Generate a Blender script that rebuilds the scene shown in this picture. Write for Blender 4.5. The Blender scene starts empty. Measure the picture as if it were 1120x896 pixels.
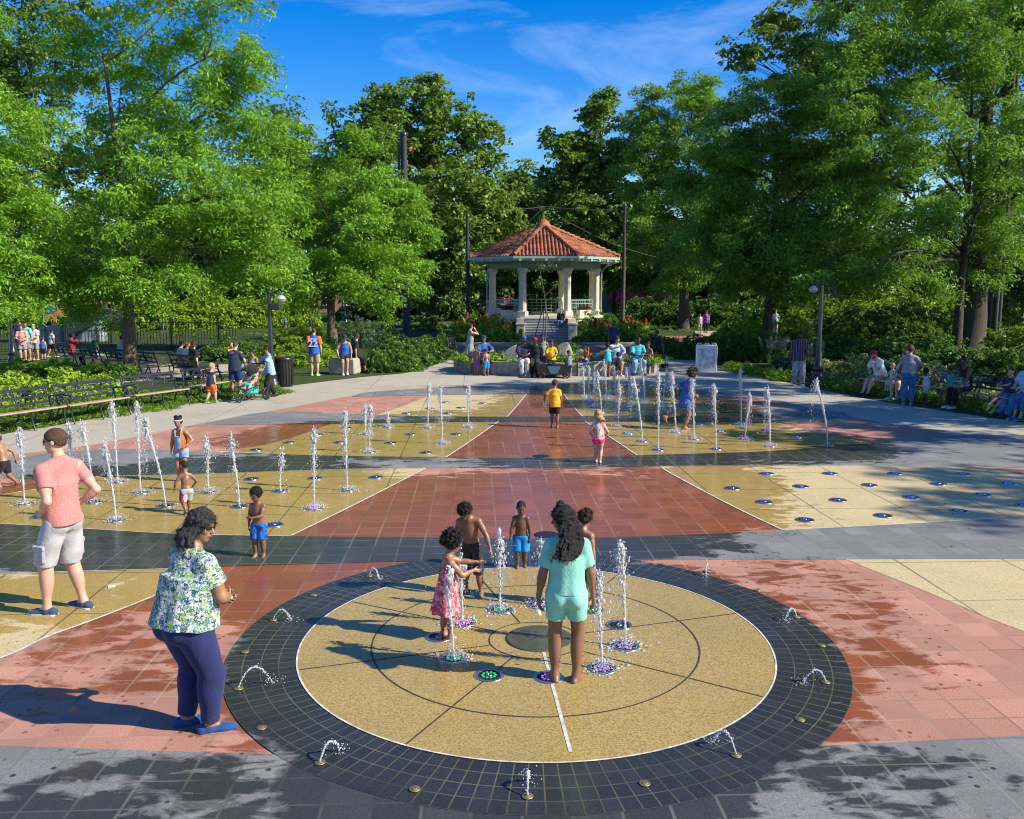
import bpy, bmesh, math, random
import numpy as np
from mathutils import Vector, Matrix
PI = math.pi
SC = bpy.context.scene
COL = SC.collection
rnd = random.Random(7)

# ---------------------------------------------------------------- camera
PW, PH, FPX, CAMH = 1120.0, 896.0, 960.0, 3.1
PITCH = math.atan(130.0 / FPX)
CP, SP = math.cos(PITCH), math.sin(PITCH)


def ray(px, py):
    u = (px - PW / 2) / FPX
    v = (py - PH / 2) / FPX
    return Vector((u, CP - v * SP, -SP - v * CP))


def G(px, py, z=0.0):
    """point of the plane at height z seen at a pixel of the photograph"""
    d = ray(px, py)
    t = (z - CAMH) / d.z
    return Vector((d.x * t, d.y * t, z))


def at(px, py, Y):
    """point at distance Y seen at a pixel"""
    d = ray(px, py)
    t = Y / d.y
    return Vector((d.x * t, Y, CAMH + d.z * t))


def zat(base, py):
    """height above ground where the vertical through base reaches row py"""
    d = ray(560, py)
    return CAMH + d.z * (base.y / d.y)


cam_d = bpy.data.cameras.new('camera')
cam_d.sensor_width = 36.0
cam_d.lens = 36.0 * FPX / PW
cam_d.clip_end = 3000
cam = bpy.data.objects.new('camera', cam_d)
COL.objects.link(cam)
cam.location = (0, 0, CAMH)
cam.rotation_euler = (PI / 2 - PITCH, 0, 0)
SC.camera = cam

# ---------------------------------------------------------------- objects


def tag(o, label=None, cat=None, group=None, kind=None):
    if label: o['label'] = label
    if cat: o['category'] = cat
    if group: o['group'] = group
    if kind: o['kind'] = kind
    return o


def empty(name, loc, rz=0.0, label=None, cat=None, group=None):
    o = bpy.data.objects.new(name, None)
    COL.objects.link(o)
    o.location = loc
    o.rotation_euler = (0, 0, rz)
    o.empty_display_size = 0.1
    return tag(o, label, cat, group)


def link(name, me, mat=None, parent=None):
    o = bpy.data.objects.new(name, me)
    COL.objects.link(o)
    if parent is not None: o.parent = parent
    if mat is not None:
        me.materials.clear()
        for m in (mat if isinstance(mat, (list, tuple)) else [mat]):
            me.materials.append(m)
    return o


def np_mesh(name, V, F, smooth=False, attr=None):
    """mesh from numpy arrays: V (n,3), F (m,3|4)"""
    me = bpy.data.meshes.new(name)
    V = np.ascontiguousarray(V, dtype=np.float32)
    F = np.ascontiguousarray(F, dtype=np.int32)
    n, m, k = len(V), len(F), F.shape[1]
    me.vertices.add(n)
    me.vertices.foreach_set('co', V.ravel())
    me.loops.add(m * k)
    me.loops.foreach_set('vertex_index', F.ravel())
    me.polygons.add(m)
    me.polygons.foreach_set('loop_start', np.arange(0, m * k, k, dtype=np.int32))
    if smooth:
        me.polygons.foreach_set('use_smooth', np.ones(m, dtype=bool))
    if attr is not None:
        a = me.attributes.new('tint', 'FLOAT', 'FACE')
        a.data.foreach_set('value', np.ascontiguousarray(attr, dtype=np.float32))
    me.update(calc_edges=True)
    return me


class MB:
    """collects simple shapes into one mesh"""

    def __init__(self):
        self.v, self.f, self.sm = [], [], []

    def add(self, vs, fs, sm=False):
        b = len(self.v)
        self.v += [tuple(v) for v in vs]
        self.f += [tuple(i + b for i in f) for f in fs]
        self.sm += [sm] * len(fs)
        return self

    def box(self, c, s, rz=0.0, M=None, bev=0.0):
        x, y, z = s[0] / 2, s[1] / 2, s[2] / 2
        if bev > 0:
            b = min(bev, x * .9, y * .9, z * .9)
            vs, idx = [], {}
            for sx in (-1, 1):
                for sy in (-1, 1):
                    for sz in (-1, 1):
                        for ax in range(3):
                            p = [sx * (x - b), sy * (y - b), sz * (z - b)]
                            p[ax] += (sx, sy, sz)[ax] * b
                            idx[(sx, sy, sz, ax)] = len(vs)
                            vs.append(p)
            fs = []
            S = ((-1, -1), (1, -1), (1, 1), (-1, 1))
            for ax in range(3):
                o1, o2 = (ax + 1) % 3, (ax + 2) % 3
                for s_ in (-1, 1):
                    q = []
                    for a, b_ in S:
                        k = [0, 0, 0]
                        k[ax], k[o1], k[o2] = s_, a, b_
                        q.append(idx[(k[0], k[1], k[2], ax)])
                    fs.append(q if s_ > 0 else q[::-1])
                for a, b_ in S:
                    k1, k2 = [0, 0, 0], [0, 0, 0]
                    k1[ax], k1[o1], k1[o2] = -1, a, b_
                    k2[ax], k2[o1], k2[o2] = 1, a, b_
                    q = [idx[(*k1, o1)], idx[(*k2, o1)], idx[(*k2, o2)], idx[(*k1, o2)]]
                    fs.append(q if a * b_ < 0 else q[::-1])
            for sx in (-1, 1):
                for sy in (-1, 1):
                    for sz in (-1, 1):
                        q = [idx[(sx, sy, sz, i)] for i in range(3)]
                        fs.append(q if sx * sy * sz > 0 else q[::-1])
        else:
            vs = [(-x, -y, -z), (x, -y, -z), (x, y, -z), (-x, y, -z), (-x, -y, z), (x, -y, z), (x, y, z), (-x, y, z)]
            fs = [(3, 2, 1, 0), (4, 5, 6, 7), (0, 1, 5, 4), (1, 2, 6, 5), (2, 3, 7, 6), (3, 0, 4, 7)]
        R = Matrix.Rotation(rz, 3, 'Z') if M is None else M
        c = Vector(c)
        return self.add([R @ Vector(v) + c for v in vs], fs)

    def tube(self, pts, r, n=8, cap=True, sm=True):
        pts = [Vector(p) for p in pts]
        rs = r if isinstance(r, (list, tuple)) else [r] * len(pts)
        vs, fs = [], []
        t0 = (pts[1] - pts[0]).normalized()
        a = Vector((0, 0, 1)) if abs(t0.z) < .9 else Vector((1, 0, 0))
        u = t0.cross(a).normalized()
        for i, p in enumerate(pts):
            t = (pts[min(i + 1, len(pts) - 1)] - pts[max(i - 1, 0)]).normalized()
            u = (u - t * u.dot(t)).normalized()
            w = t.cross(u)
            for k in range(n):
                q = 2 * PI * k / n
                vs.append(p + (u * math.cos(q) + w * math.sin(q)) * rs[i])
        for i in range(len(pts) - 1):
            for k in range(n):
                k2 = (k + 1) % n
                fs.append((i * n + k, i * n + k2, (i + 1) * n + k2, (i + 1) * n + k))
        self.add(vs, fs, sm)
        if cap:
            self.add(vs[:n], [tuple(range(n - 1, -1, -1))])
            self.add(vs[-n:], [tuple(range(n))])
        return self

    def lathe(self, prof, c=(0, 0, 0), n=16, sm=True, ang=0.0, cap=True):
        """prof: list of (radius, z)"""
        vs, fs = [], []
        c = Vector(c)
        for (r, z) in prof:
            for k in range(n):
                q = ang + 2 * PI * k / n
                vs.append(c + Vector((r * math.cos(q), r * math.sin(q), z)))
        for i in range(len(prof) - 1):
            for k in range(n):
                k2 = (k + 1) % n
                fs.append((i * n + k, i * n + k2, (i + 1) * n + k2, (i + 1) * n + k))
        self.add(vs, fs, sm)
        if cap:
            if prof[0][0] > 1e-4: self.add(vs[:n], [tuple(range(n - 1, -1, -1))])
            if prof[-1][0] > 1e-4: self.add(vs[-n:], [tuple(range(n))])
        return self

    def ball(self, c, r, n=8, m=6, M=None):
        r = (r, r, r) if not isinstance(r, (list, tuple)) else r
        vs, fs = [], []
        c = Vector(c)
        for i in range(m + 1):
            th = PI * i / m
            for k in range(n):
                q = 2 * PI * k / n
                v = Vector((r[0] * math.sin(th) * math.cos(q), r[1] * math.sin(th) * math.sin(q), r[2] * math.cos(th)))
                if M is not None: v = M @ v
                vs.append(c + v)
        for i in range(m):
            for k in range(n):
                k2 = (k + 1) % n
                fs.append((i * n + k, (i + 1) * n + k, (i + 1) * n + k2, i * n + k2))
        return self.add(vs, fs, True)

    def prism(self, poly, z0, z1):
        """poly: list of (x,y) counter-clockwise"""
        n = len(poly)
        vs = [(p[0], p[1], z0) for p in poly] + [(p[0], p[1], z1) for p in poly]
        fs = [tuple(range(n - 1, -1, -1)), tuple(range(n, 2 * n))]
        fs += [(i, (i + 1) % n, n + (i + 1) % n, n + i) for i in range(n)]
        return self.add(vs, fs)

    def mesh(self, name):
        me = bpy.data.meshes.new(name)
        me.from_pydata(self.v, [], self.f)
        me.polygons.foreach_set('use_smooth', np.array(self.sm, dtype=bool))
        me.update()
        return me

    def build(self, name, mat, parent=None, loc=None):
        o = link(name, self.mesh(name), mat, parent)
        if loc is not None: o.location = loc
        return o


def copy_tree(o, parent=None, loc=None, rz=None):
    c = o.copy()
    COL.objects.link(c)
    if parent is not None: c.parent = parent
    for ch in list(o.children): copy_tree(ch, c)
    if loc is not None: c.location = loc
    if rz is not None: c.rotation_euler = (0, 0, rz)
    return c


# ---------------------------------------------------------------- materials
MATS = {}


def lin(r, g, b):
    f = lambda c: ((c / 255 + .055) / 1.055) ** 2.4 if c / 255 > .04045 else c / 255 / 12.92
    return (f(r), f(g), f(b), 1.0)


class NT:
    def __init__(self, name):
        self.m = bpy.data.materials.new(name)
        self.m.use_nodes = True
        self.t = self.m.node_tree
        self.t.nodes.clear()
        self.out = self.n('ShaderNodeOutputMaterial')

    def n(self, typ, **kw):
        nd = self.t.nodes.new(typ)
        for k, v in kw.items():
            if k == 'inp':
                for kk, vv in v.items(): self.set(nd.inputs[kk], vv)
            else:
                setattr(nd, k, v)
        return nd

    def set(self, sock, v):
        if hasattr(v, 'is_linked') or isinstance(v, bpy.types.NodeSocket):
            self.t.links.new(v, sock)
        else:
            sock.default_value = v

    def math(self, op, a, b=None, clamp=False):
        nd = self.n('ShaderNodeMath', operation=op, use_clamp=clamp)
        self.set(nd.inputs[0], a)
        if b is not None: self.set(nd.inputs[1], b)
        return nd.outputs[0]

    def mix(self, fac, a, b, blend='MIX'):
        nd = self.n('ShaderNodeMix', data_type='RGBA', blend_type=blend)
        self.set(nd.inputs[0], fac)
        self.set(nd.inputs[6], a)
        self.set(nd.inputs[7], b)
        return nd.outputs[2]

    def noise(self, vec, scale, detail=2, rough=.5, dist=0.0):
        nd = self.n('ShaderNodeTexNoise', inp={'Scale': scale, 'Detail': detail, 'Roughness': rough, 'Distortion': dist})
        if vec is not None: self.set(nd.inputs['Vector'], vec)
        return nd.outputs['Fac']

    def ramp(self, fac, stops, interp='LINEAR'):
        nd = self.n('ShaderNodeValToRGB')
        cr = nd.color_ramp
        cr.interpolation = interp
        while len(cr.elements) < len(stops): cr.elements.new(.5)
        for e, (p, c) in zip(cr.elements, stops):
            e.position = p
            e.color = c if len(c) == 4 else (*c, 1)
        self.set(nd.inputs[0], fac)
        return nd.outputs[0]

    def rng(self, v, a, b, c=0.0, d=1.0):
        nd = self.n('ShaderNodeMapRange', inp={'Value': v, 'From Min': a, 'From Max': b, 'To Min': c, 'To Max': d})
        nd.clamp = True
        return nd.outputs[0]

    def bump(self, h, strength=.3, dist=.01):
        return self.n('ShaderNodeBump', inp={'Height': h, 'Strength': strength, 'Distance': dist}).outputs[0]

    def bsdf(self, **kw):
        nd = self.n('ShaderNodeBsdfPrincipled')
        for k, v in kw.items(): self.set(nd.inputs[k.replace('_', ' ')], v)
        return nd

    def done(self, shader):
        self.t.links.new(shader.outputs[0] if hasattr(shader, 'outputs') else shader, self.out.inputs[0])
        return self.m

    @property
    def pos(self):
        return self.n('ShaderNodeNewGeometry').outputs['Position']

    @property
    def obj(self):
        return self.n('ShaderNodeTexCoord').outputs['Object']


def mat(name, col, rough=.6, metal=0.0, var=.12, scale=12.0, bump=0.0, spec=.5, sheen=0.0, var2=None, coat=0.0):
    """plain surface with uneven colour"""
    if name in MATS: return MATS[name]
    t = NT(name)
    c = col if len(col) == 4 else (*col, 1)
    n = t.noise(t.obj, scale, 4, .6)
    lo = tuple(x * (1 - var) for x in c[:3]) + (1,)
    hi = (var2 if var2 else tuple(min(1, x * (1 + var)) for x in c[:3]))
    hi = tuple(hi[:3]) + (1,)
    cc = t.ramp(n, [(.3, lo), (.7, hi)])
    kw = dict(Base_Color=cc, Roughness=rough, Metallic=metal)
    b = t.bsdf(**kw)
    b.inputs['Specular IOR Level'].default_value = spec
    if sheen: b.inputs['Sheen Weight'].default_value = sheen
    if coat: b.inputs['Coat Weight'].default_value = coat
    if bump:
        t.set(b.inputs['Normal'], t.bump(t.noise(t.obj, scale * 3, 4), .5, bump))
    MATS[name] = t.done(b)
    return MATS[name]


# ---------------------------------------------------------------- light
SUN_EL, SUN_AZ = math.radians(35.0), math.radians(-16.5)   # azimuth of the sun from +x towards +y
SUNV = Vector((math.cos(SUN_EL) * math.cos(SUN_AZ), math.cos(SUN_EL) * math.sin(SUN_AZ), math.sin(SUN_EL)))
sd = bpy.data.lights.new('sun', 'SUN')
sd.energy = 4.9
sd.angle = math.radians(.53)
sd.color = (1.0, .91, .74)
so = bpy.data.objects.new('sun', sd)
COL.objects.link(so)
so.rotation_euler = (-SUNV).to_track_quat('-Z', 'Y').to_euler()
so.location = SUNV * 200

w = bpy.data.worlds.new('World')
SC.world = w
w.use_nodes = True
wt = w.node_tree
wt.nodes.clear()
wo = wt.nodes.new('ShaderNodeOutputWorld')
bg = wt.nodes.new('ShaderNodeBackground')
bg.inputs['Strength'].default_value = .15
sky = wt.nodes.new('ShaderNodeTexSky')
sky.sky_type = 'NISHITA'
sky.sun_disc = False
sky.sun_elevation = SUN_EL
sky.sun_rotation = PI / 2 - SUN_AZ
sky.altitude = 200
sky.air_density = 1.0
sky.dust_density = .25
sky.ozone_density = 3.0
hs = wt.nodes.new('ShaderNodeHueSaturation')
hs.inputs['Saturation'].default_value = 1.52
hs.inputs['Hue'].default_value = .516
hs.inputs['Value'].default_value = .77
wt.links.new(sky.outputs[0], hs.inputs['Color'])
# thin cirrus streaks
tc = wt.nodes.new('ShaderNodeTexCoord')
mp = wt.nodes.new('ShaderNodeMapping')
mp.inputs['Rotation'].default_value = (0.0, math.radians(-16), math.radians(8))
mp.inputs['Location'].default_value = (.55, 0, .35)
mp.inputs['Scale'].default_value = (2.2, 3.0, 9.0)
wt.links.new(tc.outputs['Generated'], mp.inputs['Vector'])
cn = wt.nodes.new('ShaderNodeTexNoise')
cn.inputs['Scale'].default_value = 1.7
cn.inputs['Detail'].default_value = 9
cn.inputs['Roughness'].default_value = .62
cn.inputs['Distortion'].default_value = .6
wt.links.new(mp.outputs[0], cn.inputs['Vector'])
mr = wt.nodes.new('ShaderNodeMapRange')
mr.inputs['From Min'].default_value = .50
mr.inputs['From Max'].default_value = .80
mr.inputs['To Max'].default_value = .23
wt.links.new(cn.outputs['Fac'], mr.inputs['Value'])
mx = wt.nodes.new('ShaderNodeMix')
mx.data_type = 'RGBA'
wt.links.new(mr.outputs[0], mx.inputs[0])
wt.links.new(hs.outputs[0], mx.inputs[6])
mx.inputs[7].default_value = (4.6, 5.4, 6.4, 1)
wt.links.new(mx.outputs[2], bg.inputs['Color'])
wt.links.new(bg.outputs[0], wo.inputs[0])

SC.view_settings.view_transform = 'Standard'
SC.view_settings.look = 'None'
SC.view_settings.exposure = 0.75
SC.view_settings.gamma = 1
SC.render.engine = 'CYCLES'
SC.cycles.max_bounces = 8
SC.cycles.transparent_max_bounces = 8
SC.cycles.caustics_reflective = False
SC.cycles.caustics_refractive = False
SC.cycles.use_denoising = True
SC.cycles.filter_width = 1.05
SC.cycles.sample_clamp_indirect = 4
# ---------------------------------------------------------------- paving
CIR = G(585, 703)
CX, CY = CIR.x, CIR.y + .02
RIN, ROUT = 2.06, 2.645

# wet places: (pixel of centre, half width in px at that row, half depth in px rows, strength)
WET = []


def wet(px, py, wx, wy, s=1.0):
    c = G(px, py)
    rx = (G(px + wx, py) - c).length
    a, b = G(px, py - wy), G(px, py + wy)
    WET.append((c.x, (a.y + b.y) / 2, rx, abs(a.y - b.y) / 2, s))


WET.append((CX, CY, 2.50, 2.50, 1.6))
wet(250, 602, 300, 32, 1.2)
wet(560, 600, 200, 22, 1.2)
wet(180, 560, 260, 60, 1.0)      # left fountain field
wet(410, 482, 175, 22, 1.0)
wet(700, 470, 175, 52, 1.0)      # right fountain field
wet(590, 480, 130, 40, .9)
wet(860, 490, 120, 18, 1.0)
wet(590, 560, 290, 44, .9)       # red centre
wet(60, 660, 190, 42, .55)
wet(300, 650, 110, 40, .7)
wet(560, 870, 270, 60, 1.2)
wet(150, 880, 260, 60, .43)
wet(480, 455, 90, 8, .4)
wet(780, 528, 80, 22, .8)
wet(780, 600, 60, 14, .45)
wet(930, 690, 120, 90, .345)
wet(980, 860, 160, 50, .36)
wet(130, 730, 170, 70, .34)


def wet_group():
    g = bpy.data.node_groups.new('wetness', 'ShaderNodeTree')
    g.interface.new_socket('Wet', in_out='OUTPUT', socket_type='NodeSocketFloat')
    o = g.nodes.new('NodeGroupOutput')
    geo = g.nodes.new('ShaderNodeNewGeometry')
    L = g.links.new
    # warped position so the outline of each puddle is ragged
    nz = g.nodes.new('ShaderNodeTexNoise')
    nz.inputs['Scale'].default_value = 1.1
    nz.inputs['Detail'].default_value = 5
    nz.inputs['Roughness'].default_value = .62
    L(geo.outputs['Position'], nz.inputs['Vector'])
    prev = None
    for (x, y, rx, ry, s) in WET:
        sb = g.nodes.new('ShaderNodeVectorMath'); sb.operation = 'SUBTRACT'
        L(geo.outputs['Position'], sb.inputs[0]); sb.inputs[1].default_value = (x, y, 0)
        ml = g.nodes.new('ShaderNodeVectorMath'); ml.operation = 'MULTIPLY'
        L(sb.outputs[0], ml.inputs[0]); ml.inputs[1].default_value = (1 / rx, 1 / ry, 0)
        ln = g.nodes.new('ShaderNodeVectorMath'); ln.operation = 'LENGTH'
        L(ml.outputs[0], ln.inputs[0])
        mr_ = g.nodes.new('ShaderNodeMapRange')
        mr_.inputs['From Min'].default_value = 1.25
        mr_.inputs['From Max'].default_value = .55
        mr_.inputs['To Max'].default_value = s
        L(ln.outputs['Value'], mr_.inputs['Value'])
        if prev is None: prev = mr_.outputs[0]
        else:
            mxx = g.nodes.new('ShaderNodeMath'); mxx.operation = 'MAXIMUM'
            L(prev, mxx.inputs[0]); L(mr_.outputs[0], mxx.inputs[1]); prev = mxx.outputs[0]
    # threshold against stretched noise: drips run in one direction
    mp_ = g.nodes.new('ShaderNodeMapping')
    mp_.inputs['Rotation'].default_value = (0, 0, math.radians(-25))
    mp_.inputs['Scale'].default_value = (2.2, 4.5, 1)
    L(geo.outputs['Position'], mp_.inputs['Vector'])
    n2 = g.nodes.new('ShaderNodeTexNoise')
    n2.inputs['Scale'].default_value = 1.3
    n2.inputs['Detail'].default_value = 6
    n2.inputs['Roughness'].default_value = .55
    n2.inputs['Distortion'].default_value = .5
    L(mp_.outputs[0], n2.inputs['Vector'])
    ad = g.nodes.new('ShaderNodeMath'); ad.operation = 'ADD'
    L(prev, ad.inputs[0]); L(n2.outputs['Fac'], ad.inputs[1])
    ad2 = g.nodes.new('ShaderNodeMath'); ad2.operation = 'MULTIPLY_ADD'
    L(nz.outputs['Fac'], ad2.inputs[0]); ad2.inputs[1].default_value = .7; L(ad.outputs[0], ad2.inputs[2])
    th = g.nodes.new('ShaderNodeMapRange')
    th.inputs['From Min'].default_value = 1.14
    th.inputs['From Max'].default_value = 1.25
    L(ad2.outputs[0], th.inputs['Value'])
    # scattered splash spots
    vo = g.nodes.new('ShaderNodeTexVoronoi')
    vo.inputs['Scale'].default_value = 9
    L(geo.outputs['Position'], vo.inputs['Vector'])
    sp = g.nodes.new('ShaderNodeMapRange')
    sp.inputs['From Min'].default_value = .20
    sp.inputs['From Max'].default_value = .14
    L(vo.outputs['Distance'], sp.inputs['Value'])
    gate = g.nodes.new('ShaderNodeMapRange')
    gate.inputs['From Min'].default_value = .90
    gate.inputs['From Max'].default_value = 1.04
    L(ad2.outputs[0], gate.inputs['Value'])
    pm = g.nodes.new('ShaderNodeMath'); pm.operation = 'MULTIPLY'
    L(sp.outputs[0], pm.inputs[0]); L(gate.outputs[0], pm.inputs[1])
    mx2 = g.nodes.new('ShaderNodeMath'); mx2.operation = 'MAXIMUM'
    L(th.outputs[0], mx2.inputs[0]); L(pm.outputs[0], mx2.inputs[1])
    L(mx2.outputs[0], o.inputs[0])
    return g


WETG = wet_group()
GRID_ROT = math.radians(-2.4)


def paving(name, dry, wetc, speck, tile=.30, joint=(.25, .24, .21, 1), jw=.010, polar=False, speck_scale=90, rough=.72, tilevar=.30, jointmix=.7, spk=(.38, .66)):
    t = NT(name)
    P = t.pos
    wn = t.n('ShaderNodeGroup')
    wn.node_tree = WETG
    W = wn.outputs[0]
    n1 = t.noise(P, speck_scale, 3, .7)
    n2 = t.noise(P, 1.7, 5, .6)
    base = t.mix(t.rng(n1, spk[0], spk[1]), dry, speck)
    base = t.mix(t.rng(n2, .3, .75, 0, .30), base, tuple(c * .62 for c in dry[:3]) + (1,))
    jm = None
    if tile:
        if polar:
            sb = t.n('ShaderNodeVectorMath', operation='SUBTRACT'); t.set(sb.inputs[0], P); sb.inputs[1].default_value = (CX, CY, 0)
            sx = t.n('ShaderNodeSeparateXYZ'); t.set(sx.inputs[0], sb.outputs[0])
            ang = t.math('ARCTAN2', sx.outputs[1], sx.outputs[0])
            r2 = t.math('SQRT', t.math('ADD', t.math('MULTIPLY', sx.outputs[0], sx.outputs[0]), t.math('MULTIPLY', sx.outputs[1], sx.outputs[1])))
            a = t.math('MULTIPLY', ang, 140 / (2 * PI))
            b = t.math('DIVIDE', t.math('SUBTRACT', r2, RIN), (ROUT - RIN) / 4)
            ua, ub = a, b
            wa, wb = .045, .04
        else:
            mp_ = t.n('ShaderNodeMapping', inp={'Rotation': (0, 0, GRID_ROT), 'Scale': (1 / tile, 1 / tile, 1), 'Location': (.13, .37, 0)})
            t.set(mp_.inputs['Vector'], P)
            sx = t.n('ShaderNodeSeparateXYZ'); t.set(sx.inputs[0], mp_.outputs[0])
            ua, ub = sx.outputs[0], sx.outputs[1]
            wa = wb = jw / tile
        fa = t.math('PINGPONG', ua, .5); fb = t.math('PINGPONG', ub, .5)
        ja = t.math('LESS_THAN', fa, wa); jb = t.math('LESS_THAN', fb, wb * .8)
        # one colour per stone
        cb = t.n('ShaderNodeCombineXYZ')
        t.set(cb.inputs[0], t.math('FLOOR', ua if polar else t.math('ADD', ua, 0))); t.set(cb.inputs[1], t.math('FLOOR', ub))
        wv = t.n('ShaderNodeTexWhiteNoise', noise_dimensions='2D'); t.set(wv.inputs['Vector'], cb.outputs[0])
        base = t.mix(t.rng(wv.outputs['Value'], .7, 1, 0, tilevar * .9), base, tuple(min(1, c * 1.35) for c in dry[:3]) + (1,))
        base = t.mix(t.rng(wv.outputs['Value'], .6, 0, 0, tilevar * 1.6), base, tuple(c * .55 for c in dry[:3]) + (1,))
        jm = t.math('MAXIMUM', ja, jb)
        # joints vary from pale mortar to dark gaps
        jn = t.rng(t.noise(P, .9, 3), .35, .6)
    gr = t.noise(P, .55, 7, .68, .4)
    base = t.mix(t.rng(gr, .48, .70, 0, .42), base, tuple(c * .5 for c in dry[:3]) + (1,))
    fl = t.noise(P, 7, 3, .6)
    base = t.mix(t.rng(fl, .66, .72, 0, .35), base, tuple(c * .45 for c in dry[:3]) + (1,))
    wcol = t.mix(1.0, base, wetc, 'MULTIPLY')
    col = t.mix(W, base, wcol)
    if jm is not None:
        jc = t.mix(jn, tuple(c * .25 for c in joint[:3]) + (1,), joint)
        jc = t.mix(W, jc, t.mix(1.0, jc, (.8, .8, .75, 1), 'MULTIPLY'))
        col = t.mix(t.math('MULTIPLY', jm, jointmix), col, jc)
    rn = t.noise(P, 5, 4, .6)
    wr = t.rng(rn, .35, .7, .10, .34)
    ro = t.n('ShaderNodeMix', data_type='FLOAT')
    t.set(ro.inputs[0], W); ro.inputs[2].default_value = rough; t.set(ro.inputs[3], wr)
    b = t.bsdf(Base_Color=col, Roughness=ro.outputs[0], IOR=1.33)
    t.set(b.inputs['Specular IOR Level'], t.rng(W, 0, 1, .35, .42))
    h = t.math('MULTIPLY', n1, t.rng(W, 0, 1, 1, .25))
    if jm is not None: h = t.math('SUBTRACT', h, t.math('MULTIPLY', jm, .8))
    rip = t.math('MULTIPLY', t.noise(P, 9, 4, .6), t.math('MULTIPLY', W, 1.6))
    h = t.math('ADD', h, rip)
    t.set(b.inputs['Normal'], t.bump(h, .28, .006))
    return t.done(b)


M_RED = paving('red_granite', (.53, .285, .215, 1), (.58, .36, .225, 1), (.30, .13, .085, 1), joint=(.46, .32, .26, 1), jointmix=.5)
M_GREY = paving('grey_granite', (.262, .262, .258, 1), (.23, .24, .235, 1), (.13, .135, .14, 1), joint=(.24, .235, .21, 1), jointmix=.6)
M_RING = paving('black_granite', (.20, .205, .21, 1), (.20, .21, .21, 1), (.10, .10, .105, 1), polar=True, joint=(.25, .235, .15, 1), jointmix=.55)
M_YEL = paving('exposed_aggregate', (.64, .54, .32, 1), (.72, .62, .36, 1), (.40, .30, .14, 1), tile=1.25, joint=(.15, .12, .07, 1), jw=.012, speck_scale=55, tilevar=.03)
M_CON = paving('concrete', (.46, .42, .33, 1), (.40, .39, .38, 1), (.37, .345, .28, 1), tile=3.0, joint=(.22, .20, .16, 1), jw=.012, speck_scale=25, rough=.85, tilevar=.05)
M_DISC = paving('circle_aggregate', (.57, .495, .29, 1), (.76, .68, .42, 1), (.34, .23, .09, 1), tile=0, speck_scale=60, spk=(.42, .62))
M_WHITE = mat('white_joint', (.56, .54, .48), .6, var=.35)
M_BRICKP = paving('brick_pavers', (.34, .17, .12, 1), (.5, .45, .42, 1), (.25, .11, .08, 1), tile=.22, joint=(.3, .22, .18, 1))


def densify(pts, step=24.0):
    out = []
    n = len(pts)
    for i in range(n):
        a, b = pts[i], pts[(i + 1) % n]
        L = math.hypot(b[0] - a[0], b[1] - a[1])
        k = max(1, int(L / step))
        for j in range(k):
            out.append((a[0] + (b[0] - a[0]) * j / k, a[1] + (b[1] - a[1]) * j / k))
    return out


def smooth_line(pts, n=8):
    """Catmull-Rom through points"""
    if len(pts) < 3: return pts
    P = [pts[0]] + list(pts) + [pts[-1]]
    out = []
    for i in range(1, len(P) - 2):
        p0, p1, p2, p3 = [np.array(q, float) for q in P[i - 1:i + 3]]
        for j in range(n):
            t = j / n
            out.append(tuple(.5 * ((2 * p1) + (-p0 + p2) * t + (2 * p0 - 5 * p1 + 4 * p2 - p3) * t * t + (-p0 + 3 * p1 - 3 * p2 + p3) * t ** 3)))
    out.append(tuple(pts[-1]))
    return out


def sheet(name, pts, z, m, world=False, kind='structure', label=None, cat=None):
    """flat paving sheet with a thin edge"""
    bm = bmesh.new()
    W_ = [(p[0], p[1]) for p in pts] if world else [tuple(G(p[0], p[1])[:2]) for p in pts]
    vs = [bm.verts.new((x, y, z)) for x, y in W_]
    f = bm.faces.new(vs)
    if f.normal.z < 0: f.normal_flip()
    f.normal_update()
    if f.normal.z < 0: f.normal_flip()
    bmesh.ops.triangulate(bm, faces=bm.faces[:])
    me = bpy.data.meshes.new(name)
    bm.to_mesh(me)
    bm.free()
    o = link(name, me, m)
    tag(o, label, cat, kind=kind)
    return o


def S(*p, n=6): return smooth_line(list(p), n)


def strip(mb, line, w, z):
    """thin raised line following pixel points"""
    W_ = [G(p[0], p[1]) for p in line]
    vs, fs = [], []
    for i, p in enumerate(W_):
        t = (W_[min(i + 1, len(W_) - 1)] - W_[max(i - 1, 0)]).normalized()
        nrm = Vector((-t.y, t.x, 0)) * w / 2
        vs += [(p.x - nrm.x, p.y - nrm.y, z), (p.x + nrm.x, p.y + nrm.y, z)]
        if i: fs.append((2 * i - 2, 2 * i - 1, 2 * i + 1, 2 * i))
    mb.add(vs, fs)


# natural ground to the horizon
M_SOIL = paving('lawn_soil', (.055, .085, .022, 1), (.8, .8, .8, 1), (.03, .05, .012, 1), tile=0, speck_scale=3, rough=.95)
sheet('ground', [(-900, -40), (900, -40), (900, 1500), (-900, 1500)], 0.0, M_SOIL, True)

L_EDGE = S((-140, 503), (0, 476), (60, 466), (130, 453), (215, 440), (300, 425), (395, 413), (445, 408), (480, 398), (497, 388))
R_EDGE = S((735, 384), (800, 404), (870, 421), (950, 437), (1040, 451), (1120, 463), (1260, 488))
con = [(-14, -3)] + [tuple(G(*p)[:2]) for p in L_EDGE] + [tuple(G(*p)[:2]) for p in R_EDGE] + [(14, -3)]
sheet('concrete_pavement', con, .008, M_CON, True)

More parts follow.
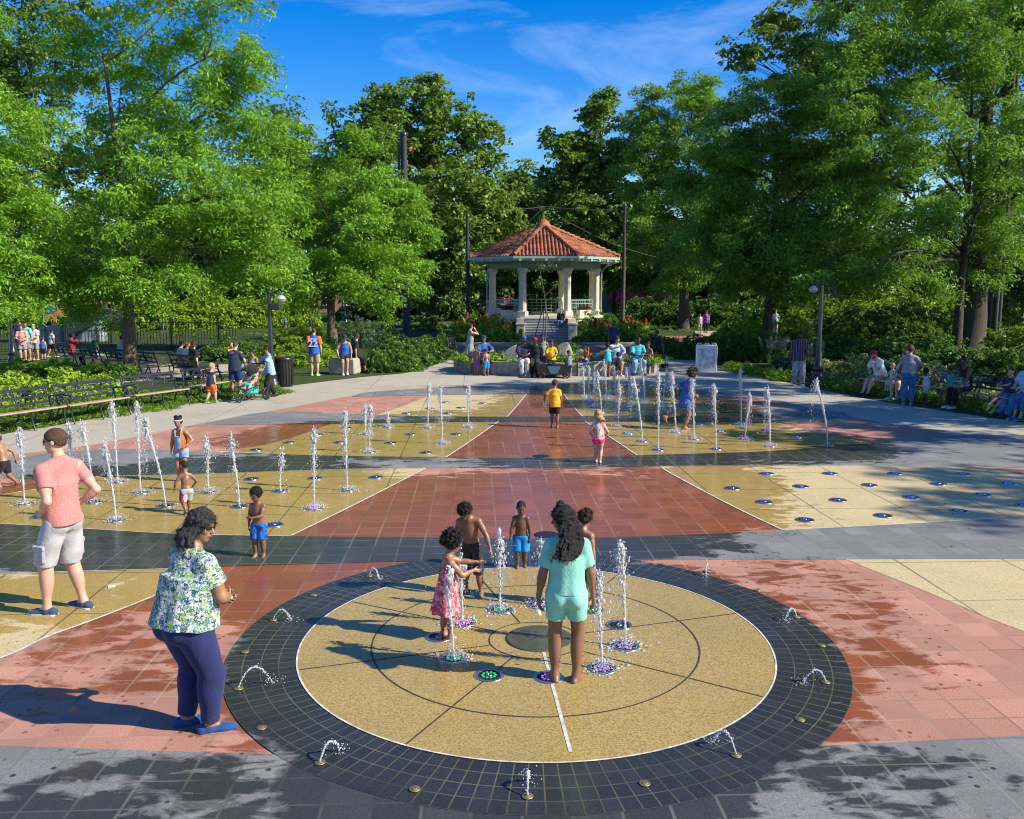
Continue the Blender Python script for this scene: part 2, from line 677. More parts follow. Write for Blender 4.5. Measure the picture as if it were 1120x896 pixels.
# patterned part of the plaza: red granite below everything
LB = S((-120, 520), (0, 500), (75, 491), (130, 482), (207, 466), (297, 450), (387, 433), (437, 427), (480, 424))
RB = S((720, 424), (800, 431), (870, 443), (940, 458), (1077, 482), (1250, 515))
red = [(-10, 1.0)] + [tuple(G(*p)[:2]) for p in LB] + [tuple(G(*p)[:2]) for p in RB] + [(10, 1.0)]
sheet('red_granite_paving', red, .011, M_RED, True)
Z1, Z2, Z3 = .0135, .016, .0185
B1t = S((-420, 806), (0, 818), (150, 823), (299, 827), (580, 829), (860, 820), (1000, 813), (1120, 807), (1500, 790))
B2t = S((-300, 560), (0, 574), (171, 584), (274, 587), (430, 589), (600, 590), (700, 588), (780, 585), (860, 581), (994, 574), (1120, 566), (1400, 545))
B2b = S((-300, 640), (0, 629), (171, 624), (240, 621), (421, 616), (600, 613), (753, 613), (925, 613), (1120, 613), (1420, 616))
B3t = S((-150, 497), (0, 502), (60, 496), (130, 492), (232, 495), (350, 499), (487, 501), (600, 502), (697, 499), (795, 496), (845, 494), (952, 486), (1060, 476), (1110, 480))
B3b = S((-150, 523), (0, 524), (50, 525), (110, 522), (206, 520), (365, 514.5), (462, 513), (600, 512), (720, 511), (1000, 510), (1120, 513), (1200, 520))
B4t = S((205, 468), (240, 461), (297, 451), (412, 454.5), (480, 456), (555, 456.5), (640, 456), (780, 452), (860, 446), (925, 452))
B4b = S((205, 467), (240, 465.5), (350, 464.5), (440, 463.5), (545, 462), (640, 462), (780, 462), (850, 463), (935, 461))
B5t = S((385, 434), (400, 430), (437, 427), (500, 425), (600, 424.5), (700, 425), (770, 427), (800, 432))
B5b = S((387, 434.6), (470, 433), (576, 432), (620, 432), (720, 433), (800, 434))


def px2w(L): return [tuple(G(*p)[:2]) for p in L]


def band(name, top, bot, z=Z2, m=M_GREY):
    sheet(name, px2w(top) + px2w(bot)[::-1], z, m, True)


sheet('grey_granite_band', [(-9.5, .6)] + px2w(B1t) + [(9.5, .6)], Z2, M_GREY, True)
band('grey_granite_band', B2t, B2b)
band('grey_granite_band', B3t, B3b)
band('grey_granite_band', B4t, B4b)
band('grey_granite_band', B5t, B5b)


def between(line, x0, x1):
    """part of a left-to-right band edge between two columns"""
    xs = [p[0] for p in line]
    f = lambda x: float(np.interp(x, xs, [p[1] for p in line]))
    return [(x0, f(x0))] + [p for p in line if x0 + 1 < p[0] < x1 - 1] + [(x1, f(x1))]


Y1Ld = S((-330, 840), (-150, 776), (0, 722), (51, 698.5), (100, 680.5), (168.6, 653.4), (240, 621))
Y1Rd = S((925, 613), (1000, 643), (1057, 667), (1120, 692), (1400, 792))
Y2Lr = S((319, 587), (394, 550), (466, 513))
Y2Ll = S((-110, 568), (0, 543), (50, 534.5), (108, 522))
Y2Rl = S((722, 511), (736, 520), (800, 554), (856, 581))
Y2Rr = S((1072, 511.8), (1130, 523), (1240, 556))
Y3Lr = S((488, 501), (515, 483), (545, 462))
Y3Ll = S((236, 495), (300, 485), (362, 464.4))
Y3Rl = S((640, 462), (660, 474), (697, 499))
Y3Rr = S((847, 463), (900, 475), (953, 486.5))
Y4Lr = S((555, 456.5), (565, 445), (576, 432))
Y4Ll = S((412, 454.5), (440, 445), (471, 433))
Y4Rl = S((617, 432), (626, 444), (637, 456))
Y4Rr = S((720, 433), (755, 442), (792, 451.5))
sheet('yellow_aggregate_paving', px2w(Y1Ld + between(B2b, -330, 240)[::-1]), Z1, M_YEL, True)
sheet('yellow_aggregate_paving', px2w(Y1Rd + between(B2b, 925, 1400)[::-1]), Z1, M_YEL, True)
sheet('yellow_aggregate_paving', px2w(Y2Lr + between(B3b, 108, 466)[::-1] + Y2Ll[::-1] + between(B2t, -110, 319)), Z1, M_YEL, True)
sheet('yellow_aggregate_paving', px2w(Y2Rl + between(B2t, 856, 1240) + Y2Rr[::-1] + between(B3b, 722, 1072)[::-1]), Z1, M_YEL, True)
sheet('yellow_aggregate_paving', px2w(Y3Lr + between(B4b, 362, 545)[::-1] + Y3Ll[::-1] + between(B3t, 236, 488)), Z1, M_YEL, True)
sheet('yellow_aggregate_paving', px2w(Y3Rl + between(B3t, 697, 953) + Y3Rr[::-1] + between(B4b, 640, 847)[::-1]), Z1, M_YEL, True)
sheet('yellow_aggregate_paving', px2w(Y4Lr + between(B5b, 471, 576)[::-1] + Y4Ll[::-1] + between(B4t, 412, 555)), Z1, M_YEL, True)
sheet('yellow_aggregate_paving', px2w(Y4Rl + between(B4t, 637, 792) + Y4Rr[::-1] + between(B5b, 617, 720)[::-1]), Z1, M_YEL, True)

# circle
N = 128
sheet('black_granite_ring', [(CX + ROUT * math.cos(2 * PI * i / N), CY + ROUT * math.sin(2 * PI * i / N)) for i in range(N)], Z3, M_RING, True)
sheet('fountain_circle_paving', [(CX + RIN * math.cos(2 * PI * i / N), CY + RIN * math.sin(2 * PI * i / N)) for i in range(N)], Z3 + .0025, M_DISC, True)


def ring_mb(mb, r0, r1, z, a0=0, a1=2 * PI, n=120, cx=None, cy=None):
    cx = CX if cx is None else cx
    cy = CY if cy is None else cy
    vs, fs = [], []
    for i in range(n + 1):
        q = a0 + (a1 - a0) * i / n
        vs += [(cx + r0 * math.cos(q), cy + r0 * math.sin(q), z), (cx + r1 * math.cos(q), cy + r1 * math.sin(q), z)]
        if i: fs.append((2 * i - 2, 2 * i - 1, 2 * i + 1, 2 * i))
    mb.add(vs, fs)


jm = MB()
ring_mb(jm, RIN - .007, RIN + .008, Z3 + .0055)
for L in (Y1Ld, Y2Lr, Y2Ll, Y2Rl, Y3Lr, Y3Rl, Y3Rr, Y4Lr, Y4Rl):
    strip(jm, L, .03, Z2 + .002)
for L in (between(B2t, -110, 319), between(B2t, 856, 1240), between(B3b, 108, 466), between(B3b, 722, 1072), between(B2b, -330, 240)):
    strip(jm, L, .014, Z2 + .002)
c0 = G(593, 678); c1 = G(592, 668)
for (a, b, wd) in ((G(594, 714), G(624, 826), .026), (G(591, 676), G(588, 664), .03)):
    d = (b - a); nrm = Vector((-d.y, d.x, 0)).normalized() * wd / 2
    jm.add([(a.x - nrm.x, a.y - nrm.y, Z3 + .0055), (b.x - nrm.x, b.y - nrm.y, Z3 + .0055), (b.x + nrm.x, b.y + nrm.y, Z3 + .0055), (a.x + nrm.x, a.y + nrm.y, Z3 + .0055)], [(0, 1, 2, 3)])
tag(jm.build('white_paving_joint', M_WHITE), kind='structure')
dj = MB()
M_DJ = mat('dark_joint', (.045, .04, .03), .6)
ring_mb(dj, 1.43, 1.444, Z3 + .005)
ring_mb(dj, .40, .412, Z3 + .005)
for q in (18, 62, 108, 152, 198, 243, 327):
    q = math.radians(q)
    cq, sq = math.cos(q), math.sin(q)
    p = [(CX + r * cq - s * .007 * sq, CY + r * sq + s * .007 * cq, Z3 + .005) for r, s in ((.42, -1), (1.425, -1), (1.425, 1), (.42, 1))]
    dj.add(p, [(0, 1, 2, 3)])
    p = [(CX + r * cq - s * .007 * sq, CY + r * sq + s * .007 * cq, Z3 + .005) for r, s in ((1.45, -1), (RIN - .015, -1), (RIN - .015, 1), (1.45, 1))]
    dj.add(p, [(0, 1, 2, 3)])
tag(dj.build('dark_paving_joint', M_DJ), kind='structure')
# brick path round the gazebo
sheet('brick_path', px2w(S((300, 371), (420, 372), (500, 370), (560, 368), (700, 367.5), (800, 369), (930, 374)) + S((930, 378), (800, 378), (740, 381.5), (730, 390), (700, 398), (560, 399), (512, 394), (500, 387), (470, 380), (380, 377), (300, 375))), .016, M_BRICKP, True)
sheet('bench_walk', px2w([(-200, 447), (0, 433), (110, 421), (215, 412), (330, 402), (420, 396), (470, 390), (470, 386), (330, 396), (215, 400), (110, 406), (0, 414), (-200, 428)]), .012, M_CON, True)
sheet('far_walk', px2w([(760, 371), (1250, 392), (1250, 374), (760, 362)]), .010, M_CON, True)
# ---------------------------------------------------------------- foliage


def leaf_mat(name, col, trans, var=.42, gloss=.25):
    t = NT(name)
    a = t.n('ShaderNodeAttribute', attribute_name='tint')
    lo = tuple(c * (1 - var) for c in col) + (1,)
    hi = (min(1, col[0] * (1 + var * 1.5)), min(1, col[1] * (1 + var)), col[2], 1)
    c = t.ramp(a.outputs['Fac'], [(0, lo), (.55, (*col, 1)), (1, hi)])
    lo2 = tuple(c_ * (1 - var) for c_ in trans) + (1,)
    c2 = t.ramp(a.outputs['Fac'], [(0, lo2), (1, (*trans, 1))])
    d = t.bsdf(Base_Color=c, Roughness=.5)
    d.inputs['Specular IOR Level'].default_value = gloss
    tr = t.n('ShaderNodeBsdfTranslucent')
    t.set(tr.inputs[0], c2)
    m = t.n('ShaderNodeMixShader')
    m.inputs[0].default_value = .38
    t.t.links.new(d.outputs[0], m.inputs[1])
    t.t.links.new(tr.outputs[0], m.inputs[2])
    return t.done(m)


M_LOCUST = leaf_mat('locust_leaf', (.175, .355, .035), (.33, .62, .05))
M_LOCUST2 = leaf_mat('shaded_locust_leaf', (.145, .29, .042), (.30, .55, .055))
M_MAPLE = leaf_mat('maple_leaf', (.135, .245, .036), (.26, .40, .04), gloss=.4)
M_OAK = leaf_mat('oak_leaf', (.10, .185, .032), (.20, .33, .035), gloss=.4)
M_PALE = leaf_mat('pale_tree_leaf', (.10, .17, .05), (.18, .28, .06))
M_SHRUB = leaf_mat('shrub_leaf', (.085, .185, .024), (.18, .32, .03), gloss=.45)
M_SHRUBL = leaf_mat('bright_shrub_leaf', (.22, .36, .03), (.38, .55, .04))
M_COVER = leaf_mat('ground_cover_leaf', (.27, .43, .045), (.42, .60, .05))
M_GRASS = leaf_mat('grass_blade', (.13, .24, .03), (.24, .38, .03))
M_BLUEG = leaf_mat('hosta_leaf', (.12, .21, .12), (.18, .28, .12))
M_VARI = leaf_mat('variegated_leaf', (.28, .36, .13), (.34, .44, .13), var=.5)


def bark(name, a, b, sc=6):
    t = NT(name)
    mp_ = t.n('ShaderNodeMapping', inp={'Scale': (sc * 2.5, sc * 2.5, sc * .5)})
    t.set(mp_.inputs['Vector'], t.obj)
    n = t.noise(mp_.outputs[0], 1.6, 6, .65, .8)
    c = t.ramp(n, [(.3, a), (.7, b)])
    bs = t.bsdf(Base_Color=c, Roughness=.9)
    t.set(bs.inputs['Normal'], t.bump(n, .9, .03))
    return t.done(bs)


M_BARK = bark('grey_brown_bark', (.06, .045, .032), (.19, .15, .115))
M_BARKD = bark('dark_bark', (.025, .02, .016), (.085, .068, .052))


def quads(C, U, Wv, L, wd, fold=None):
    """diamond leaves: centre, long axis, width axis, length, width"""
    n = len(C)
    L = L[:, None]; wd = wd[:, None]
    V = np.empty((n, 4, 3), np.float32)
    V[:, 0] = C - U * L * .5
    V[:, 1] = C + Wv * wd * .5 - U * L * .08
    V[:, 2] = C + U * L * .5
    V[:, 3] = C - Wv * wd * .5 - U * L * .08
    if fold is not None:
        V[:, 1] += fold; V[:, 3] += fold
    F = np.arange(n * 4, dtype=np.int32).reshape(n, 4)
    return V.reshape(-1, 3), F


def unit(a): return a / (np.linalg.norm(a, axis=1, keepdims=True) + 1e-9)


def leaf_cloud(rg, centres, crad, per, L, wd, out_c=None, up=.9, jit=.75, droop=.25, flat=.35):
    """per leaves around each clump centre; flattened sprays"""
    n = len(centres) * per
    c = np.repeat(centres, per, axis=0)
    r = np.repeat(crad, per)
    d = unit(rg.normal(size=(n, 3)))
    rad = rg.random(n) ** .45
    off = d * (rad * r)[:, None]
    off[:, 2] *= flat
    off[:, 2] -= (rad ** 2) * r * droop
    P = c + off
    nrm = rg.normal(size=(n, 3)) * jit
    nrm[:, 2] += up
    if out_c is not None:
        nrm += unit(P - out_c) * .5
    nrm = unit(nrm)
    u = off.copy()
    u[:, 2] -= .25 * r
    u += rg.normal(size=(n, 3)) * .35 * r[:, None]
    u = unit(u - nrm * np.sum(u * nrm, axis=1, keepdims=True))
    wv = np.cross(nrm, u)
    s = rg.uniform(.65, 1.3, n)
    V, F = quads(P, u, wv, L * s, wd * s)
    tint = np.clip(rg.normal(.5, .24, n) + np.repeat(rg.normal(0, .22, len(centres)), per), 0, 1)
    return V, F, tint


def branch_pts(a, b, rg, n=6, sag=.0, wob=.12):
    a, b = np.array(a, float), np.array(b, float)
    L = np.linalg.norm(b - a)
    pts = []
    w1 = rg.normal(size=3) * wob * L
    for i in range(n + 1):
        t = i / n
        p = a + (b - a) * t + w1 * math.sin(PI * t) * .6 + np.array([0, 0, sag * L * math.sin(PI * t)])
        pts.append(p)
    return pts


def tree(name, label, base, lobes, height, trunk_r, lm, bm_, seed, n_leaf=60000, L=.26, wd=.075, crad=(.55, .95), per=70,
         fork=.35, group=None, stems=1, shell=.5, flat=.55, twigs=6, lean=(0, 0), limbs=True, trunk_top=.72, pocket=16):
    """lobes: (centre Vector, radius) in world space"""
    rg = np.random.default_rng(seed)
    base = Vector(base)
    root = empty(name, base, 0, label, 'tree', group)
    b0 = np.array(base)
    tb = MB()
    # trunk: flare at the foot, slight wander
    H1 = height * trunk_top
    axis = []
    for i in range(10):
        t = i / 9
        axis.append(np.array([lean[0] * t * height + .25 * math.sin(3.1 * t + seed) * t, lean[1] * t * height + .2 * math.sin(2.3 * t + seed * 2) * t, H1 * t]))
    rs = [trunk_r * (1.45 if i == 0 else 1.12 if i == 1 else (1 - .80 * (i / 9) ** 1.1)) for i in range(10)]
    axis.insert(1, axis[0] * .93 + axis[1] * .07); rs.insert(1, trunk_r * 1.2)
    tb.tube(axis, rs, 12)
    if stems > 1:
        for k in range(stems - 1):
            q = rg.uniform(0, 2 * PI)
            a = axis[3]
            e = np.array([math.cos(q) * height * .16, math.sin(q) * height * .16, H1 * .85])
            tb.tube(branch_pts(a, e, rg, 7, 0, .05), [trunk_r * .62 * (1 - .75 * i / 7) for i in range(8)], 9)
    tot = sum(r ** 2 for _, r in lobes)
    Vs, Fs, Ts, nv = [], [], [], 0
    for (c, r) in lobes:
        c = np.array(c) - b0
        ncl = max(6, int(n_leaf / per * r * r / tot))
        # boughs within the lobe, sprays around each bough: leaves dark pockets between
        nsub = int(max(5, min(pocket, ncl / (112 / pocket))))
        d = unit(rg.normal(size=(nsub, 3)))
        rr = r * (shell + (.98 - shell) * rg.random(nsub) ** .6)
        sub = c + d * rr[:, None] * np.array([1, 1, .85])
        o_ = rg.normal(size=(ncl, 3)) * r * (np.array([.17, .17, .09]) if pocket < 20 else np.array([.25, .25, .2]))
        cen = sub[rg.integers(0, nsub, ncl)] + o_
        cen[:, 2] -= .35 * np.hypot(o_[:, 0], o_[:, 1])
        cr = rg.uniform(crad[0], crad[1], ncl)
        V, F, T = leaf_cloud(rg, cen, cr, per, L, wd, c, flat=flat)
        Vs.append(V); Fs.append(F + nv); Ts.append(T); nv += len(V)
        if limbs:
            # limb from the trunk towards the lobe, then thin branches to some sprays
            hz = min(max(c[2] - math.hypot(c[0], c[1]) * .75, H1 * fork), H1 * .97)
            ti = hz / H1 * 9 + (1 if hz > 0 else 0)
            k = min(int(ti), 9)
            a = axis[k] + (axis[min(k + 1, 10)] - axis[k]) * min(1, max(0, ti - k))
            r0 = min(rs[k] * .62, .035 * r + .05)
            lp = branch_pts(a, c, rg, 7, .05, .07)
            tb.tube(lp, [r0 * (1 - .72 * i / 7) for i in range(8)], 7)
            for j in rg.choice(ncl, min(twigs, ncl), replace=False):
                s_ = lp[int(rg.integers(3, 8))]
                tb.tube(branch_pts(s_, cen[j], rg, 4, .03, .1), [r0 * .30 * (1 - .75 * i / 4) for i in range(5)], 5)
    link('trunk', tb.mesh('trunk'), bm_, root)
    me = np_mesh('crown', np.concatenate(Vs), np.concatenate(Fs), False, np.concatenate(Ts))
    link('crown', me, lm, root)
    return root


def lobes_px(Y, L):
    """lobes given by pixel centre, pixel radius and offset in depth"""
    out = []
    for q in L:
        px, py, r = q[:3]
        dy = q[3] if len(q) > 3 else 0
        out.append((at(px, py, Y + dy), r * (Y + dy) / FPX))
    return out


def fill_lobes(rg, Y, box, n, r, depth):
    """lobes scattered over a pixel box"""
    x0, y0, x1, y1 = box
    out = []
    for i in range(n):
        px, py = rg.uniform(x0, x1), rg.uniform(y0, y1)
        dy = rg.uniform(-depth, depth)
        out.append((at(px, py, Y + dy), r * rg.uniform(.75, 1.2) * (Y + dy) / FPX))
    return out


RG = np.random.default_rng(11)

# --- left honey locusts
b = G(143, 413)
tree('honey_locust', 'tall airy honey locust rising from the bright ground cover behind the near left benches', b,
     lobes_px(b.y, [(205, -30, 95), (150, 45, 80, 2), (245, 55, 62, -1), (130, 110, 62, 2), (225, 130, 75), (170, 190, 75, -2), (262, 110, 48, 1), (110, 185, 55, 1), (245, 205, 72, -1),
                    (160, 265, 68, -2.5), (235, 280, 62, -1.5), (95, 275, 66, -1), (290, 215, 52, 1), (300, 285, 48, .5), (170, 325, 34, -3), (100, 330, 40, 1), (40, 300, 50, -1)]), 15.5, .21, M_LOCUST, M_BARK, 1,
     n_leaf=125000, L=.165, wd=.052, crad=(.28, .68), per=60, group='honey locusts on the left of the plaza', twigs=9, shell=.35)
b = G(-55, 425)
tree('honey_locust', 'bright honey locust whose boughs hang in from the left edge of the photo', b,
     lobes_px(b.y, [(-60, 40, 70), (-20, 120, 75), (-90, 170, 90), (-10, 205, 66), (-40, 270, 70), (25, 255, 50, -1), (15, 315, 46, -1.5), (60, 310, 44, 1), (-100, 300, 60)]), 13.5, .2, M_LOCUST, M_BARK, 2,
     n_leaf=100000, L=.15, wd=.048, crad=(.28, .62), per=60, group='honey locusts on the left of the plaza', shell=.4)
b = G(364, 385)
tree('honey_locust', 'forked young honey locust behind the seat block where two people rest', b,
     lobes_px(b.y, [(390, 185, 48), (345, 205, 48, 1), (425, 220, 44, 1), (310, 235, 46, -1), (385, 250, 58, -1), (440, 265, 36, 1), (335, 290, 50, -2), (405, 300, 44, -2), (285, 290, 38, 1), (300, 180, 42, 1), (450, 300, 24), (320, 150, 30, 2)]), 11.5, .24, M_LOCUST, M_BARK, 3,
     n_leaf=100000, L=.20, wd=.065, crad=(.34, .75), per=54, group='honey locusts on the left of the plaza', stems=2, shell=.4)
# --- dark trees at the back left
b = G(60, 352)
tree('old_oak', 'massive dark oak with a broad grey trunk behind the group of standing people', b,
     lobes_px(b.y, [(20, 30, 75), (70, -20, 70), (-50, 60, 90), (60, 100, 70, 2), (0, 150, 90), (95, 170, 60, 3), (60, 230, 80), (-60, 230, 100), (130, 250, 60, 4), (20, 290, 60, 2)]), 27, .95, M_OAK, M_BARK, 4,
     n_leaf=60000, L=.42, wd=.24, crad=(.65, 1.4), per=44, group='old shade trees behind the plaza', trunk_top=.6, flat=.5)
b = G(300, 349)
tree('old_oak', 'dark leafy tree filling the gap behind the left honey locusts', b,
     lobes_px(b.y, [(250, 215, 55), (310, 150, 46), (180, 240, 60, 4), (350, 205, 50, 3), (290, 260, 60), (220, 290, 50, 3), (130, 290, 55, 6), (350, 290, 45), (300, 200, 60)]), 21, .5, M_OAK, M_BARKD, 5,
     pocket=26, n_leaf=46000, L=.46, wd=.26, crad=(1.1, 2.0), per=60, group='old shade trees behind the plaza', flat=.5)
# --- big round maple left of the gazebo
b = G(469, 351)
tree('maple', 'big round-headed maple with a stout trunk left of the bandstand', b,
     lobes_px(b.y, [(455, 130, 44), (410, 145, 40), (500, 150, 42), (525, 195, 36), (385, 175, 28), (440, 185, 60, -3), (490, 215, 50, -4), (540, 235, 34), (420, 235, 50, -2), (510, 270, 40, -2), (460, 265, 52, -4), (390, 255, 38), (545, 285, 26), (430, 300, 36), (490, 310, 26, -2), (470, 105, 22), (430, 112, 22)]), 25, 1.0, M_MAPLE, M_BARKD, 6,
     pocket=30, n_leaf=80000, L=.42, wd=.30, crad=(.6, 1.25), per=40, group='old shade trees behind the plaza', trunk_top=.6, flat=.55)
b = G(574, 346)
tree('maple', 'dark maple standing directly behind the bandstand roof', b,
     lobes_px(b.y, [(565, 205, 26), (590, 225, 34), (555, 250, 32), (610, 265, 30), (570, 290, 36), (625, 295, 30), (540, 305, 26), (600, 310, 24), (575, 190, 14)]), 20, .7, M_MAPLE, M_BARKD, 7,
     pocket=26, n_leaf=34000, L=.5, wd=.34, crad=(1.1, 1.9), per=55, group='old shade trees behind the plaza', flat=.55)
b = G(652, 349)
tree('tulip_tree', 'tall loose-crowned tree with spiky top right of the bandstand', b,
     lobes_px(b.y, [(655, 125, 22), (622, 160, 18, -2), (605, 150, 11), (690, 150, 24), (650, 170, 30), (615, 195, 26), (680, 200, 36), (650, 225, 36, -2), (700, 240, 34), (630, 250, 30), (670, 275, 34), (710, 285, 30), (660, 110, 12), (708, 135, 16, 2)]), 24, .62, M_MAPLE, M_BARKD, 8,
     pocket=24, n_leaf=46000, L=.46, wd=.30, crad=(.55, 1.2), per=40, group='old shade trees behind the plaza', flat=.6)
b = G(672, 347)
tree('pale_tree', 'small pale green tree lit by the sun beyond the bandstand', b,
     lobes_px(b.y, [(650, 260, 22), (668, 235, 20), (690, 265, 22), (660, 290, 24), (690, 300, 20), (725, 300, 20)]), 13, .3, M_PALE, M_BARKD, 9,
     n_leaf=14000, L=.5, wd=.3, crad=(.9, 1.5), per=50, group='old shade trees behind the plaza')
# --- right side
b = G(748, 361)
tree('honey_locust', 'slim straight-trunked locust behind the white sandwich board', b,
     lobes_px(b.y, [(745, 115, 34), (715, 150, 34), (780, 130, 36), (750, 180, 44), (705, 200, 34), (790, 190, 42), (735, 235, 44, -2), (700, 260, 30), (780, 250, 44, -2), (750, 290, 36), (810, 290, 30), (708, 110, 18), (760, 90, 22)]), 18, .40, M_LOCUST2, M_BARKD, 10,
     n_leaf=90000, L=.27, wd=.095, crad=(.45, 1.0), per=48, group='locusts on the right of the plaza', trunk_top=.8)
b = G(838, 388)
tree('honey_locust', 'dark locust in the hedge beside the man in the striped shirt', b,
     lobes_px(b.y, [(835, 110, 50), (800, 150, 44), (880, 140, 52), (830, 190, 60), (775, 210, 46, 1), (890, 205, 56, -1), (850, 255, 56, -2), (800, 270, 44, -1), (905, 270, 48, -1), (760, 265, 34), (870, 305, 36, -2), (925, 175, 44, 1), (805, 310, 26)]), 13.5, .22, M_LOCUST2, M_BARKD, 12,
     n_leaf=115000, L=.20, wd=.065, crad=(.34, .78), per=54, group='locusts on the right of the plaza', trunk_top=.8)
b = G(1045, 392)
tree('honey_locust', 'large locust with pale forking limbs behind the right-hand bench', b,
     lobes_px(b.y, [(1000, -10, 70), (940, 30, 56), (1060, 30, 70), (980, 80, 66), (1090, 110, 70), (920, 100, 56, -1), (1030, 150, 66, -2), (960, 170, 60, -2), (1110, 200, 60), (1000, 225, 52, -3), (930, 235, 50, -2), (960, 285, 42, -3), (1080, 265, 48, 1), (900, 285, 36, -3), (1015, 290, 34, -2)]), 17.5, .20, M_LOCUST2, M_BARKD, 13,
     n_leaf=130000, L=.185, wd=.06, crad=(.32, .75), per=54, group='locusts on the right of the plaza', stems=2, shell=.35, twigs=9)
b = G(1064, 391)
tree('old_oak', 'old tree with a very thick black trunk beside the steel mast', b + Vector((.3, .9, 0)),
     lobes_px(b.y + 1, [(1130, 40, 80, 4), (1190, 120, 90, 3), (1040, -60, 90, 5), (1140, -40, 90, 3), (1170, 220, 70, 4), (950, -70, 80, 7)]), 24, .56, M_OAK, M_BARKD, 14,
     n_leaf=34000, L=.34, wd=.2, crad=(.9, 1.6), per=60, group='old shade trees behind the plaza', trunk_top=.7)
b = G(905, 351)
tree('old_oak', 'high oak whose sparse top branches reach over the sky on the right', b,
     lobes_px(b.y, [(850, 40, 34), (880, 20, 44), (820, 65, 22), (805, 50, 14), (930, 30, 60), (960, 80, 60), (880, 85, 40), (1000, 140, 70), (900, 150, 55), (860, 200, 55), (950, 220, 60), (880, 270, 50), (810, 240, 45), (1010, 250, 55)]), 27, .8, M_OAK, M_BARKD, 15,
     n_leaf=52000, L=.46, wd=.28, crad=(.6, 1.35), per=40, group='old shade trees behind the plaza', flat=.5)
b = G(1180, 372)
tree('maple', 'sunlit bright maple beyond the steel mast at the right edge', b,
     lobes_px(b.y, [(1120, 300, 36), (1160, 260, 60), (1200, 320, 60), (1100, 335, 24), (1130, 210, 60), (1220, 200, 90)]), 15, .35, M_PALE, M_BARKD, 16,
     n_leaf=26000, L=.4, wd=.25, crad=(.8, 1.5), per=55, group='old shade trees behind the plaza')


def wl(c, L): return [(Vector((c[0] + x, c[1] + y, z)), r) for (x, y, z, r) in L]


# locusts standing to the right of the picture; they shade the right of the plaza
for i, (x, y, h) in enumerate([(23.6, 8.2, 12.5), (20.5, 17.5, 14.0), (21.5, 23.0, 17.5), (25.0, 30.0, 18.0)]):
    q = h / 14.5
    tree('honey_locust', ['locust beyond the right edge of the photo, nearest to the camera', 'second nearest locust beyond the right edge of the photo', 'third nearest locust beyond the right edge of the photo',
                          'locust beyond the right edge of the photo, farthest from the camera'][i], (x, y, 0),
         wl((x, y), [(0, 0, 12.5 * q, 2.4), (-2.2, .5, 11 * q, 2.2), (2.2, .3, 11 * q, 2.2), (.3, 2.2, 10 * q, 2.2), (0, -2.2, 9.8 * q, 2.1), (-3.2, -1, 8.4 * q, 2.0), (-2.6, 2, 8 * q, 1.9), (2.8, -1.4, 8 * q, 2.0), (.5, .2, 8.4 * q, 2.2), (-1.4, 3.2, 6.8 * q, 1.6), (2.4, 2.4, 7 * q, 1.8)]),
         h, .2, M_LOCUST2, M_BARK, 30 + i, n_leaf=20000, L=.26, wd=.10, crad=(.35, .8), per=44, group='locusts on the right of the plaza', shell=.3)

# --- far wood closing the view
fw = np.random.default_rng(99)
lob = []
for px in range(-160, 1300, 34):
    Y = 150 + fw.uniform(-15, 25)
    for py, r in ((312, 26), (285, 30), (258, 30)):
        if py == 258 and 525 < px < 650 and fw.random() < .5: continue
        lob.append((at(px + fw.uniform(-12, 12), py + fw.uniform(-10, 8), Y), r * Y / FPX))
Vs, Fs, Ts, nv = [], [], [], 0
for px in list(range(-260, 330, 30)) + list(range(770, 1420, 30)):
    Y = 108 + fw.uniform(-8, 12)
    for py, r in ((330, 18), (312, 24), (285, 26)):
        lob.append((at(px + fw.uniform(-12, 12), py + fw.uniform(-8, 8), Y), r * Y / FPX))
for px in range(-160, 1300, 26):
    lob.append((at(px + fw.uniform(-8, 8), 326 + fw.uniform(-4, 4), 158), 16 * 158 / FPX))
for c, r in lob:
    cen = np.array(c) + unit(fw.normal(size=(14, 3))) * r * fw.uniform(.4, 1.0, (14, 1))
    V, F, T = leaf_cloud(fw, cen, fw.uniform(1.6, 3.0, 14), 46, .95, .6, np.array(c), flat=.6)
    Vs.append(V); Fs.append(F + nv); Ts.append(T); nv += len(V)
o = link('far_woods', np_mesh('far_woods', np.concatenate(Vs), np.concatenate(Fs), False, np.concatenate(Ts)), M_OAK)
tag(o, 'distant mass of dark trees closing the view behind the park', 'trees', kind='stuff')
# ---------------------------------------------------------------- materials for built things
M_CREAM = mat('cream_stone', (.60, .55, .43), .75, var=.12, scale=3, bump=.003)
M_TILE = mat('terracotta_tile', (.31, .105, .052), .8, var=.5, scale=1.6, bump=.004)
M_TEAL = mat('teal_paint', (.085, .19, .175), .45, var=.1, scale=4)
M_TEALP = mat('pale_teal_paint', (.28, .42, .37), .5, var=.1)
M_STEEL = mat('dark_grey_steel', (.022, .024, .029), .7, .0, var=.15, scale=3)
M_GALV = mat('weathered_steel', (.06, .066, .066), .55, .5, var=.2, scale=2)
M_IRON = mat('black_painted_iron', (.018, .020, .028), .32, .0, var=.2, scale=6, coat=.3)
M_WOOD = mat('weathered_bench_wood', (.36, .25, .19), .7, var=.22, scale=9, bump=.003)
M_STONE = mat('limestone_block', (.34, .31, .25), .85, var=.28, scale=4, bump=.02)
M_STONED = mat('rough_planter_stone', (.28, .26, .22), .9, var=.35, scale=3.5, bump=.03)
M_STEP = mat('grey_stone_step', (.30, .31, .33), .8, var=.12, scale=3)
M_SOILB = mat('planting_soil', (.035, .024, .015), .95, var=.35, scale=8, bump=.02)
M_WHITEP = mat('white_plastic', (.74, .74, .76), .45, var=.04)
M_BLACKP = mat('black_plastic', (.016, .016, .018), .45, var=.2)
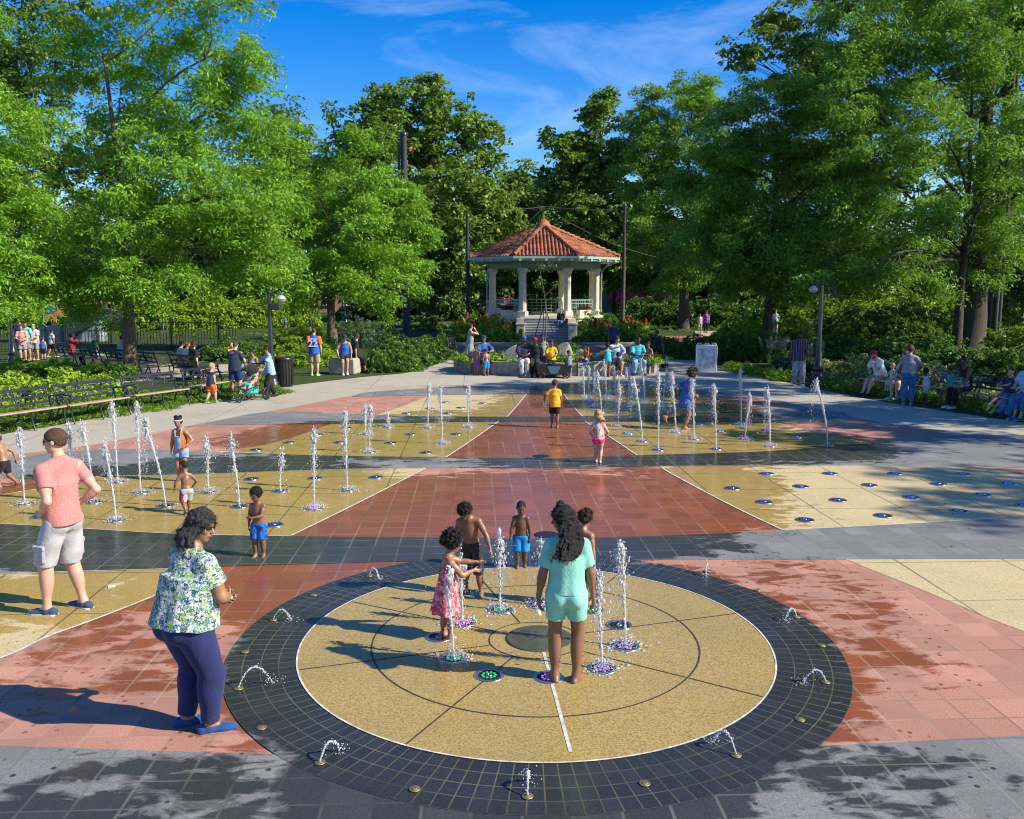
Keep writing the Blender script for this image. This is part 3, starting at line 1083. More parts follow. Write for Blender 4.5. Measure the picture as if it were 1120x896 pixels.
M_REDP = mat('red_awning_cloth', (.52, .025, .03), .6)
M_LAMP = mat('lamp_globe', (.42, .42, .42), .25, var=.03)
M_DGLASS = mat('dark_window_glass', (.03, .04, .05), .08, var=.1)


def brick(name, a, b):
    t = NT(name)
    mp_ = t.n('ShaderNodeMapping', inp={'Rotation': (PI / 2, 0, 0)})
    t.set(mp_.inputs['Vector'], t.obj)
    bt = t.n('ShaderNodeTexBrick', inp={'Color1': a, 'Color2': b, 'Mortar': (.3, .27, .23, 1), 'Scale': 3.0, 'Mortar Size': .012})
    t.set(bt.inputs['Vector'], mp_.outputs[0])
    return t.done(t.bsdf(Base_Color=bt.outputs[0], Roughness=.9))


M_BRICK = brick('red_brick', (.33, .11, .07, 1), (.26, .085, .055, 1))
M_BRICK2 = brick('pink_brick', (.42, .24, .18, 1), (.36, .19, .15, 1))

# ---------------------------------------------------------------- bandstand
gb = G(597, 372.0)
PLY = gb.y + 2.5                       # front edge of the platform
R8 = 56.5 * (PLY + 2.2) / FPX / .924   # column ring
GC = Vector((gb.x + .05, PLY + .924 * R8 + .25, 0))
ZP = zat(Vector((0, PLY, 0)), 346.0)   # platform
ZC = zat(Vector((0, PLY, 0)), 293.0)   # column tops
ZE = zat(Vector((0, PLY, 0)), 281.5)   # eaves
ZA = zat(GC, 247.0)
RE = 79.5 * (GC.y - 1.5) / FPX / .924
root = empty('bandstand', GC, 0, 'octagonal cream bandstand with red tiled roof, teal eaves and front steps', 'bandstand')


def octo(r, z=None, off=PI / 8):
    p = [(r * math.cos(off + k * PI / 4), r * math.sin(off + k * PI / 4)) for k in range(8)]
    return p if z is None else [(x, y, z) for x, y in p]


m = MB(); m.prism(octo(R8 + .42), .0, ZP - .16); m.prism(octo(R8 + .55), ZP - .16, ZP); m.build('platform', M_CREAM, root)
for k in range(8):
    q = PI / 8 + k * PI / 4
    x, y = R8 * math.cos(q), R8 * math.sin(q)
    m = MB()
    m.box((x, y, ZP + .16), (.58, .58, .30), q, bev=.03)
    m.lathe([(.26, ZP + .30), (.275, ZP + .37), (.24, ZP + .43), (.23, ZP + 1.2), (.215, ZC - .4), (.225, ZC - .34), (.26, ZC - .28), (.27, ZC - .2)], (x, y, 0), 8, sm=False, ang=q + PI / 8)
    m.box((x, y, ZC - .10), (.54, .54, .20), q, bev=.02)
    m.build('column', M_CREAM, root)
# beam, ceiling, fascia
m = MB()
for k in range(8):
    a0, a1 = PI / 8 + k * PI / 4, PI / 8 + (k + 1) * PI / 4
    for (ri, ro, z0, z1) in ((R8 - .3, R8 + .3, ZC, ZC + .42),):
        p = [(ri * math.cos(a0), ri * math.sin(a0)), (ro * math.cos(a0), ro * math.sin(a0)), (ro * math.cos(a1), ro * math.sin(a1)), (ri * math.cos(a1), ri * math.sin(a1))]
        m.prism(p, z0, z1)
m.build('beam', M_TEAL, root)
m = MB(); m.prism(octo(RE - .25), ZC + .425, ZC + .50); m.build('soffit', M_CREAM, root)
m = MB()
for k in range(8):
    a0, a1 = PI / 8 + k * PI / 4, PI / 8 + (k + 1) * PI / 4
    for (ri, ro, z0, z1) in ((RE - .22, RE - .02, ZC + .46, ZE - .12), (RE - .1, RE + .08, ZE - .118, ZE + .04)):
        p = [(ri * math.cos(a0), ri * math.sin(a0)), (ro * math.cos(a0), ro * math.sin(a0)), (ro * math.cos(a1), ro * math.sin(a1)), (ri * math.cos(a1), ri * math.sin(a1))]
        m.prism(p, z0, z1)
    # gutter brackets
    for t in (.1, .3, .5, .7, .9):
        p0 = Vector((RE * math.cos(a0), RE * math.sin(a0), 0)); p1 = Vector((RE * math.cos(a1), RE * math.sin(a1), 0))
        p = p0.lerp(p1, t)
        m.box((p.x, p.y, ZE - .16), (.14, .16, .22), (a0 + a1) / 2)
m.build('gutter', M_TEALP, root)
for k, (sx) in enumerate((-1, 1)):
    m = MB()
    m.tube([(sx * (RE - .15) * .924, -(RE * .38), ZE - .2), (sx * (R8 + .65) * .924, -(R8 * .40), ZC + .1), (sx * (R8 + .38) * .924, -(R8 * .385), ZC - .25), (sx * (R8 + .38) * .924, -(R8 * .385), .1)], .05, 6)
    m.build('downpipe', M_TEALP, root)
# tiled roof: base cone plus rounded tile rolls running down each face
m = MB()
top = Vector((0, 0, ZA))
ro_ = [Vector(p) for p in octo(RE + .05, ZE)]
m.add([top] + ro_, [(0, k + 1, (k + 1) % 8 + 1) for k in range(8)])
m.add(ro_ + [Vector(p) for p in octo(RE - .05, ZE - .02)], [(k, (k + 1) % 8, 8 + (k + 1) % 8, 8 + k) for k in range(8)])
for k in range(8):
    a, b_ = ro_[k], ro_[(k + 1) % 8]
    nt = 17
    for i in range(nt):
        t = (i + .5) / nt
        e = a.lerp(b_, t)
        # roll runs parallel to the fall line until it meets a hip
        mid = a.lerp(b_, .5)
        f = 1 - abs(t - .5) * 2
        up = e + (top - mid) * f
        if f < .06: continue
        nrm = (b_ - a).cross(top - a).normalized()
        d_ = (up - e) * 1.0
        steps = max(2, int(d_.length / .55))
        pts, rs = [], []
        for j in range(steps):
            p0 = e + d_ * (j / steps); p1 = e + d_ * ((j + 1) / steps)
            pts += [p0 + nrm * .035, p1 + nrm * .005]; rs += [.098, .082]
        m.tube(pts, rs, 6)
    hp, hr = [], []
    for j in range(15):
        p0 = a.lerp(top, j / 15); p1 = a.lerp(top, (j + 1) / 15)
        nz = Vector((0, 0, .09))
        hp += [p0 + nz * 1.5, p1 + nz * .9]; hr += [.16, .13]
    m.tube(hp, hr, 8)
m.build('roof', M_TILE, root)
m = MB(); m.lathe([(.55, ZA - .18), (.58, ZA), (.42, ZA + .12), (.36, ZA + .3), (.12, ZA + .42), (.05, ZA + .5), (.04, ZA + 1.0)], n=12)
m.build('finial', M_TILE, root)
# stairs with piers
nst = 8
sw = 46.0 * (gb.y + 1) / FPX
yb = -(GC.y - gb.y)
m = MB()
run = (-(R8 + .55) * .924 - yb) / nst
for i in range(nst):
    h = ZP * (i + 1) / (nst + 1)
    m.box((0, yb + run * (i + .5) + .0, h / 2), (sw, run, h))
    m.box((0, yb + run * (i + .5) - .02, h + .02), (sw - .01, run + .06, .045), bev=.01)
m.build('stairs', M_STEP, root)
for sx in (-1, 1):
    m = MB()
    px_ = sx * (sw / 2 + .29)
    ye = -(R8 + .55) * .924
    m.box((px_, yb + .3, ZP * .33), (.56, .7, ZP * .66 + .02), bev=.03)
    m.box((px_, yb + .3, ZP * .66 + .06), (.66, .8, .12), bev=.03)
    m.box((px_, (yb + .65 + ye) / 2, ZP * .5 - .05), (.5, ye - yb - .65, ZP * .92))
    m.build('stair_pier', M_CREAM, root)
for k in range(8):
    if k == 5: continue                 # the stairs' side
    a0, a1 = PI / 8 + k * PI / 4, PI / 8 + (k + 1) * PI / 4
    p0 = Vector((R8 * math.cos(a0), R8 * math.sin(a0), ZP)); p1 = Vector((R8 * math.cos(a1), R8 * math.sin(a1), ZP))
    m = MB()
    u = (p1 - p0).normalized()
    p0 += u * .4; p1 -= u * .4
    for z in (.12, .35, .58, .81, 1.04):
        m.tube([p0 + Vector((0, 0, z)), p1 + Vector((0, 0, z))], .035 if z in (.12, 1.04) else .02, 6)
    for t in np.linspace(0, 1, 7):
        q = p0.lerp(p1, float(t))
        m.tube([q, q + Vector((0, 0, 1.06))], .022, 6)
    m.build('railing', M_TEALP, root)
M_CANNA = leaf_mat('canna_leaf', (.20, .36, .05), (.34, .54, .06))
M_BED = leaf_mat('bed_plant_leaf', (.16, .31, .04), (.28, .46, .05))
M_FLRED = leaf_mat('red_petal', (.62, .03, .025), (.5, .03, .02), gloss=.2)
M_FLYEL = leaf_mat('yellow_petal', (.75, .50, .03), (.6, .4, .03), gloss=.2)
M_FLOR = leaf_mat('orange_petal', (.72, .22, .06), (.6, .2, .05), gloss=.2)
M_FLPINK = leaf_mat('salmon_petal', (.70, .22, .20), (.6, .2, .2), gloss=.2)
# flower boxes on the platform edge
for sx, lab in ((-1, 'planter box of dark red flowers on the bandstand edge left of the steps'), (1, 'planter box of dark red flowers on the bandstand edge right of the steps')):
    c = GC + Vector((sx * R8 * .68, -(R8 + .05) * .73, ZP + .0))
    t = empty('planter_box', c, sx * PI / 4, lab, 'planter', 'planter boxes on the bandstand')
    m = MB(); m.box((0, 0, .20), (1.15, .34, .40), bev=.02); m.build('box', M_CREAM, t)
    rg = np.random.default_rng(5 + sx)
    cen = np.stack([rg.uniform(-.5, .5, 12), rg.uniform(-.12, .12, 12), rg.uniform(.48, .66, 12)], 1)
    V, F, T = leaf_cloud(rg, cen, np.full(12, .2), 30, .12, .07, None, flat=.8)
    link('flowers', np_mesh('flowers', V, F, False, T), leaf_mat('coleus_leaf_' + ('a' if sx < 0 else 'b'), (.16, .03, .03), (.25, .05, .04)), t)

# steel poles, cables and mast light of the bandstand
apex = Vector((GC.x, GC.y, zat(GC, 226.0)))


def pole(name, label, base, top_py, r, cat='pole', m_=None, group=None):
    z = zat(base, top_py)
    t = empty(name, base, 0, label, cat, group)
    mm = MB(); mm.lathe([(r * 1.35, 0), (r * 1.35, .25), (r, .30), (r, z * .62), (r * .86, z * .63), (r * .80, z)], n=12); mm.build('shaft', m_ or M_STEEL, t)
    mm = MB(); mm.lathe([(r * .95, z - .02), (r * .95, z + .12), (r * .5, z + .2), (.01, z + .22)], n=12); mm.build('cap', M_IRON, t)
    return t


pl = G(512, 366); pr = G(681, 366)
pole('cable_pole', 'dark steel cable pole left of the bandstand', pl, 238, .13, group='cable poles beside the bandstand')
pole('cable_pole', 'dark steel cable pole right of the bandstand', pr, 226, .14, group='cable poles beside the bandstand')
lp = G(445, 374)
t = pole('light_mast', 'very tall dark steel mast standing in front of the big round maple', lp, 148, .24, 'mast')
mm = MB(); zt = zat(lp, 165); mm.box((-.30, 0, zt - .8), (.16, .16, 2.6), bev=.02); mm.build('equipment_box', M_IRON, t)
mm = MB(); mm.tube([(.2, 0, zt + .1), (.55, 0, zt + .1)], .04, 6); mm.ball((.62, 0, zt + .1), .09); mm.build('bracket', M_REDP, t)


def cable(label, a, b, sag, r=.022):
    pts = [a.lerp(b, i / 14) - Vector((0, 0, sag * 4 * (i / 14) * (1 - i / 14))) for i in range(15)]
    c = Vector(a)
    mm = MB(); mm.tube([p - c for p in pts], r, 5)
    o = mm.build('support_cable', M_GALV, None, c)
    tag(o, label, 'cable', 'cables strung over the bandstand')


zl, zr_ = zat(pl, 240), zat(pr, 228)
PLt, PRt = Vector((pl.x, pl.y, zl)), Vector((pr.x, pr.y, zr_))
lm_top = Vector((lp.x, lp.y, zat(lp, 214)))
cable('long cable from the tall mast to the bandstand peak', lm_top, apex, .5)
cable('short cable from the bandstand peak to the top of the right-hand pole', apex, PRt + Vector((0, 0, -.05)), .1)
cable('cable drooping from the bandstand peak to the lower left, upper one of two', apex, at(505, 272, pl.y), .7)
cable('cable drooping from the bandstand peak to the lower left, lower one of two', apex, at(520, 279, GC.y - 2), .5)
cable('cable running down from the bandstand peak past the right pole', apex, at(738, 285, pr.y + 3), .6)
mm = MB(); mm.lathe([(.05, 0), (.035, apex.z - ZA - .75)], n=8)
o = mm.build('cable_mast', M_GALV, None, Vector((GC.x, GC.y, ZA + .8))); tag(o, 'slim steel rod above the finial that gathers the cables', 'mast')

# steel mast on the right
b = G(1084, 389)
t = empty('steel_mast', b, math.radians(20), 'heavy fluted steel mast beside the thick black tree on the right', 'mast')
mm = MB()
for i in range(6):
    q = i * PI / 3
    mm.lathe([(.11, 0), (.10, 14)], (.22 * math.cos(q), .22 * math.sin(q), 0), 10)
mm.lathe([(.24, 0), (.22, 14)], n=12)
mm.build('shaft', M_GALV, t)
mm = MB(); mm.lathe([(.6, 0), (.6, .12), (.5, .2), (.45, .3)], n=20); mm.build('footing', M_STONE, t)

# ---------------------------------------------------------------- lamps


def lamp_post(label, base, top_py, arm, rz=0, flood=False):
    z = zat(base, top_py)
    t = empty('street_lamp', base, rz, label, 'lamp', 'park lamp posts')
    mm = MB()
    mm.lathe([(.24, 0), (.24, .18), (.19, .22), (.17, .42), (.20, .46), (.13, .56), (.115, .9), (.095, 1.0), (.075, 1.1), (.07, z * .8), (.055, z)], n=12)
    mm.build('post', M_IRON, t)
    mm = MB()
    mm.tube([(0, 0, z - .25), (arm * .25, 0, z + .03), (arm * .7, 0, z + .12), (arm, 0, z + .02), (arm, 0, z - .04)], .028, 8)
    mm.tube([(0, 0, z - .55), (arm * .3, 0, z - .22), (arm * .5, 0, z + .06)], .016, 6)
    mm.ball((0, 0, z + .06), .07)
    mm.build('arm', M_IRON, t)
    mm = MB(); mm.lathe([(.05, z - .03), (.09, z - .05), (.15, z - .12), (.17, z - .15)], (arm, 0, 0), 16, cap=False); mm.build('hood', M_LAMP, t)
    mm = MB(); mm.lathe([(.15, z - .145), (.13, z - .21), (.07, z - .25), (.01, z - .26)], (arm, 0, 0), 14); mm.build('globe', M_LAMP, t)
    if flood:
        mm = MB(); mm.box((.20, -.06, z - .38), (.34, .22, .22), bev=.03); mm.tube([(0, 0, z - .38), (.1, 0, z - .38)], .03, 6); mm.build('floodlight', M_STEEL, t)
    return t


lamp_post('black park lamp beside the litter bin, with a box floodlight under its arm', G(298, 424), 322, .38, 0, True)
lamp_post('black park lamp standing to the right of the man in the striped shirt', G(894, 418), 312, -.28)
lamp_post('black lamp post at the left edge beside the group of standing people', G(15, 398), 318, -.5)
lamp_post('distant park lamp behind the left shrubs and the stone seat', G(378, 353), 320, -.5)
# ---------------------------------------------------------------- benches


def bench():
    t = empty('park_bench', (0, 0, 0), 0, 'x', 'bench', 'park benches')
    Lb = 1.80
    mm = MB()
    for i in range(4):
        mm.box((0, -.20 + i * .115, .445 - .012 * i), (Lb, .095, .035), bev=.008)
    mm.build('seat', M_WOOD, t)
    mm = MB()
    for k, (y, z) in enumerate(((.235, .56), (.275, .70), (.335, .875))):
        mm.box((0, y, z), (Lb, .03, .07 if k == 2 else .05), M=Matrix.Rotation(-.28, 3, 'X'), bev=.008)
    for s in (-.48, .48, 0):
        for q in (-1, 1):
            pts = [(s + q * .20 - q * .20 * math.cos(a), .245 + .09 * math.sin(a) * .8, .57 + .25 * math.sin(a)) for a in np.linspace(0, PI, 9)]
            mm.tube(pts, .013, 5)
    mm.build('backrest', M_IRON, t)
    for x in (-Lb / 2 + .06, 0, Lb / 2 - .06):
        mm = MB()
        mm.tube([(x, -.30, .0), (x, -.25, .12), (x, -.20, .28), (x, -.22, .42)], .022, 6)
        mm.tube([(x, .36, .0), (x, .28, .16), (x, .20, .32), (x, .20, .44), (x, .26, .62), (x, .36, .92)], .022, 6)
        mm.tube([(x, -.22, .42), (x, 0, .415), (x, .20, .40)], .02, 6)
        if x:
            mm.tube([(x, .27, .66), (x, .05, .70), (x, -.16, .68), (x, -.25, .62), (x, -.25, .54), (x, -.18, .52), (x, -.16, .58)], .018, 6)
            mm.tube([(x, -.12, .42), (x, -.02, .56), (x, .10, .58), (x, .16, .48)], .012, 5)
        mm.build('leg', M_IRON, t)
    return t


bench0 = bench()
BENCHES = []


def put_bench(a, b, face, label, first=[True]):
    """a,b: ground points under the front legs, left to right as one faces the bench front"""
    a, b = Vector(a), Vector(b)
    c = (a + b) / 2
    d = (b - a).normalized()
    rz = math.atan2(d.y, d.x)
    n_ = Vector((-math.sin(rz), math.cos(rz), 0))
    c += n_ * .27
    if first[0]:
        o = bench0; first[0] = False
    else:
        o = copy_tree(bench0)
    o.location = (c.x, c.y, c.z); o.rotation_euler = (0, 0, rz)
    o['label'] = label
    BENCHES.append(o)
    return o


put_bench(G(5, 477), G(69, 466.5), 0, 'near left bench cut off by the left edge of the photo')
put_bench(G(79, 465), G(145, 454), 0, 'near left bench between the cut-off bench and the one by the tree')
put_bench(G(152, 452), G(208, 443.5), 0, 'near left bench in front of the ground cover tree')
put_bench(G(216, 441), G(262, 432), 0, 'near left bench behind the blond toddler in orange')
bb = [(70, 398), (100, 401.5), (130, 405), (157, 408), (196, 413), (240, 418)]
labs = ['back row bench seen from behind where the person in maroon sits', 'back row bench where the light-capped person in green sits', 'back row bench where the person in pale blue sits alone',
        'back row bench just right of the honey locust trunk', 'back row bench seen from behind holding a group of three']
for i in range(5):
    put_bench(G(*bb[i + 1]) + Vector((-.06, 0, 0)), G(*bb[i]) + Vector((.06, 0, 0)), 1, labs[i])
br = [(928, 428.5), (997, 438.5), (1052, 447.5), (1108, 457), (1180, 470)]
labs = ['right bench with the maroon-capped man and the two in grey and white', 'right bench behind the standing woman in blue jeans', 'right bench with the boy in a cap and an empty left end', 'right bench cut off by the right edge of the photo']
RB_ = []
for i in range(4):
    RB_.append(put_bench(G(*br[i]) + Vector((.03, -.0, 0)), G(*br[i + 1]) + Vector((-.03, 0, 0)), 0, labs[i]))
put_bench(G(372, 380), G(398, 377), 0, 'far bench with long pale seat behind the left shrubs, first from left')
put_bench(G(400, 376.7), G(424, 373.5), 0, 'far bench with long pale seat behind the left shrubs, next to the lawn')

# ---------------------------------------------------------------- centre planter
pc = G(613, 412)
PX, PY, PRX, PRY = pc.x, pc.y + 2.6, 4.02, 2.6
t = empty('round_planter', (PX, PY, 0), 0, 'low round stone planter wall with people sitting along its front', 'planter')
mm = MB()
nseg = 40
for i in range(nseg):
    a0, a1 = 2 * PI * i / nseg, 2 * PI * (i + 1) / nseg - .006
    hj = .50 + .02 * math.sin(i * 7.7)
    ri, jo = .86, .015 * math.sin(i * 3.1)
    P = lambda a, k: (PRX * k * math.cos(a), PRY * k * math.sin(a))
    mm.prism([P(a0, ri), P(a0, 1 + jo), P(a1, 1 + jo), P(a1, ri)][::1], 0, hj)
mm.build('wall', M_STONED, t)
mm = MB(); mm.prism([(PRX * .88 * math.cos(2 * PI * i / 48), PRY * .88 * math.sin(2 * PI * i / 48)) for i in range(48)], 0, .42); mm.build('soil', M_SOILB, t)


def boulder(label, c, r, seed):
    rg = random.Random(seed)
    bm = bmesh.new()
    bmesh.ops.create_icosphere(bm, subdivisions=3, radius=1)
    ph = [(Vector((rg.uniform(-1, 1), rg.uniform(-1, 1), rg.uniform(-1, 1))).normalized(), rg.uniform(.55, .9)) for _ in range(9)]
    for v in bm.verts:
        for n_, d in ph:
            k = v.co.dot(n_) - d
            if k > 0: v.co -= n_ * k * .9
        v.co = Vector((v.co.x * r[0], v.co.y * r[1], v.co.z * r[2]))
    me = bpy.data.meshes.new('boulder'); bm.to_mesh(me); bm.free()
    o = link('boulder', me, M_STONED); o.location = c
    tag(o, label, 'rock', 'boulders in the round planter')


boulder('large grey boulder in the planter behind the man in the blue cap', (PX - 1.5, PY - .3, .55), (.95, .6, .55), 1)
boulder('grey boulder at the left end of the planter', (PX - 3.0, PY - .9, .5), (.5, .4, .45), 2)
boulder('pale boulder beside the sapling in the planter', (PX + .35, PY + .2, .6), (.45, .4, .5), 3)
boulder('dark boulder behind the shirtless boy holding the orange stick', (PX + 2.1, PY - .8, .5), (.75, .5, .42), 4)
boulder('small square boulder right of the sapling', (PX + 1.0, PY + .1, .5), (.35, .3, .35), 5)

# stone seat block
b = G(372, 410)
mm = MB(); mm.box((0, 0, .30), (1.02, .75, .60), math.radians(-12), bev=.04)
o = mm.build('stone_seat', M_STONE, None, (b.x + .12, b.y + .45, 0)); tag(o, 'tan stone block where the two people sit by the left shrubs', 'stone block')
b = G(1094, 457)
# ---------------------------------------------------------------- litter bins, sign, wagon


def bin_(label, base, h, r):
    t = empty('litter_bin', base, 0, label, 'bin', 'litter bins')
    mm = MB(); mm.lathe([(r * .86, 0), (r * .86, .06), (r * .9, .08), (r, h * .86), (r * 1.06, h * .87), (r * 1.06, h * .92)], n=20)
    for k in range(20):
        q = 2 * PI * k / 20
        mm.box((r * .97 * math.cos(q), r * .97 * math.sin(q), h * .46), (.015, .05, h * .76), q)
    mm.build('body', M_BLACKP, t)
    mm = MB(); mm.lathe([(r * 1.08, h * .92), (r * 1.02, h * .97), (r * .6, h), (r * .55, h * .95), (.01, h * .94)], n=20); mm.build('lid', M_IRON, t)
    return t


t = bin_('black ribbed litter bin with red wrappers on top beside the left lamp', G(311, 423), 1.0, .31)
mm = MB(); mm.box((-.05, -.05, .985), (.22, .12, .05), .4, bev=.01); mm.box((.12, .02, .97), (.12, .1, .04), .9, bev=.01); mm.build('rubbish', M_REDP, t)
bin_('left one of two dark bins on the far lawn', G(407, 350.5), 1.25, .45)
bin_('right one of two dark bins on the far lawn, slightly bluish', G(415.5, 350.5), 1.25, .45)

b = G(774, 407)
t = empty('sandwich_board', b + Vector((0, .3, 0)), math.radians(-8), 'white plastic A-frame sign board standing on the walk by the right hedge', 'sign')
for s in (-1, 1):
    mm = MB()
    Mx = Matrix.Rotation(-s * .20, 3, 'X')
    mm.box((0, s * .20, .50), (.78, .035, 1.04), M=Mx, bev=.012)
    mm.build('panel', M_WHITEP, t)
mm = MB()
Mx = Matrix.Rotation(.20, 3, 'X')
mm.box((0, -.222, .50), (.62, .008, .80), M=Mx)
mm.build('poster', mat('faded_poster', (.60, .62, .66), .6, var=.5, scale=5), t)
mm = MB()
for x in (-.28, 0, .28):
    mm.tube([(x - .09, 0, 1.0), (x - .06, 0, 1.09), (x + .06, 0, 1.09), (x + .09, 0, 1.0)], .018, 6)
mm.build('handle', M_WHITEP, t)

# folding wagon in front of the planter
b = G(606, 414.5)
t = empty('folding_wagon', b + Vector((0, .35, 0)), 0, 'black folding wagon with a blue cloth front parked before the planter wall', 'wagon')
t.scale = (.82, .9, .9)
mm = MB()
mm.prism([(-.70, -.32), (.70, -.32), (.70, .32), (-.70, .32)], .16, .22)
for s in (-1, 1):
    mm.add([(s * .70, -.32, .2), (s * .70, .32, .2), (s * .78, .36, .52), (s * .78, -.36, .52), (s * .66, -.30, .2), (s * .66, .30, .2), (s * .74, .34, .52), (s * .74, -.34, .52)],
           [(0, 1, 2, 3), (4, 7, 6, 5), (0, 3, 7, 4), (1, 5, 6, 2), (2, 6, 7, 3)])
    mm.add([(-.70, s * .32, .2), (.70, s * .32, .2), (.78, s * .36, .52), (-.78, s * .36, .52), (-.70, s * .29, .2), (.70, s * .29, .2), (.78, s * .33, .52), (-.78, s * .33, .52)],
           [(0, 1, 2, 3), (4, 7, 6, 5), (0, 3, 7, 4), (1, 5, 6, 2), (2, 6, 7, 3)])
mm.build('basket', M_BLACKP, t)
mm = MB(); mm.add([(-.30, -.375, .50), (.30, -.375, .50), (.14, -.335, .20), (-.14, -.335, .20), (-.30, -.36, .50), (.30, -.36, .50), (.14, -.32, .2), (-.14, -.32, .2)], [(3, 2, 1, 0), (4, 5, 6, 7), (0, 1, 5, 4), (1, 2, 6, 5), (2, 3, 7, 6), (3, 0, 4, 7)])
mm.build('cloth_panel', mat('faded_denim_cloth', (.10, .15, .22), .9), t)
for x in (-.52, .52):
    for y in (-.34, .34):
        mm = MB()
        for k in range(1):
            pts = [(x + .11 * math.cos(q), y, .12 + .11 * math.sin(q)) for q in np.linspace(0, 2 * PI, 15)]
            mm.tube(pts, .028, 6, cap=False)
            mm.box((x, y, .12), (.17, .02, .03)); mm.box((x, y, .12), (.03, .022, .17))
        mm.build('wheel', M_BLACKP, t)

# ---------------------------------------------------------------- iron fences


def fence(label, a, b, h=1.15, gap=.16):
    a, b = Vector(a), Vector(b)
    L = (b - a).length
    rz = math.atan2(b.y - a.y, b.x - a.x)
    t = empty('iron_fence', a, rz, label, 'fence', 'black iron park fences')
    mm = MB()
    mm.box((L / 2, 0, h - .08), (L, .04, .035)); mm.box((L / 2, 0, .15), (L, .04, .035))
    n = int(L / gap)
    for i in range(n): mm.box(((i + .5) * gap, 0, h / 2), (.028, .028, h))
    mm.build('railing', M_IRON, t)
    for i in range(int(L / 2.4) + 1):
        mm = MB(); mm.box((min(L, i * 2.4), 0, h * .54), (.075, .075, h * 1.08)); mm.ball((min(L, i * 2.4), 0, h * 1.1), .05); mm.build('post', M_IRON, t)
    return t


fence('black iron fence behind the left back-row benches', G(-60, 386), G(122, 384))
fence('black iron fence left of the bin behind the left walk', G(135, 383), G(262, 381), 1.5)
fence('black iron fence in front of the far right playground', G(880, 371.5), G(1000, 371), 1.2)
fence('black iron fence on the far right lawn beyond the mast', G(1008, 371), G(1180, 372), 1.2)
mm = MB(); mm.box((0, 0, .75), (.16, .16, 1.5), bev=.02); mm.ball((0, 0, 1.52), .09)
o = mm.build('red_post', M_REDP, None, G(980, 371.8) + Vector((0, -.3, 0))); tag(o, 'short red post by the far right fence', 'post')

# playground at the back left
b = G(112, 378)
t = empty('play_bridge', b, math.radians(8), 'small arched wooden play bridge in the fenced playground on the left', 'play equipment')
mm = MB()
for i in range(15):
    q = math.radians(25 + 130 * i / 14)
    mm.box((-2.0 * math.cos(q), 0, 1.9 * math.sin(q) - .72), (.24, 1.1, .06), M=Matrix.Rotation(q - PI / 2, 3, 'Y').to_3x3())
mm.build('deck', M_WOOD, t)
for y in (-.55, .55):
    mm = MB()
    for dz in (.5, .9):
        mm.tube([(-2.0 * math.cos(math.radians(25 + 130 * i / 14)), y, 1.9 * math.sin(math.radians(25 + 130 * i / 14)) - .72 + dz) for i in range(15)], .04, 6)
    for i in range(0, 15, 1):
        q = math.radians(25 + 130 * i / 14); mm.tube([(-2.0 * math.cos(q), y, 1.9 * math.sin(q) - .70), (-2.0 * math.cos(q), y, 1.9 * math.sin(q) + .18)], .025, 5)
    mm.build('handrail', M_WOOD, t)
b = G(84, 374)
t = empty('play_shelter', b, 0, 'playground shelter with a flat yellow-edged roof behind the left fence', 'shelter')
for x in (-2.6, 2.6):
    for y in (-1, 1):
        mm = MB(); mm.box((x, y, 1.2), (.16, .16, 2.4), bev=.02); mm.build('post', M_STEEL, t)
mm = MB(); mm.box((0, 0, 2.46), (6.2, 2.8, .12), bev=.02); mm.build('roof', M_GALV, t)
mm = MB(); mm.box((0, -1.43, 2.40), (6.1, .05, .22)); mm.build('fascia', mat('ochre_paint', (.5, .36, .10), .6), t)
mm = MB(); mm.box((.6, .2, .72), (2.0, .9, 1.44), bev=.03); mm.box((-1.5, .2, .5), (1.2, .8, 1.0), bev=.03); mm.build('play_panel', mat('grey_play_panel', (.25, .30, .33), .5, var=.5, scale=3), t)
b = G(22, 372)
t = empty('round_sign', b + Vector((0, 4, 0)), 0, 'blue round sign high on an orange board beyond the left lamp post', 'sign')
zt = zat(b + Vector((0, 4, 0)), 336)
mm = MB(); mm.lathe([(.06, 0), (.05, zt)], n=8); mm.build('post', M_STEEL, t)
Mx = Matrix.Rotation(PI / 2, 3, 'X')
mm = MB()
k = 10
star = []
for i in range(2 * k):
    q = PI * i / k; r = 1.15 if i % 2 == 0 else .62
    star.append((r * math.cos(q), r * math.sin(q)))
mm2 = MB(); mm2.prism(star, 0, .04)
mm.add([Mx @ Vector(v) + Vector((0, -.04, zt)) for v in mm2.v], mm2.f)
mm.build('sunburst_board', mat('orange_board', (.62, .22, .10), .6), t)
mm = MB(); mm2 = MB(); mm2.lathe([(.42, .045), (.42, .08)], n=24)
mm.add([Mx @ Vector(v) + Vector((0, -.04, zt)) for v in mm2.v], mm2.f)
mm.build('disc', mat('blue_sign_paint', (.02, .17, .42), .4), t)

# ---------------------------------------------------------------- buildings in the distance


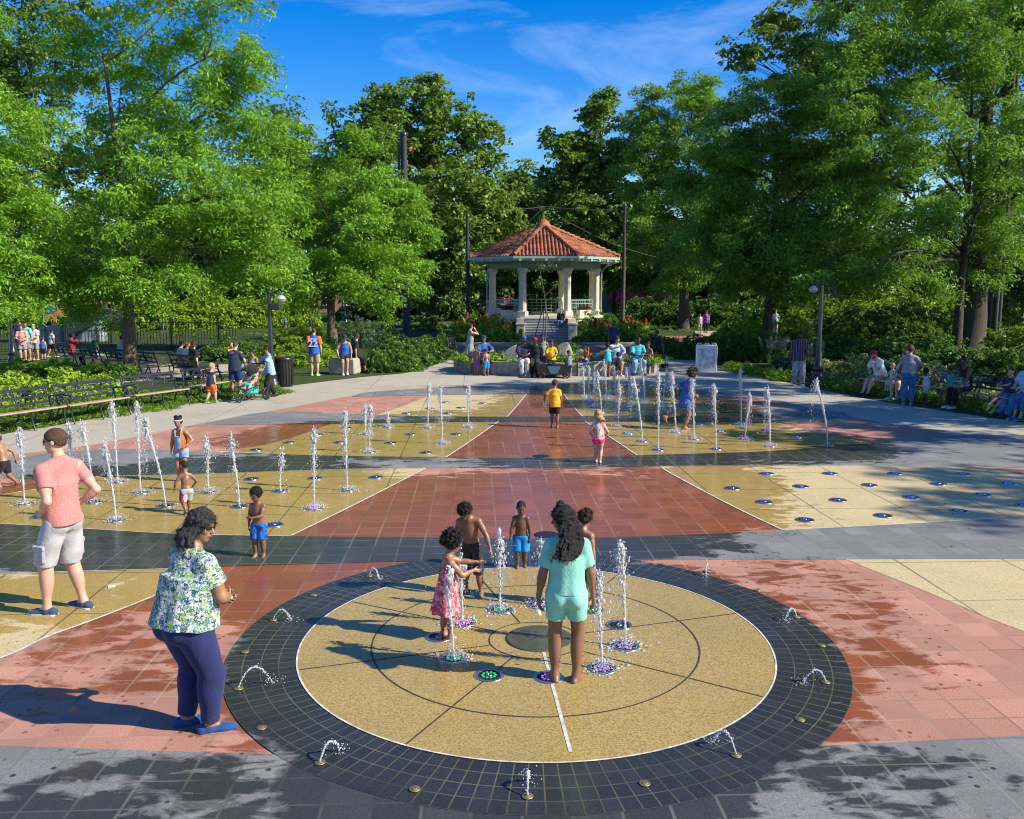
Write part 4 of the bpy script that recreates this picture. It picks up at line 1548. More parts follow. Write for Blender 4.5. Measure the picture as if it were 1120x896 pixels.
def building(label, x, Y, wd, dp, h, mw, floors, bays, awning=None, rz=0):
    t = empty('brick_building', (x, Y, 0), rz, label, 'building', 'brick buildings beyond the park')
    mm = MB(); mm.box((0, dp / 2, h / 2), (wd, dp, h)); mm.build('wall', mw, t)
    mm = MB(); mm.box((0, dp / 2, h + .15), (wd + .5, dp + .5, .5), bev=.05); mm.box((0, -.12, h - .5), (wd + .2, .25, .5)); mm.build('cornice', M_CREAM, t)
    for f in range(floors):
        for i in range(bays):
            wx = -wd / 2 + (i + .5) * wd / bays
            z = (f + .5) * h / floors + .1
            mm = MB(); mm.box((wx, -.03, z), (1.3, .10, 2.0)); fr = mm.build('window', M_WHITEP, t)
            mm = MB(); mm.box((wx, -.075, z + .47), (1.1, .03, .84)); mm.box((wx, -.075, z - .47), (1.1, .03, .84)); mm.build('pane', M_DGLASS, fr)
            mm = MB(); mm.box((wx, -.06, z + 1.15), (1.6, .16, .26)); mm.box((wx, -.08, z - 1.1), (1.5, .2, .16)); mm.build('lintel', M_CREAM, fr)
    if awning:
        mm = MB()
        x0, x1, z0, z1 = awning
        mm.add([(x0, 0, z1), (x1, 0, z1), (x1, -1.6, z0), (x0, -1.6, z0), (x0, 0, z1 - .1), (x1, 0, z1 - .1), (x1, -1.6, z0 - .35), (x0, -1.6, z0 - .35)],
               [(3, 2, 1, 0), (4, 5, 6, 7), (2, 3, 7, 6), (0, 3, 7, 4)[::-1], (1, 2, 6, 5)])
        mm.build('awning', M_REDP, t)
    return t


c = at(690, 330, 128)
building('brick building with a wide red shop awning right of the bandstand', c.x, 128, 13, 9, 9, M_BRICK2, 2, 4, (-3.2, 5.0, 1.9, 3.5))
c = at(775, 330, 122)
building('red brick building glimpsed between the right-hand trunks', c.x, 122, 11, 9, 11, M_BRICK, 3, 4)
c = at(10, 330, 110)
building('pink brick building behind the trees at the far left', c.x, 110, 16, 9, 8, M_BRICK2, 2, 5)
c = at(515, 330, 135)
building('red brick building seen low behind the bandstand poles', c.x, 135, 18, 9, 8, M_BRICK, 2, 6)
c = at(392, 330, 128)
building('brick building beyond the far lawn left of the maple trunk', c.x, 128, 12, 9, 8, M_BRICK2, 2, 4)
c = at(160, 330, 118)
building('red brick building behind the left honey locust', c.x, 118, 18, 9, 9, M_BRICK, 2, 6)


def car(label, x, Y, col, rz=0):
    t = empty('parked_car', (x, Y, 0), rz, label, 'car', 'cars parked beyond the lawn')
    prof = [(-2.1, .35), (-2.15, .75), (-1.5, .95), (-.9, 1.42), (.6, 1.45), (1.25, .98), (2.05, .82), (2.15, .4)]
    mm = MB(); n = len(prof)
    for y, k in ((-.85, 0), (.85, 1)): mm.v += [(px_, y * (1 if z < 1 else .85), z) for px_, z in prof]
    mm.f += [tuple(range(n)), tuple(range(2 * n - 1, n - 1, -1))] + [(i, n + i, n + (i + 1) % n, (i + 1) % n) for i in range(n)]
    mm.sm += [False] * (n + 2)
    mm.build('body', mat('car_paint_' + label.split()[0], col, .3, coat=.5, var=.03), t)
    mm = MB()
    for s in (-1, 1):
        mm.add([(-1.2, s * .80, 1.0), (1.05, s * .80, 1.0), (.55, s * .745, 1.38), (-.85, s * .745, 1.36)], [(0, 1, 2, 3) if s < 0 else (3, 2, 1, 0)])
    mm.build('window', M_DGLASS, t)
    for x_ in (-1.35, 1.35):
        for s in (-1, 1):
            mm = MB(); m2 = MB(); m2.lathe([(.2, -.1), (.33, -.1), (.33, .1), (.2, .1)], n=16)
            mm.add([Matrix.Rotation(PI / 2, 3, 'X') @ Vector(v) + Vector((x_, s * .80, .33)) for v in m2.v], m2.f); mm.build('wheel', M_BLACKP, t)
    return t


c = at(505, 330, 118); car('silver car parked beyond the lawn left of the bandstand', c.x, 118, (.45, .47, .5))
c = at(484, 330, 119); car('white car parked beyond the lawn left of the silver one', c.x, 119, (.7, .7, .7))
c = at(722, 330, 117); car('dark red car parked right of the shop awning', c.x, 117, (.22, .015, .02))
# ---------------------------------------------------------------- shrubs, hedges, beds


def shrub(name, label, cat, blobs, lm, seed, L=.10, wd=.055, dens=900, per=26, group=None, crad=.16, flat=.7, stems=False, up=.6):
    """blobs: (centre on the ground, rx, ry, height)"""
    rg = np.random.default_rng(seed)
    c0 = Vector(blobs[0][0])
    root = empty(name, c0, 0, label, cat, group)
    Vs, Fs, Ts, nv = [], [], [], 0
    sb = MB()
    for (c, rx, ry, h) in blobs:
        c = np.array(c) - np.array(c0)
        n = max(8, int(dens * (rx * ry + (rx + ry) * h * .5) / per))
        d = unit(rg.normal(size=(n, 3))); d[:, 2] = np.abs(d[:, 2])
        k = rg.uniform(.55, 1.04, n) ** .7 * (1 + .16 * np.sin(d[:, 0] * 5 + seed) * np.cos(d[:, 1] * 4))
        cen = c + d * k[:, None] * np.array([rx, ry, h * .92])
        V, F, T = leaf_cloud(rg, cen, rg.uniform(.7, 1.4, n) * crad, per, L, wd, c, flat=flat, up=up, droop=.1)
        V[:, 2] = np.maximum(V[:, 2], .012)
        Vs.append(V); Fs.append(F + nv); Ts.append(T); nv += len(V)
        if stems:
            for i in range(5):
                q = rg.uniform(0, 2 * PI)
                e = c + np.array([math.cos(q) * rx * .6, math.sin(q) * ry * .6, h * .75])
                sb.tube([c + np.array([math.cos(q) * .05, math.sin(q) * .05, 0]), (c + e) / 2 + np.array([0, 0, h * .1]), e], [.02, .014, .006], 5)
    link('foliage', np_mesh('foliage', np.concatenate(Vs), np.concatenate(Fs), False, np.concatenate(Ts)), lm, root)
    if stems: sb.build('stem', M_BARKD, root)
    return root


def row(a, b, n, rx, ry, h, jit=.2, seed=0):
    r = random.Random(seed)
    a, b = Vector(a), Vector(b)
    return [(a.lerp(b, (i + .5) / n) + Vector((r.uniform(-jit, jit), r.uniform(-jit, jit), 0)), rx * r.uniform(.8, 1.2), ry * r.uniform(.8, 1.2), h * r.uniform(.75, 1.15)) for i in range(n)]


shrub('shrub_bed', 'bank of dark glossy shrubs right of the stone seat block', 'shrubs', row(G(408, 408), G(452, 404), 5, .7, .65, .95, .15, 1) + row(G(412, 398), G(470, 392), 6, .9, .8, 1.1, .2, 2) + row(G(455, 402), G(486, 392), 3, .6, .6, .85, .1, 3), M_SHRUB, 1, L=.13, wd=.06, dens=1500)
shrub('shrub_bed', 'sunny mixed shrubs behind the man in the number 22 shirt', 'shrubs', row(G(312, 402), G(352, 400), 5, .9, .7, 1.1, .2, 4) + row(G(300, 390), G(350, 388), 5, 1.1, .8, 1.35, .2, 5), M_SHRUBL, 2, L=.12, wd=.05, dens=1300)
shrub('shrub', 'silvery grey-green bush behind the forked honey locust', 'shrub', [(G(385, 380), 1.6, 1.0, 2.0), (G(402, 378), 1.3, 1.0, 1.6)], M_BLUEG, 3, L=.13, wd=.045, dens=900)
shrub('shrub_bed', 'low green bushes along the far bench behind the left shrubs', 'shrubs', row(G(372, 377), G(420, 372), 6, 1.0, .8, 1.15, .2, 6), M_SHRUBL, 4, L=.14, wd=.07, dens=700)
shrub('shrub', 'round dark bush on the lawn left of the bandstand', 'shrub', [(G(456, 362), 1.7, 1.3, 1.5), (G(472, 361), 1.3, 1.2, 1.3)], M_SHRUB, 5, L=.2, wd=.1, dens=500)
shrub('shrub', 'dark clipped bush where the left walk turns to the bandstand', 'shrub', [(G(471, 388), 1.1, .9, 1.15), (G(484, 386), .7, .6, .9)], M_SHRUB, 6, L=.13, wd=.06, dens=1300)
shrub('hedge', 'long dark hedge behind the sandwich board', 'hedge', row(G(712, 391), G(770, 393), 6, .95, .8, 1.25, .2, 7) + row(G(770, 393), G(838, 396), 6, 1.05, .8, 1.45, .2, 8), M_SHRUB, 7, L=.13, wd=.06, dens=1400)
shrub('shrub', 'fine-leaved bright green spreading bush left of the hedge trunk', 'shrub', row(G(790, 383), G(835, 385), 5, 1.3, 1.0, 1.9, .3, 9) + row(G(845, 385), G(880, 387), 3, 1.2, .9, 1.7, .3, 10), M_SHRUBL, 8, L=.15, wd=.05, dens=1000)
shrub('shrub_bed', 'grassy low plants at the paving edge right of the sandwich board', 'plants', row(G(800, 405), G(868, 418), 8, .5, .4, .38, .12, 11), M_SHRUBL, 9, L=.15, wd=.03, dens=1700, up=.1, stems=False)
shrub('hosta_bed', 'blue-green broad-leaved plants behind the man in the striped shirt', 'plants', row(G(850, 408), G(892, 414), 6, .6, .5, .62, .12, 12), M_BLUEG, 10, L=.24, wd=.14, dens=700, stems=False)
# pale plume flowers over the hostas
for i, (px, py) in enumerate([(842, 404), (850, 402), (857, 405), (884, 408), (890, 409), (897, 411), (877, 406)]):
    b = G(px, py); rg = np.random.default_rng(40 + i)
    t = empty('plume_plant', b, 0, 'pale feathery flower plumes ' + ('left of' if px < 872 else 'right of') + ' the man in the striped shirt', 'plant', 'pale plume flowers ' + ('left of' if px < 872 else 'right of') + ' the striped shirt')
    sb = MB(); cen = []
    for k in range(5):
        e = Vector((rg.uniform(-.35, .35) - .15, rg.uniform(-.2, .2), rg.uniform(.9, 1.25)))
        sb.tube([(0, 0, 0), e * .5 + Vector((0, 0, .12)), e], [.008, .006, .004], 4)
        for q in range(5): cen.append(np.array(e) * (.72 + .07 * q) + np.array([0, 0, .04]))
    sb.build('stem', M_SHRUBL, t)
    V, F, T = leaf_cloud(rg, np.array(cen), np.full(len(cen), .06), 22, .06, .03, None, flat=1)
    link('plume', np_mesh('plume', V, F, False, T), leaf_mat('plume_flower', (.55, .50, .36), (.4, .38, .25)) if i == 0 else bpy.data.materials['plume_flower'], t)
shrub('shrub_bed', 'variegated pale-leaved shrubs behind the right-hand benches', 'shrubs', row(G(905, 413), G(960, 421), 5, .75, .6, .95, .15, 13) + row(G(1000, 424), G(1058, 432), 4, .8, .6, 1.0, .15, 14), M_VARI, 11, L=.12, wd=.06, dens=1000)
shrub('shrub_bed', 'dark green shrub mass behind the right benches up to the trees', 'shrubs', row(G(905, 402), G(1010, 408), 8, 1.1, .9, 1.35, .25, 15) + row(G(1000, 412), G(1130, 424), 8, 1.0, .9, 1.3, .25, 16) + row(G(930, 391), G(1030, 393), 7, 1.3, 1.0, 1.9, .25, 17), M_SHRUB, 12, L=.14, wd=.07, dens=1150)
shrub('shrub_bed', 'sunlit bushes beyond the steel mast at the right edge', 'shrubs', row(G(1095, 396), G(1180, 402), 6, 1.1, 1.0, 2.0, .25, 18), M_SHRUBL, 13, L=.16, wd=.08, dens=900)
shrub('shrub_bed', 'dark low plants beneath the right benches', 'plants', row(G(905, 423), G(1010, 438), 12, .55, .28, .34, .06, 19) + row(G(1010, 438), G(1200, 471), 16, .55, .28, .34, .06, 20), M_GRASS, 14, L=.12, wd=.03, dens=1500, stems=False, up=.2)
shrub('shrub_bed', 'dark shrubs between the playground fence and the back-row benches', 'shrubs', row(G(232, 396), G(285, 392), 5, .9, .7, 1.0, .2, 21), M_SHRUB, 15, L=.12, wd=.06, dens=1100)
shrub('shrub', 'dark leafy plants around the foot of the big left honey locust', 'shrub', row(G(108, 418), G(138, 416), 4, .55, .5, .7, .12, 22), M_SHRUB, 16, L=.12, wd=.06, dens=1200)


def cover(name, label, blobs, lm, seed, **k):
    o = shrub(name, label, 'ground cover', blobs, lm, seed, stems=False, **k)
    ch = o.children[0]
    ch.parent = None
    ch.location = o.location
    tag(ch, label, 'ground cover', kind='stuff')
    ch.name = name
    bpy.data.objects.remove(o)
    return ch


rr = random.Random(4)
bl = []
A0, A1 = G(-90, 446), G(60, 440)
for i in range(64):
    px, py = rr.uniform(-70, 118), rr.uniform(404, 446)
    if py > 446 - (px - 30) * .16 or (px > 70 and py < 412): continue
    bl.append((G(px, py), rr.uniform(.6, 1.0), rr.uniform(.6, .9), rr.uniform(.35, .8) * (1.0 if py > 414 else .8)))
cover('ground_cover', 'bright green leafy ground cover behind the near left benches', bl, M_COVER, 20, L=.13, wd=.065, dens=900)
bl = [(G(px, 463 - (px) * .135 + rr.uniform(-9, 8)), .55, .45, rr.uniform(.1, .22)) for px in np.linspace(-60, 300, 130)]
cover('grass_strip', 'strip of grass under the near left benches', bl, M_GRASS, 21, L=.11, wd=.02, dens=2600, up=.1, crad=.12)
bl = [(G(rr.uniform(505, 722), rr.uniform(392, 399), .42), rr.uniform(.3, .6), .35, rr.uniform(.12, .35)) for _ in range(34)]
cover('planter_ground_cover', 'yellow-green low plants filling the round planter', bl, M_SHRUBL, 22, L=.11, wd=.05, dens=1300)
shrub('shrub', 'dark leafy shrub behind the seated people in the middle of the planter', 'shrub', [(Vector((PX - .6, PY + .6, .4)), 1.0, .7, .75), (Vector((PX + .3, PY + .9, .4)), .8, .6, .7)], M_SHRUB, 23, L=.12, wd=.06, dens=1400)
# low lawn tufts on the far lawn are one mass
bl = [(G(rr.uniform(-100, 1220), rr.uniform(344, 368)), rr.uniform(2, 4), rr.uniform(2, 3.5), .10) for _ in range(150)]
bl = [b_ for b_ in bl if abs(b_[0].x - GC.x) > 9]
cover('lawn_grass', 'short mown grass of the far lawns', bl, M_GRASS, 24, L=.32, wd=.05, dens=60, up=.1)


# canna beds by the bandstand
def canna(flower, fm):
    rg = np.random.default_rng(len(flower))
    t = empty('canna_plant', (0, 0, 0), 0, 'x', 'plant', 'cannas')
    n = 26
    q = rg.uniform(0, 2 * PI, n); z = rg.uniform(.15, .95, n)
    C = np.stack([.16 * np.cos(q), .16 * np.sin(q), z], 1)
    U = unit(np.stack([np.cos(q), np.sin(q), rg.uniform(.4, 1.4, n)], 1))
    W_ = unit(np.cross(U, np.array([0, 0, 1.0]) + rg.normal(0, .25, (n, 3))))
    V, F = quads(C + U * .16, U, W_, rg.uniform(.42, .62, n), rg.uniform(.16, .24, n))
    link('foliage', np_mesh('foliage', V, F, False, rg.random(n)), M_CANNA, t)
    sb = MB(); sb.tube([(0, 0, 0), (.02, 0, .6), (0, .02, 1.15)], [.022, .018, .01], 6); sb.build('stem', M_CANNA, t)
    V, F, T = leaf_cloud(rg, np.array([[0, 0, 1.12], [.05, .02, 1.22], [-.04, 0, 1.04]]), np.array([.12, .10, .10]), 22, .14, .08, None, flat=.9)
    link('flower', np_mesh('flower', V, F, False, T), fm, t)
    return t


protos = {'red': canna('red', M_FLRED), 'yellow': canna('yellow', M_FLYEL), 'orange': canna('orange', M_FLOR), 'salmon': canna('salmon', M_FLPINK)}
used = set()
rr = random.Random(21)
for side, x0, x1 in (('left', 497, 560), ('right', 644, 708)):
    cols = ['red', 'orange', 'yellow', 'salmon', 'red', 'orange', 'red', 'salmon', 'orange', 'red', 'yellow', 'orange', 'salmon', 'red', 'orange', 'red'] if side == 'left' else \
           ['salmon', 'red', 'orange', 'orange', 'salmon', 'red', 'yellow', 'orange', 'red', 'salmon', 'red', 'orange', 'red', 'salmon', 'orange', 'red']
    for i, c in enumerate(cols):
        px = x0 + (x1 - x0) * (i + .5) / len(cols) + rr.uniform(-1, 1)
        b = G(px, 372 + rr.uniform(-1.8, 1.6))
        o = protos[c] if c not in used else copy_tree(protos[c])
        used.add(c)
        o.location = b; o.rotation_euler = (0, 0, rr.uniform(0, 6)); k = rr.uniform(.8, 1.3); o.scale = (k, k, k * rr.uniform(.9, 1.1))
        o['label'] = c + '-flowering canna in the bed ' + side + ' of the bandstand steps'
        o['group'] = c + ' cannas ' + side + ' of the bandstand steps'
for side, x0, x1 in (('left', 494, 562), ('right', 642, 708)):
    shrub('flower_bed', 'low leafy bedding plants around the cannas ' + side + ' of the bandstand steps', 'plants', row(G(x0, 374), G(x1, 374), 8, .9, .7, .75, .2, 31) , M_BED, 50 + x0, L=.2, wd=.11, dens=600, stems=False)
    mm = MB()
    a, b = G(x0 - 6, 377.5), G(x1 + 6, 377.5)
    mm.box((0, 0, .075), ((b - a).length, .35, .15), bev=.04)
    o = mm.build('bed_kerb', M_STONE, None, ((a + b) / 2)); tag(o, 'low stone kerb in front of the flower bed ' + side + ' of the steps', 'kerb')
shrub('grass_clump', 'tall soft grasses between the bandstand and the right flower bed', 'plants', row(G(628, 370), G(672, 370), 6, .8, .6, 1.5, .2, 33), M_SHRUB, 60, L=.4, wd=.04, dens=800, stems=False, up=0)
shrub('grass_clump', 'tall grasses beside the bandstand left of the steps', 'plants', row(G(535, 370), G(566, 370), 4, .8, .6, 1.3, .2, 34), M_SHRUB, 61, L=.4, wd=.04, dens=700, stems=False, up=0)

# staked sapling in the planter
b = Vector((PX - .52, PY - .2, .42))
t = tree('sapling', 'thin staked sapling in the round planter before the steps', b, [(b + Vector((0, 0, 3.4)), .75), (b + Vector((.3, .1, 2.7)), .55), (b + Vector((-.3, 0, 2.9)), .55)], 3.9, .035, M_SHRUB, M_BARK, 70, n_leaf=260, L=.13, wd=.05, crad=(.2, .35), per=12, trunk_top=.9)
for k in range(3):
    q = k * 2 * PI / 3 + .4
    mm = MB(); mm.tube([(.75 * math.cos(q), .55 * math.sin(q), 0), (.06 * math.cos(q), .06 * math.sin(q), 2.0)], .022, 6)
    mm.build('stake', M_IRON, t)

# understory filling the view below the crowns
shrub('hedge', 'sunlit hedge beyond the playground fence on the left', 'hedge', row(G(-80, 362), G(130, 359), 12, 2.4, 1.6, 2.6, .6, 41), M_SHRUB, 80, L=.26, wd=.14, dens=420, crad=.4)
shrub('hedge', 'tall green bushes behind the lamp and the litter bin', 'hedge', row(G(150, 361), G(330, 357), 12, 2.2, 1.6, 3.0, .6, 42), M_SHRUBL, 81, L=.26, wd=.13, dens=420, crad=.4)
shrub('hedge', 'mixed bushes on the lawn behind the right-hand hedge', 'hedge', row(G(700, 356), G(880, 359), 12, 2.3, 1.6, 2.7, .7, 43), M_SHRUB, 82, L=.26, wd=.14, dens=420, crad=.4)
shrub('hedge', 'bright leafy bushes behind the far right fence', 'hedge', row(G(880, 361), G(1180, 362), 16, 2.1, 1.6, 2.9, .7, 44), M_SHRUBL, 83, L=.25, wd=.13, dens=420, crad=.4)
shrub('hedge', 'dark tall bushes close behind the right-hand shrub mass', 'hedge', row(G(900, 381), G(1050, 383), 9, 1.5, 1.2, 2.5, .4, 45), M_SHRUB, 84, L=.18, wd=.09, dens=650, crad=.28)
shrub('hedge', 'bushes on the lawn left of the bandstand near the parked cars', 'hedge', row(G(380, 350), G(520, 349), 9, 2.6, 1.8, 2.4, .8, 46), M_SHRUB, 85, L=.32, wd=.18, dens=300, crad=.5)
# ---------------------------------------------------------------- people
# bodies and clothes are grown from blended tapered shapes and meshed with surface nets


def surface_nets(F, lo, h):
    s = F < 0
    nx, ny, nz = F.shape
    c = [F[i:nx - 1 + i, j:ny - 1 + j, k:nz - 1 + k] for i in (0, 1) for j in (0, 1) for k in (0, 1)]
    cs = [x < 0 for x in c]
    cnt = sum(x.astype(np.int8) for x in cs)
    act = (cnt > 0) & (cnt < 8)
    idx = np.argwhere(act)
    n = len(idx)
    if n == 0: return np.zeros((0, 3)), np.zeros((0, 4), int)
    vals = np.stack([x[act] for x in c], 1)
    off = np.array([(i, j, k) for i in (0, 1) for j in (0, 1) for k in (0, 1)], float)
    acc = np.zeros((n, 3)); w = np.zeros(n)
    for a in range(8):
        for b in range(a + 1, 8):
            if np.abs(off[a] - off[b]).sum() != 1: continue
            va, vb = vals[:, a], vals[:, b]
            m = (va < 0) != (vb < 0)
            t = np.where(m, va / np.where(m, va - vb, 1), 0)
            acc += np.where(m[:, None], off[a] + t[:, None] * (off[b] - off[a]), 0)
            w += m
    V = lo + (idx + acc / w[:, None]) * h
    num = -np.ones(act.shape, np.int64)
    num[act] = np.arange(n)
    Q = []
    for ax in range(3):
        sl0 = [slice(None)] * 3; sl1 = [slice(None)] * 3
        sl0[ax] = slice(0, -1); sl1[ax] = slice(1, None)
        A, B = s[tuple(sl0)], s[tuple(sl1)]
        e = np.argwhere(A != B)
        if not len(e): continue
        o1, o2 = (ax + 1) % 3, (ax + 2) % 3
        ok = (e[:, o1] > 0) & (e[:, o2] > 0) & (e[:, o1] < F.shape[o1] - 1) & (e[:, o2] < F.shape[o2] - 1)
        e = e[ok]
        flip = A[tuple(e.T)]
        q = []
        for d1, d2 in ((-1, -1), (0, -1), (0, 0), (-1, 0)):
            p = e.copy(); p[:, o1] += d1; p[:, o2] += d2
            q.append(num[tuple(p.T)])
        q = np.stack(q, 1)
        q[~flip] = q[~flip][:, ::-1]
        Q.append(q)
    Q = np.concatenate(Q)
    Q = Q[(Q >= 0).all(1)]
    return V, Q


class Prim:
    """signed distance of one shape with its bounding box"""

    def __init__(self, f, lo, hi, k):
        self.f, self.lo, self.hi, self.k = f, np.array(lo), np.array(hi), k


def A3(*v): return np.array(v, float)


def nrm(v): return np.array(v, float) / (np.linalg.norm(v) + 1e-9)


def cone(a, b, ra, rb, k=.02, flat=None):
    a, b = np.array(a, float), np.array(b, float)
    d = b - a; L2 = max(d @ d, 1e-9); L = math.sqrt(L2)

    def f(x, y, z):
        px, py, pz = x - a[0], y - a[1], z - a[2]
        t0 = (px * d[0] + py * d[1] + pz * d[2]) / L2
        t = np.clip(t0, 0, 1)
        r = ra + (rb - ra) * t
        dd = np.sqrt((px - t * d[0]) ** 2 + (py - t * d[1]) ** 2 + (pz - t * d[2]) ** 2) - r
        if flat: dd = np.maximum(dd, (t0 - 1) * L)
        if flat == 2: dd = np.maximum(dd, -t0 * L)
        return dd
    m = max(ra, rb)
    return Prim(f, np.minimum(a, b) - m, np.maximum(a, b) + m, k)


def ell(c, r, R=None, k=.02):
    c = np.array(c, float); r = np.array(r, float)
    R = np.eye(3) if R is None else np.array(R)      # columns are the axes

    def f(x, y, z):
        px, py, pz = x - c[0], y - c[1], z - c[2]
        q = [(px * R[0, i] + py * R[1, i] + pz * R[2, i]) / r[i] for i in range(3)]
        k0 = np.sqrt(q[0] ** 2 + q[1] ** 2 + q[2] ** 2) + 1e-9
        k1 = np.sqrt((q[0] / r[0]) ** 2 + (q[1] / r[1]) ** 2 + (q[2] / r[2]) ** 2) + 1e-9
        return k0 * (k0 - 1) / k1
    e = np.abs(R) @ r
    return Prim(f, c - e, c + e, k)


def ecyl(c0, c1, r0, r1, R, k=.02, fold=0.0, nf=9, ph=0.0):
    """elliptic tube from c0 (top) to c1, cross axes R[:,0], R[:,1]; fold adds vertical drapes growing downward"""
    c0, c1 = np.array(c0, float), np.array(c1, float)
    d = c1 - c0; L = np.linalg.norm(d); u = d / L
    ax, ay = np.array(R)[:, 0], np.array(R)[:, 1]

    def f(x, y, z):
        px, py, pz = x - c0[0], y - c0[1], z - c0[2]
        s = px * u[0] + py * u[1] + pz * u[2]
        t = np.clip(s / L, 0, 1)
        qx = px * ax[0] + py * ax[1] + pz * ax[2]
        qy = px * ay[0] + py * ay[1] + pz * ay[2]
        rx = r0[0] + (r1[0] - r0[0]) * t; ry = r0[1] + (r1[1] - r0[1]) * t
        if fold:
            a = np.arctan2(qy / ry, qx / rx)
            g = 1 + fold * t * np.sin(nf * a + ph + 1.5 * np.sin(2 * a + ph))
            rx = rx * g; ry = ry * g
        dd = (np.sqrt((qx / rx) ** 2 + (qy / ry) ** 2) - 1) * np.minimum(rx, ry)
        return np.maximum(dd, np.maximum(-s, s - L))
    m = max(*r0, *r1) * (1 + fold)
    return Prim(f, np.minimum(c0, c1) - m, np.maximum(c0, c1) + m, k)


def grow(prims, h, cuts=(), subs=(), noise=0.0, nfreq=30.0, seed=0, keep=None):
    lo = np.min([p.lo for p in prims], 0) - 4 * h - noise
    hi = np.max([p.hi for p in prims], 0) + 4 * h + noise
    n = np.ceil((hi - lo) / h).astype(int) + 1
    X = [lo[i] + h * np.arange(n[i]) for i in range(3)]
    F = np.full(n, 1.0, np.float32)

    def sl(p, m):
        a = np.maximum(0, np.floor((p.lo - m - lo) / h).astype(int)); b = np.minimum(n, np.ceil((p.hi + m - lo) / h).astype(int) + 1)
        return tuple(slice(a[i], b[i]) for i in range(3))
    for p in prims:
        S_ = sl(p, p.k + 3 * h)
        d = p.f(X[0][S_[0]][:, None, None], X[1][S_[1]][None, :, None], X[2][S_[2]][None, None, :])
        a = F[S_]
        q = np.maximum(p.k - np.abs(a - d), 0) / max(p.k, 1e-6)
        F[S_] = np.minimum(a, d) - q * q * p.k * .25
    x, y, z = X[0][:, None, None], X[1][None, :, None], X[2][None, None, :]
    if noise:
        r = np.random.default_rng(seed)
        nn = 0
        for i in range(5):
            kx = r.normal(size=3); kx *= nfreq * (1 + .35 * i) / np.linalg.norm(kx)
            nn = nn + np.sin(kx[0] * x + kx[1] * y + kx[2] * z + r.uniform(0, 6)) / (1 + .25 * i)
        F += (noise / 2.2 * nn).astype(np.float32)
    for (nv, p0) in cuts:                      # keep the side the normal points away from
        nv = np.array(nv, float)
        F = np.maximum(F, (x - p0[0]) * nv[0] + (y - p0[1]) * nv[1] + (z - p0[2]) * nv[2]).astype(np.float32)
    for p in subs:
        S_ = sl(p, 4 * h)
        d = p.f(X[0][S_[0]][:, None, None], X[1][S_[1]][None, :, None], X[2][S_[2]][None, None, :])
        F[S_] = np.maximum(F[S_], -d)
    return surface_nets(F, lo, h)


def rot(ax, deg):
    a = math.radians(deg); c, s = math.cos(a), math.sin(a)
    if ax == 'x': return A3((1, 0, 0), (0, c, -s), (0, s, c))
    if ax == 'y': return A3((c, 0, s), (0, 1, 0), (-s, 0, c))
    return A3((c, -s, 0), (s, c, 0), (0, 0, 1))


def ik(a, t, l1, l2, pole):
    d = t - a; D = np.linalg.norm(d)
    if D > (l1 + l2) * .995:
        t = a + d / D * (l1 + l2) * .995; d = t - a; D = np.linalg.norm(d)
    u = d / D
    x = (D * D + l1 * l1 - l2 * l2) / (2 * D)
    hgt = math.sqrt(max(l1 * l1 - x * x, 0))
    p = np.array(pole, float) - u * (np.array(pole) @ u)
    return a + u * x + nrm(p) * hgt, t


SKIN = {'light': (.56, .33, .245), 'tan': (.44, .25, .165), 'brown': (.31, .16, .095), 'mid': (.225, .108, .064), 'dark': (.135, .064, .038), 'deep': (.095, .047, .030)}


def skin_mat(k):
    nm = 'skin_' + k
    if nm in MATS: return MATS[nm]
    t = NT(nm)
    c = SKIN[k]
    n = t.noise(t.obj, 14, 4, .6)
    cc = t.ramp(n, [(.3, tuple(x * .86 for x in c)), (.7, tuple(min(1, x * 1.1) for x in c))])
    b = t.bsdf(Base_Color=cc, Roughness=.42)
    b.inputs['Subsurface Weight'].default_value = .08
    b.inputs['Subsurface Radius'].default_value = (.012, .005, .003)
    t.set(b.inputs['Normal'], t.bump(t.noise(t.obj, 220, 2), .12, .002))
    MATS[nm] = t.done(b)
    return MATS[nm]


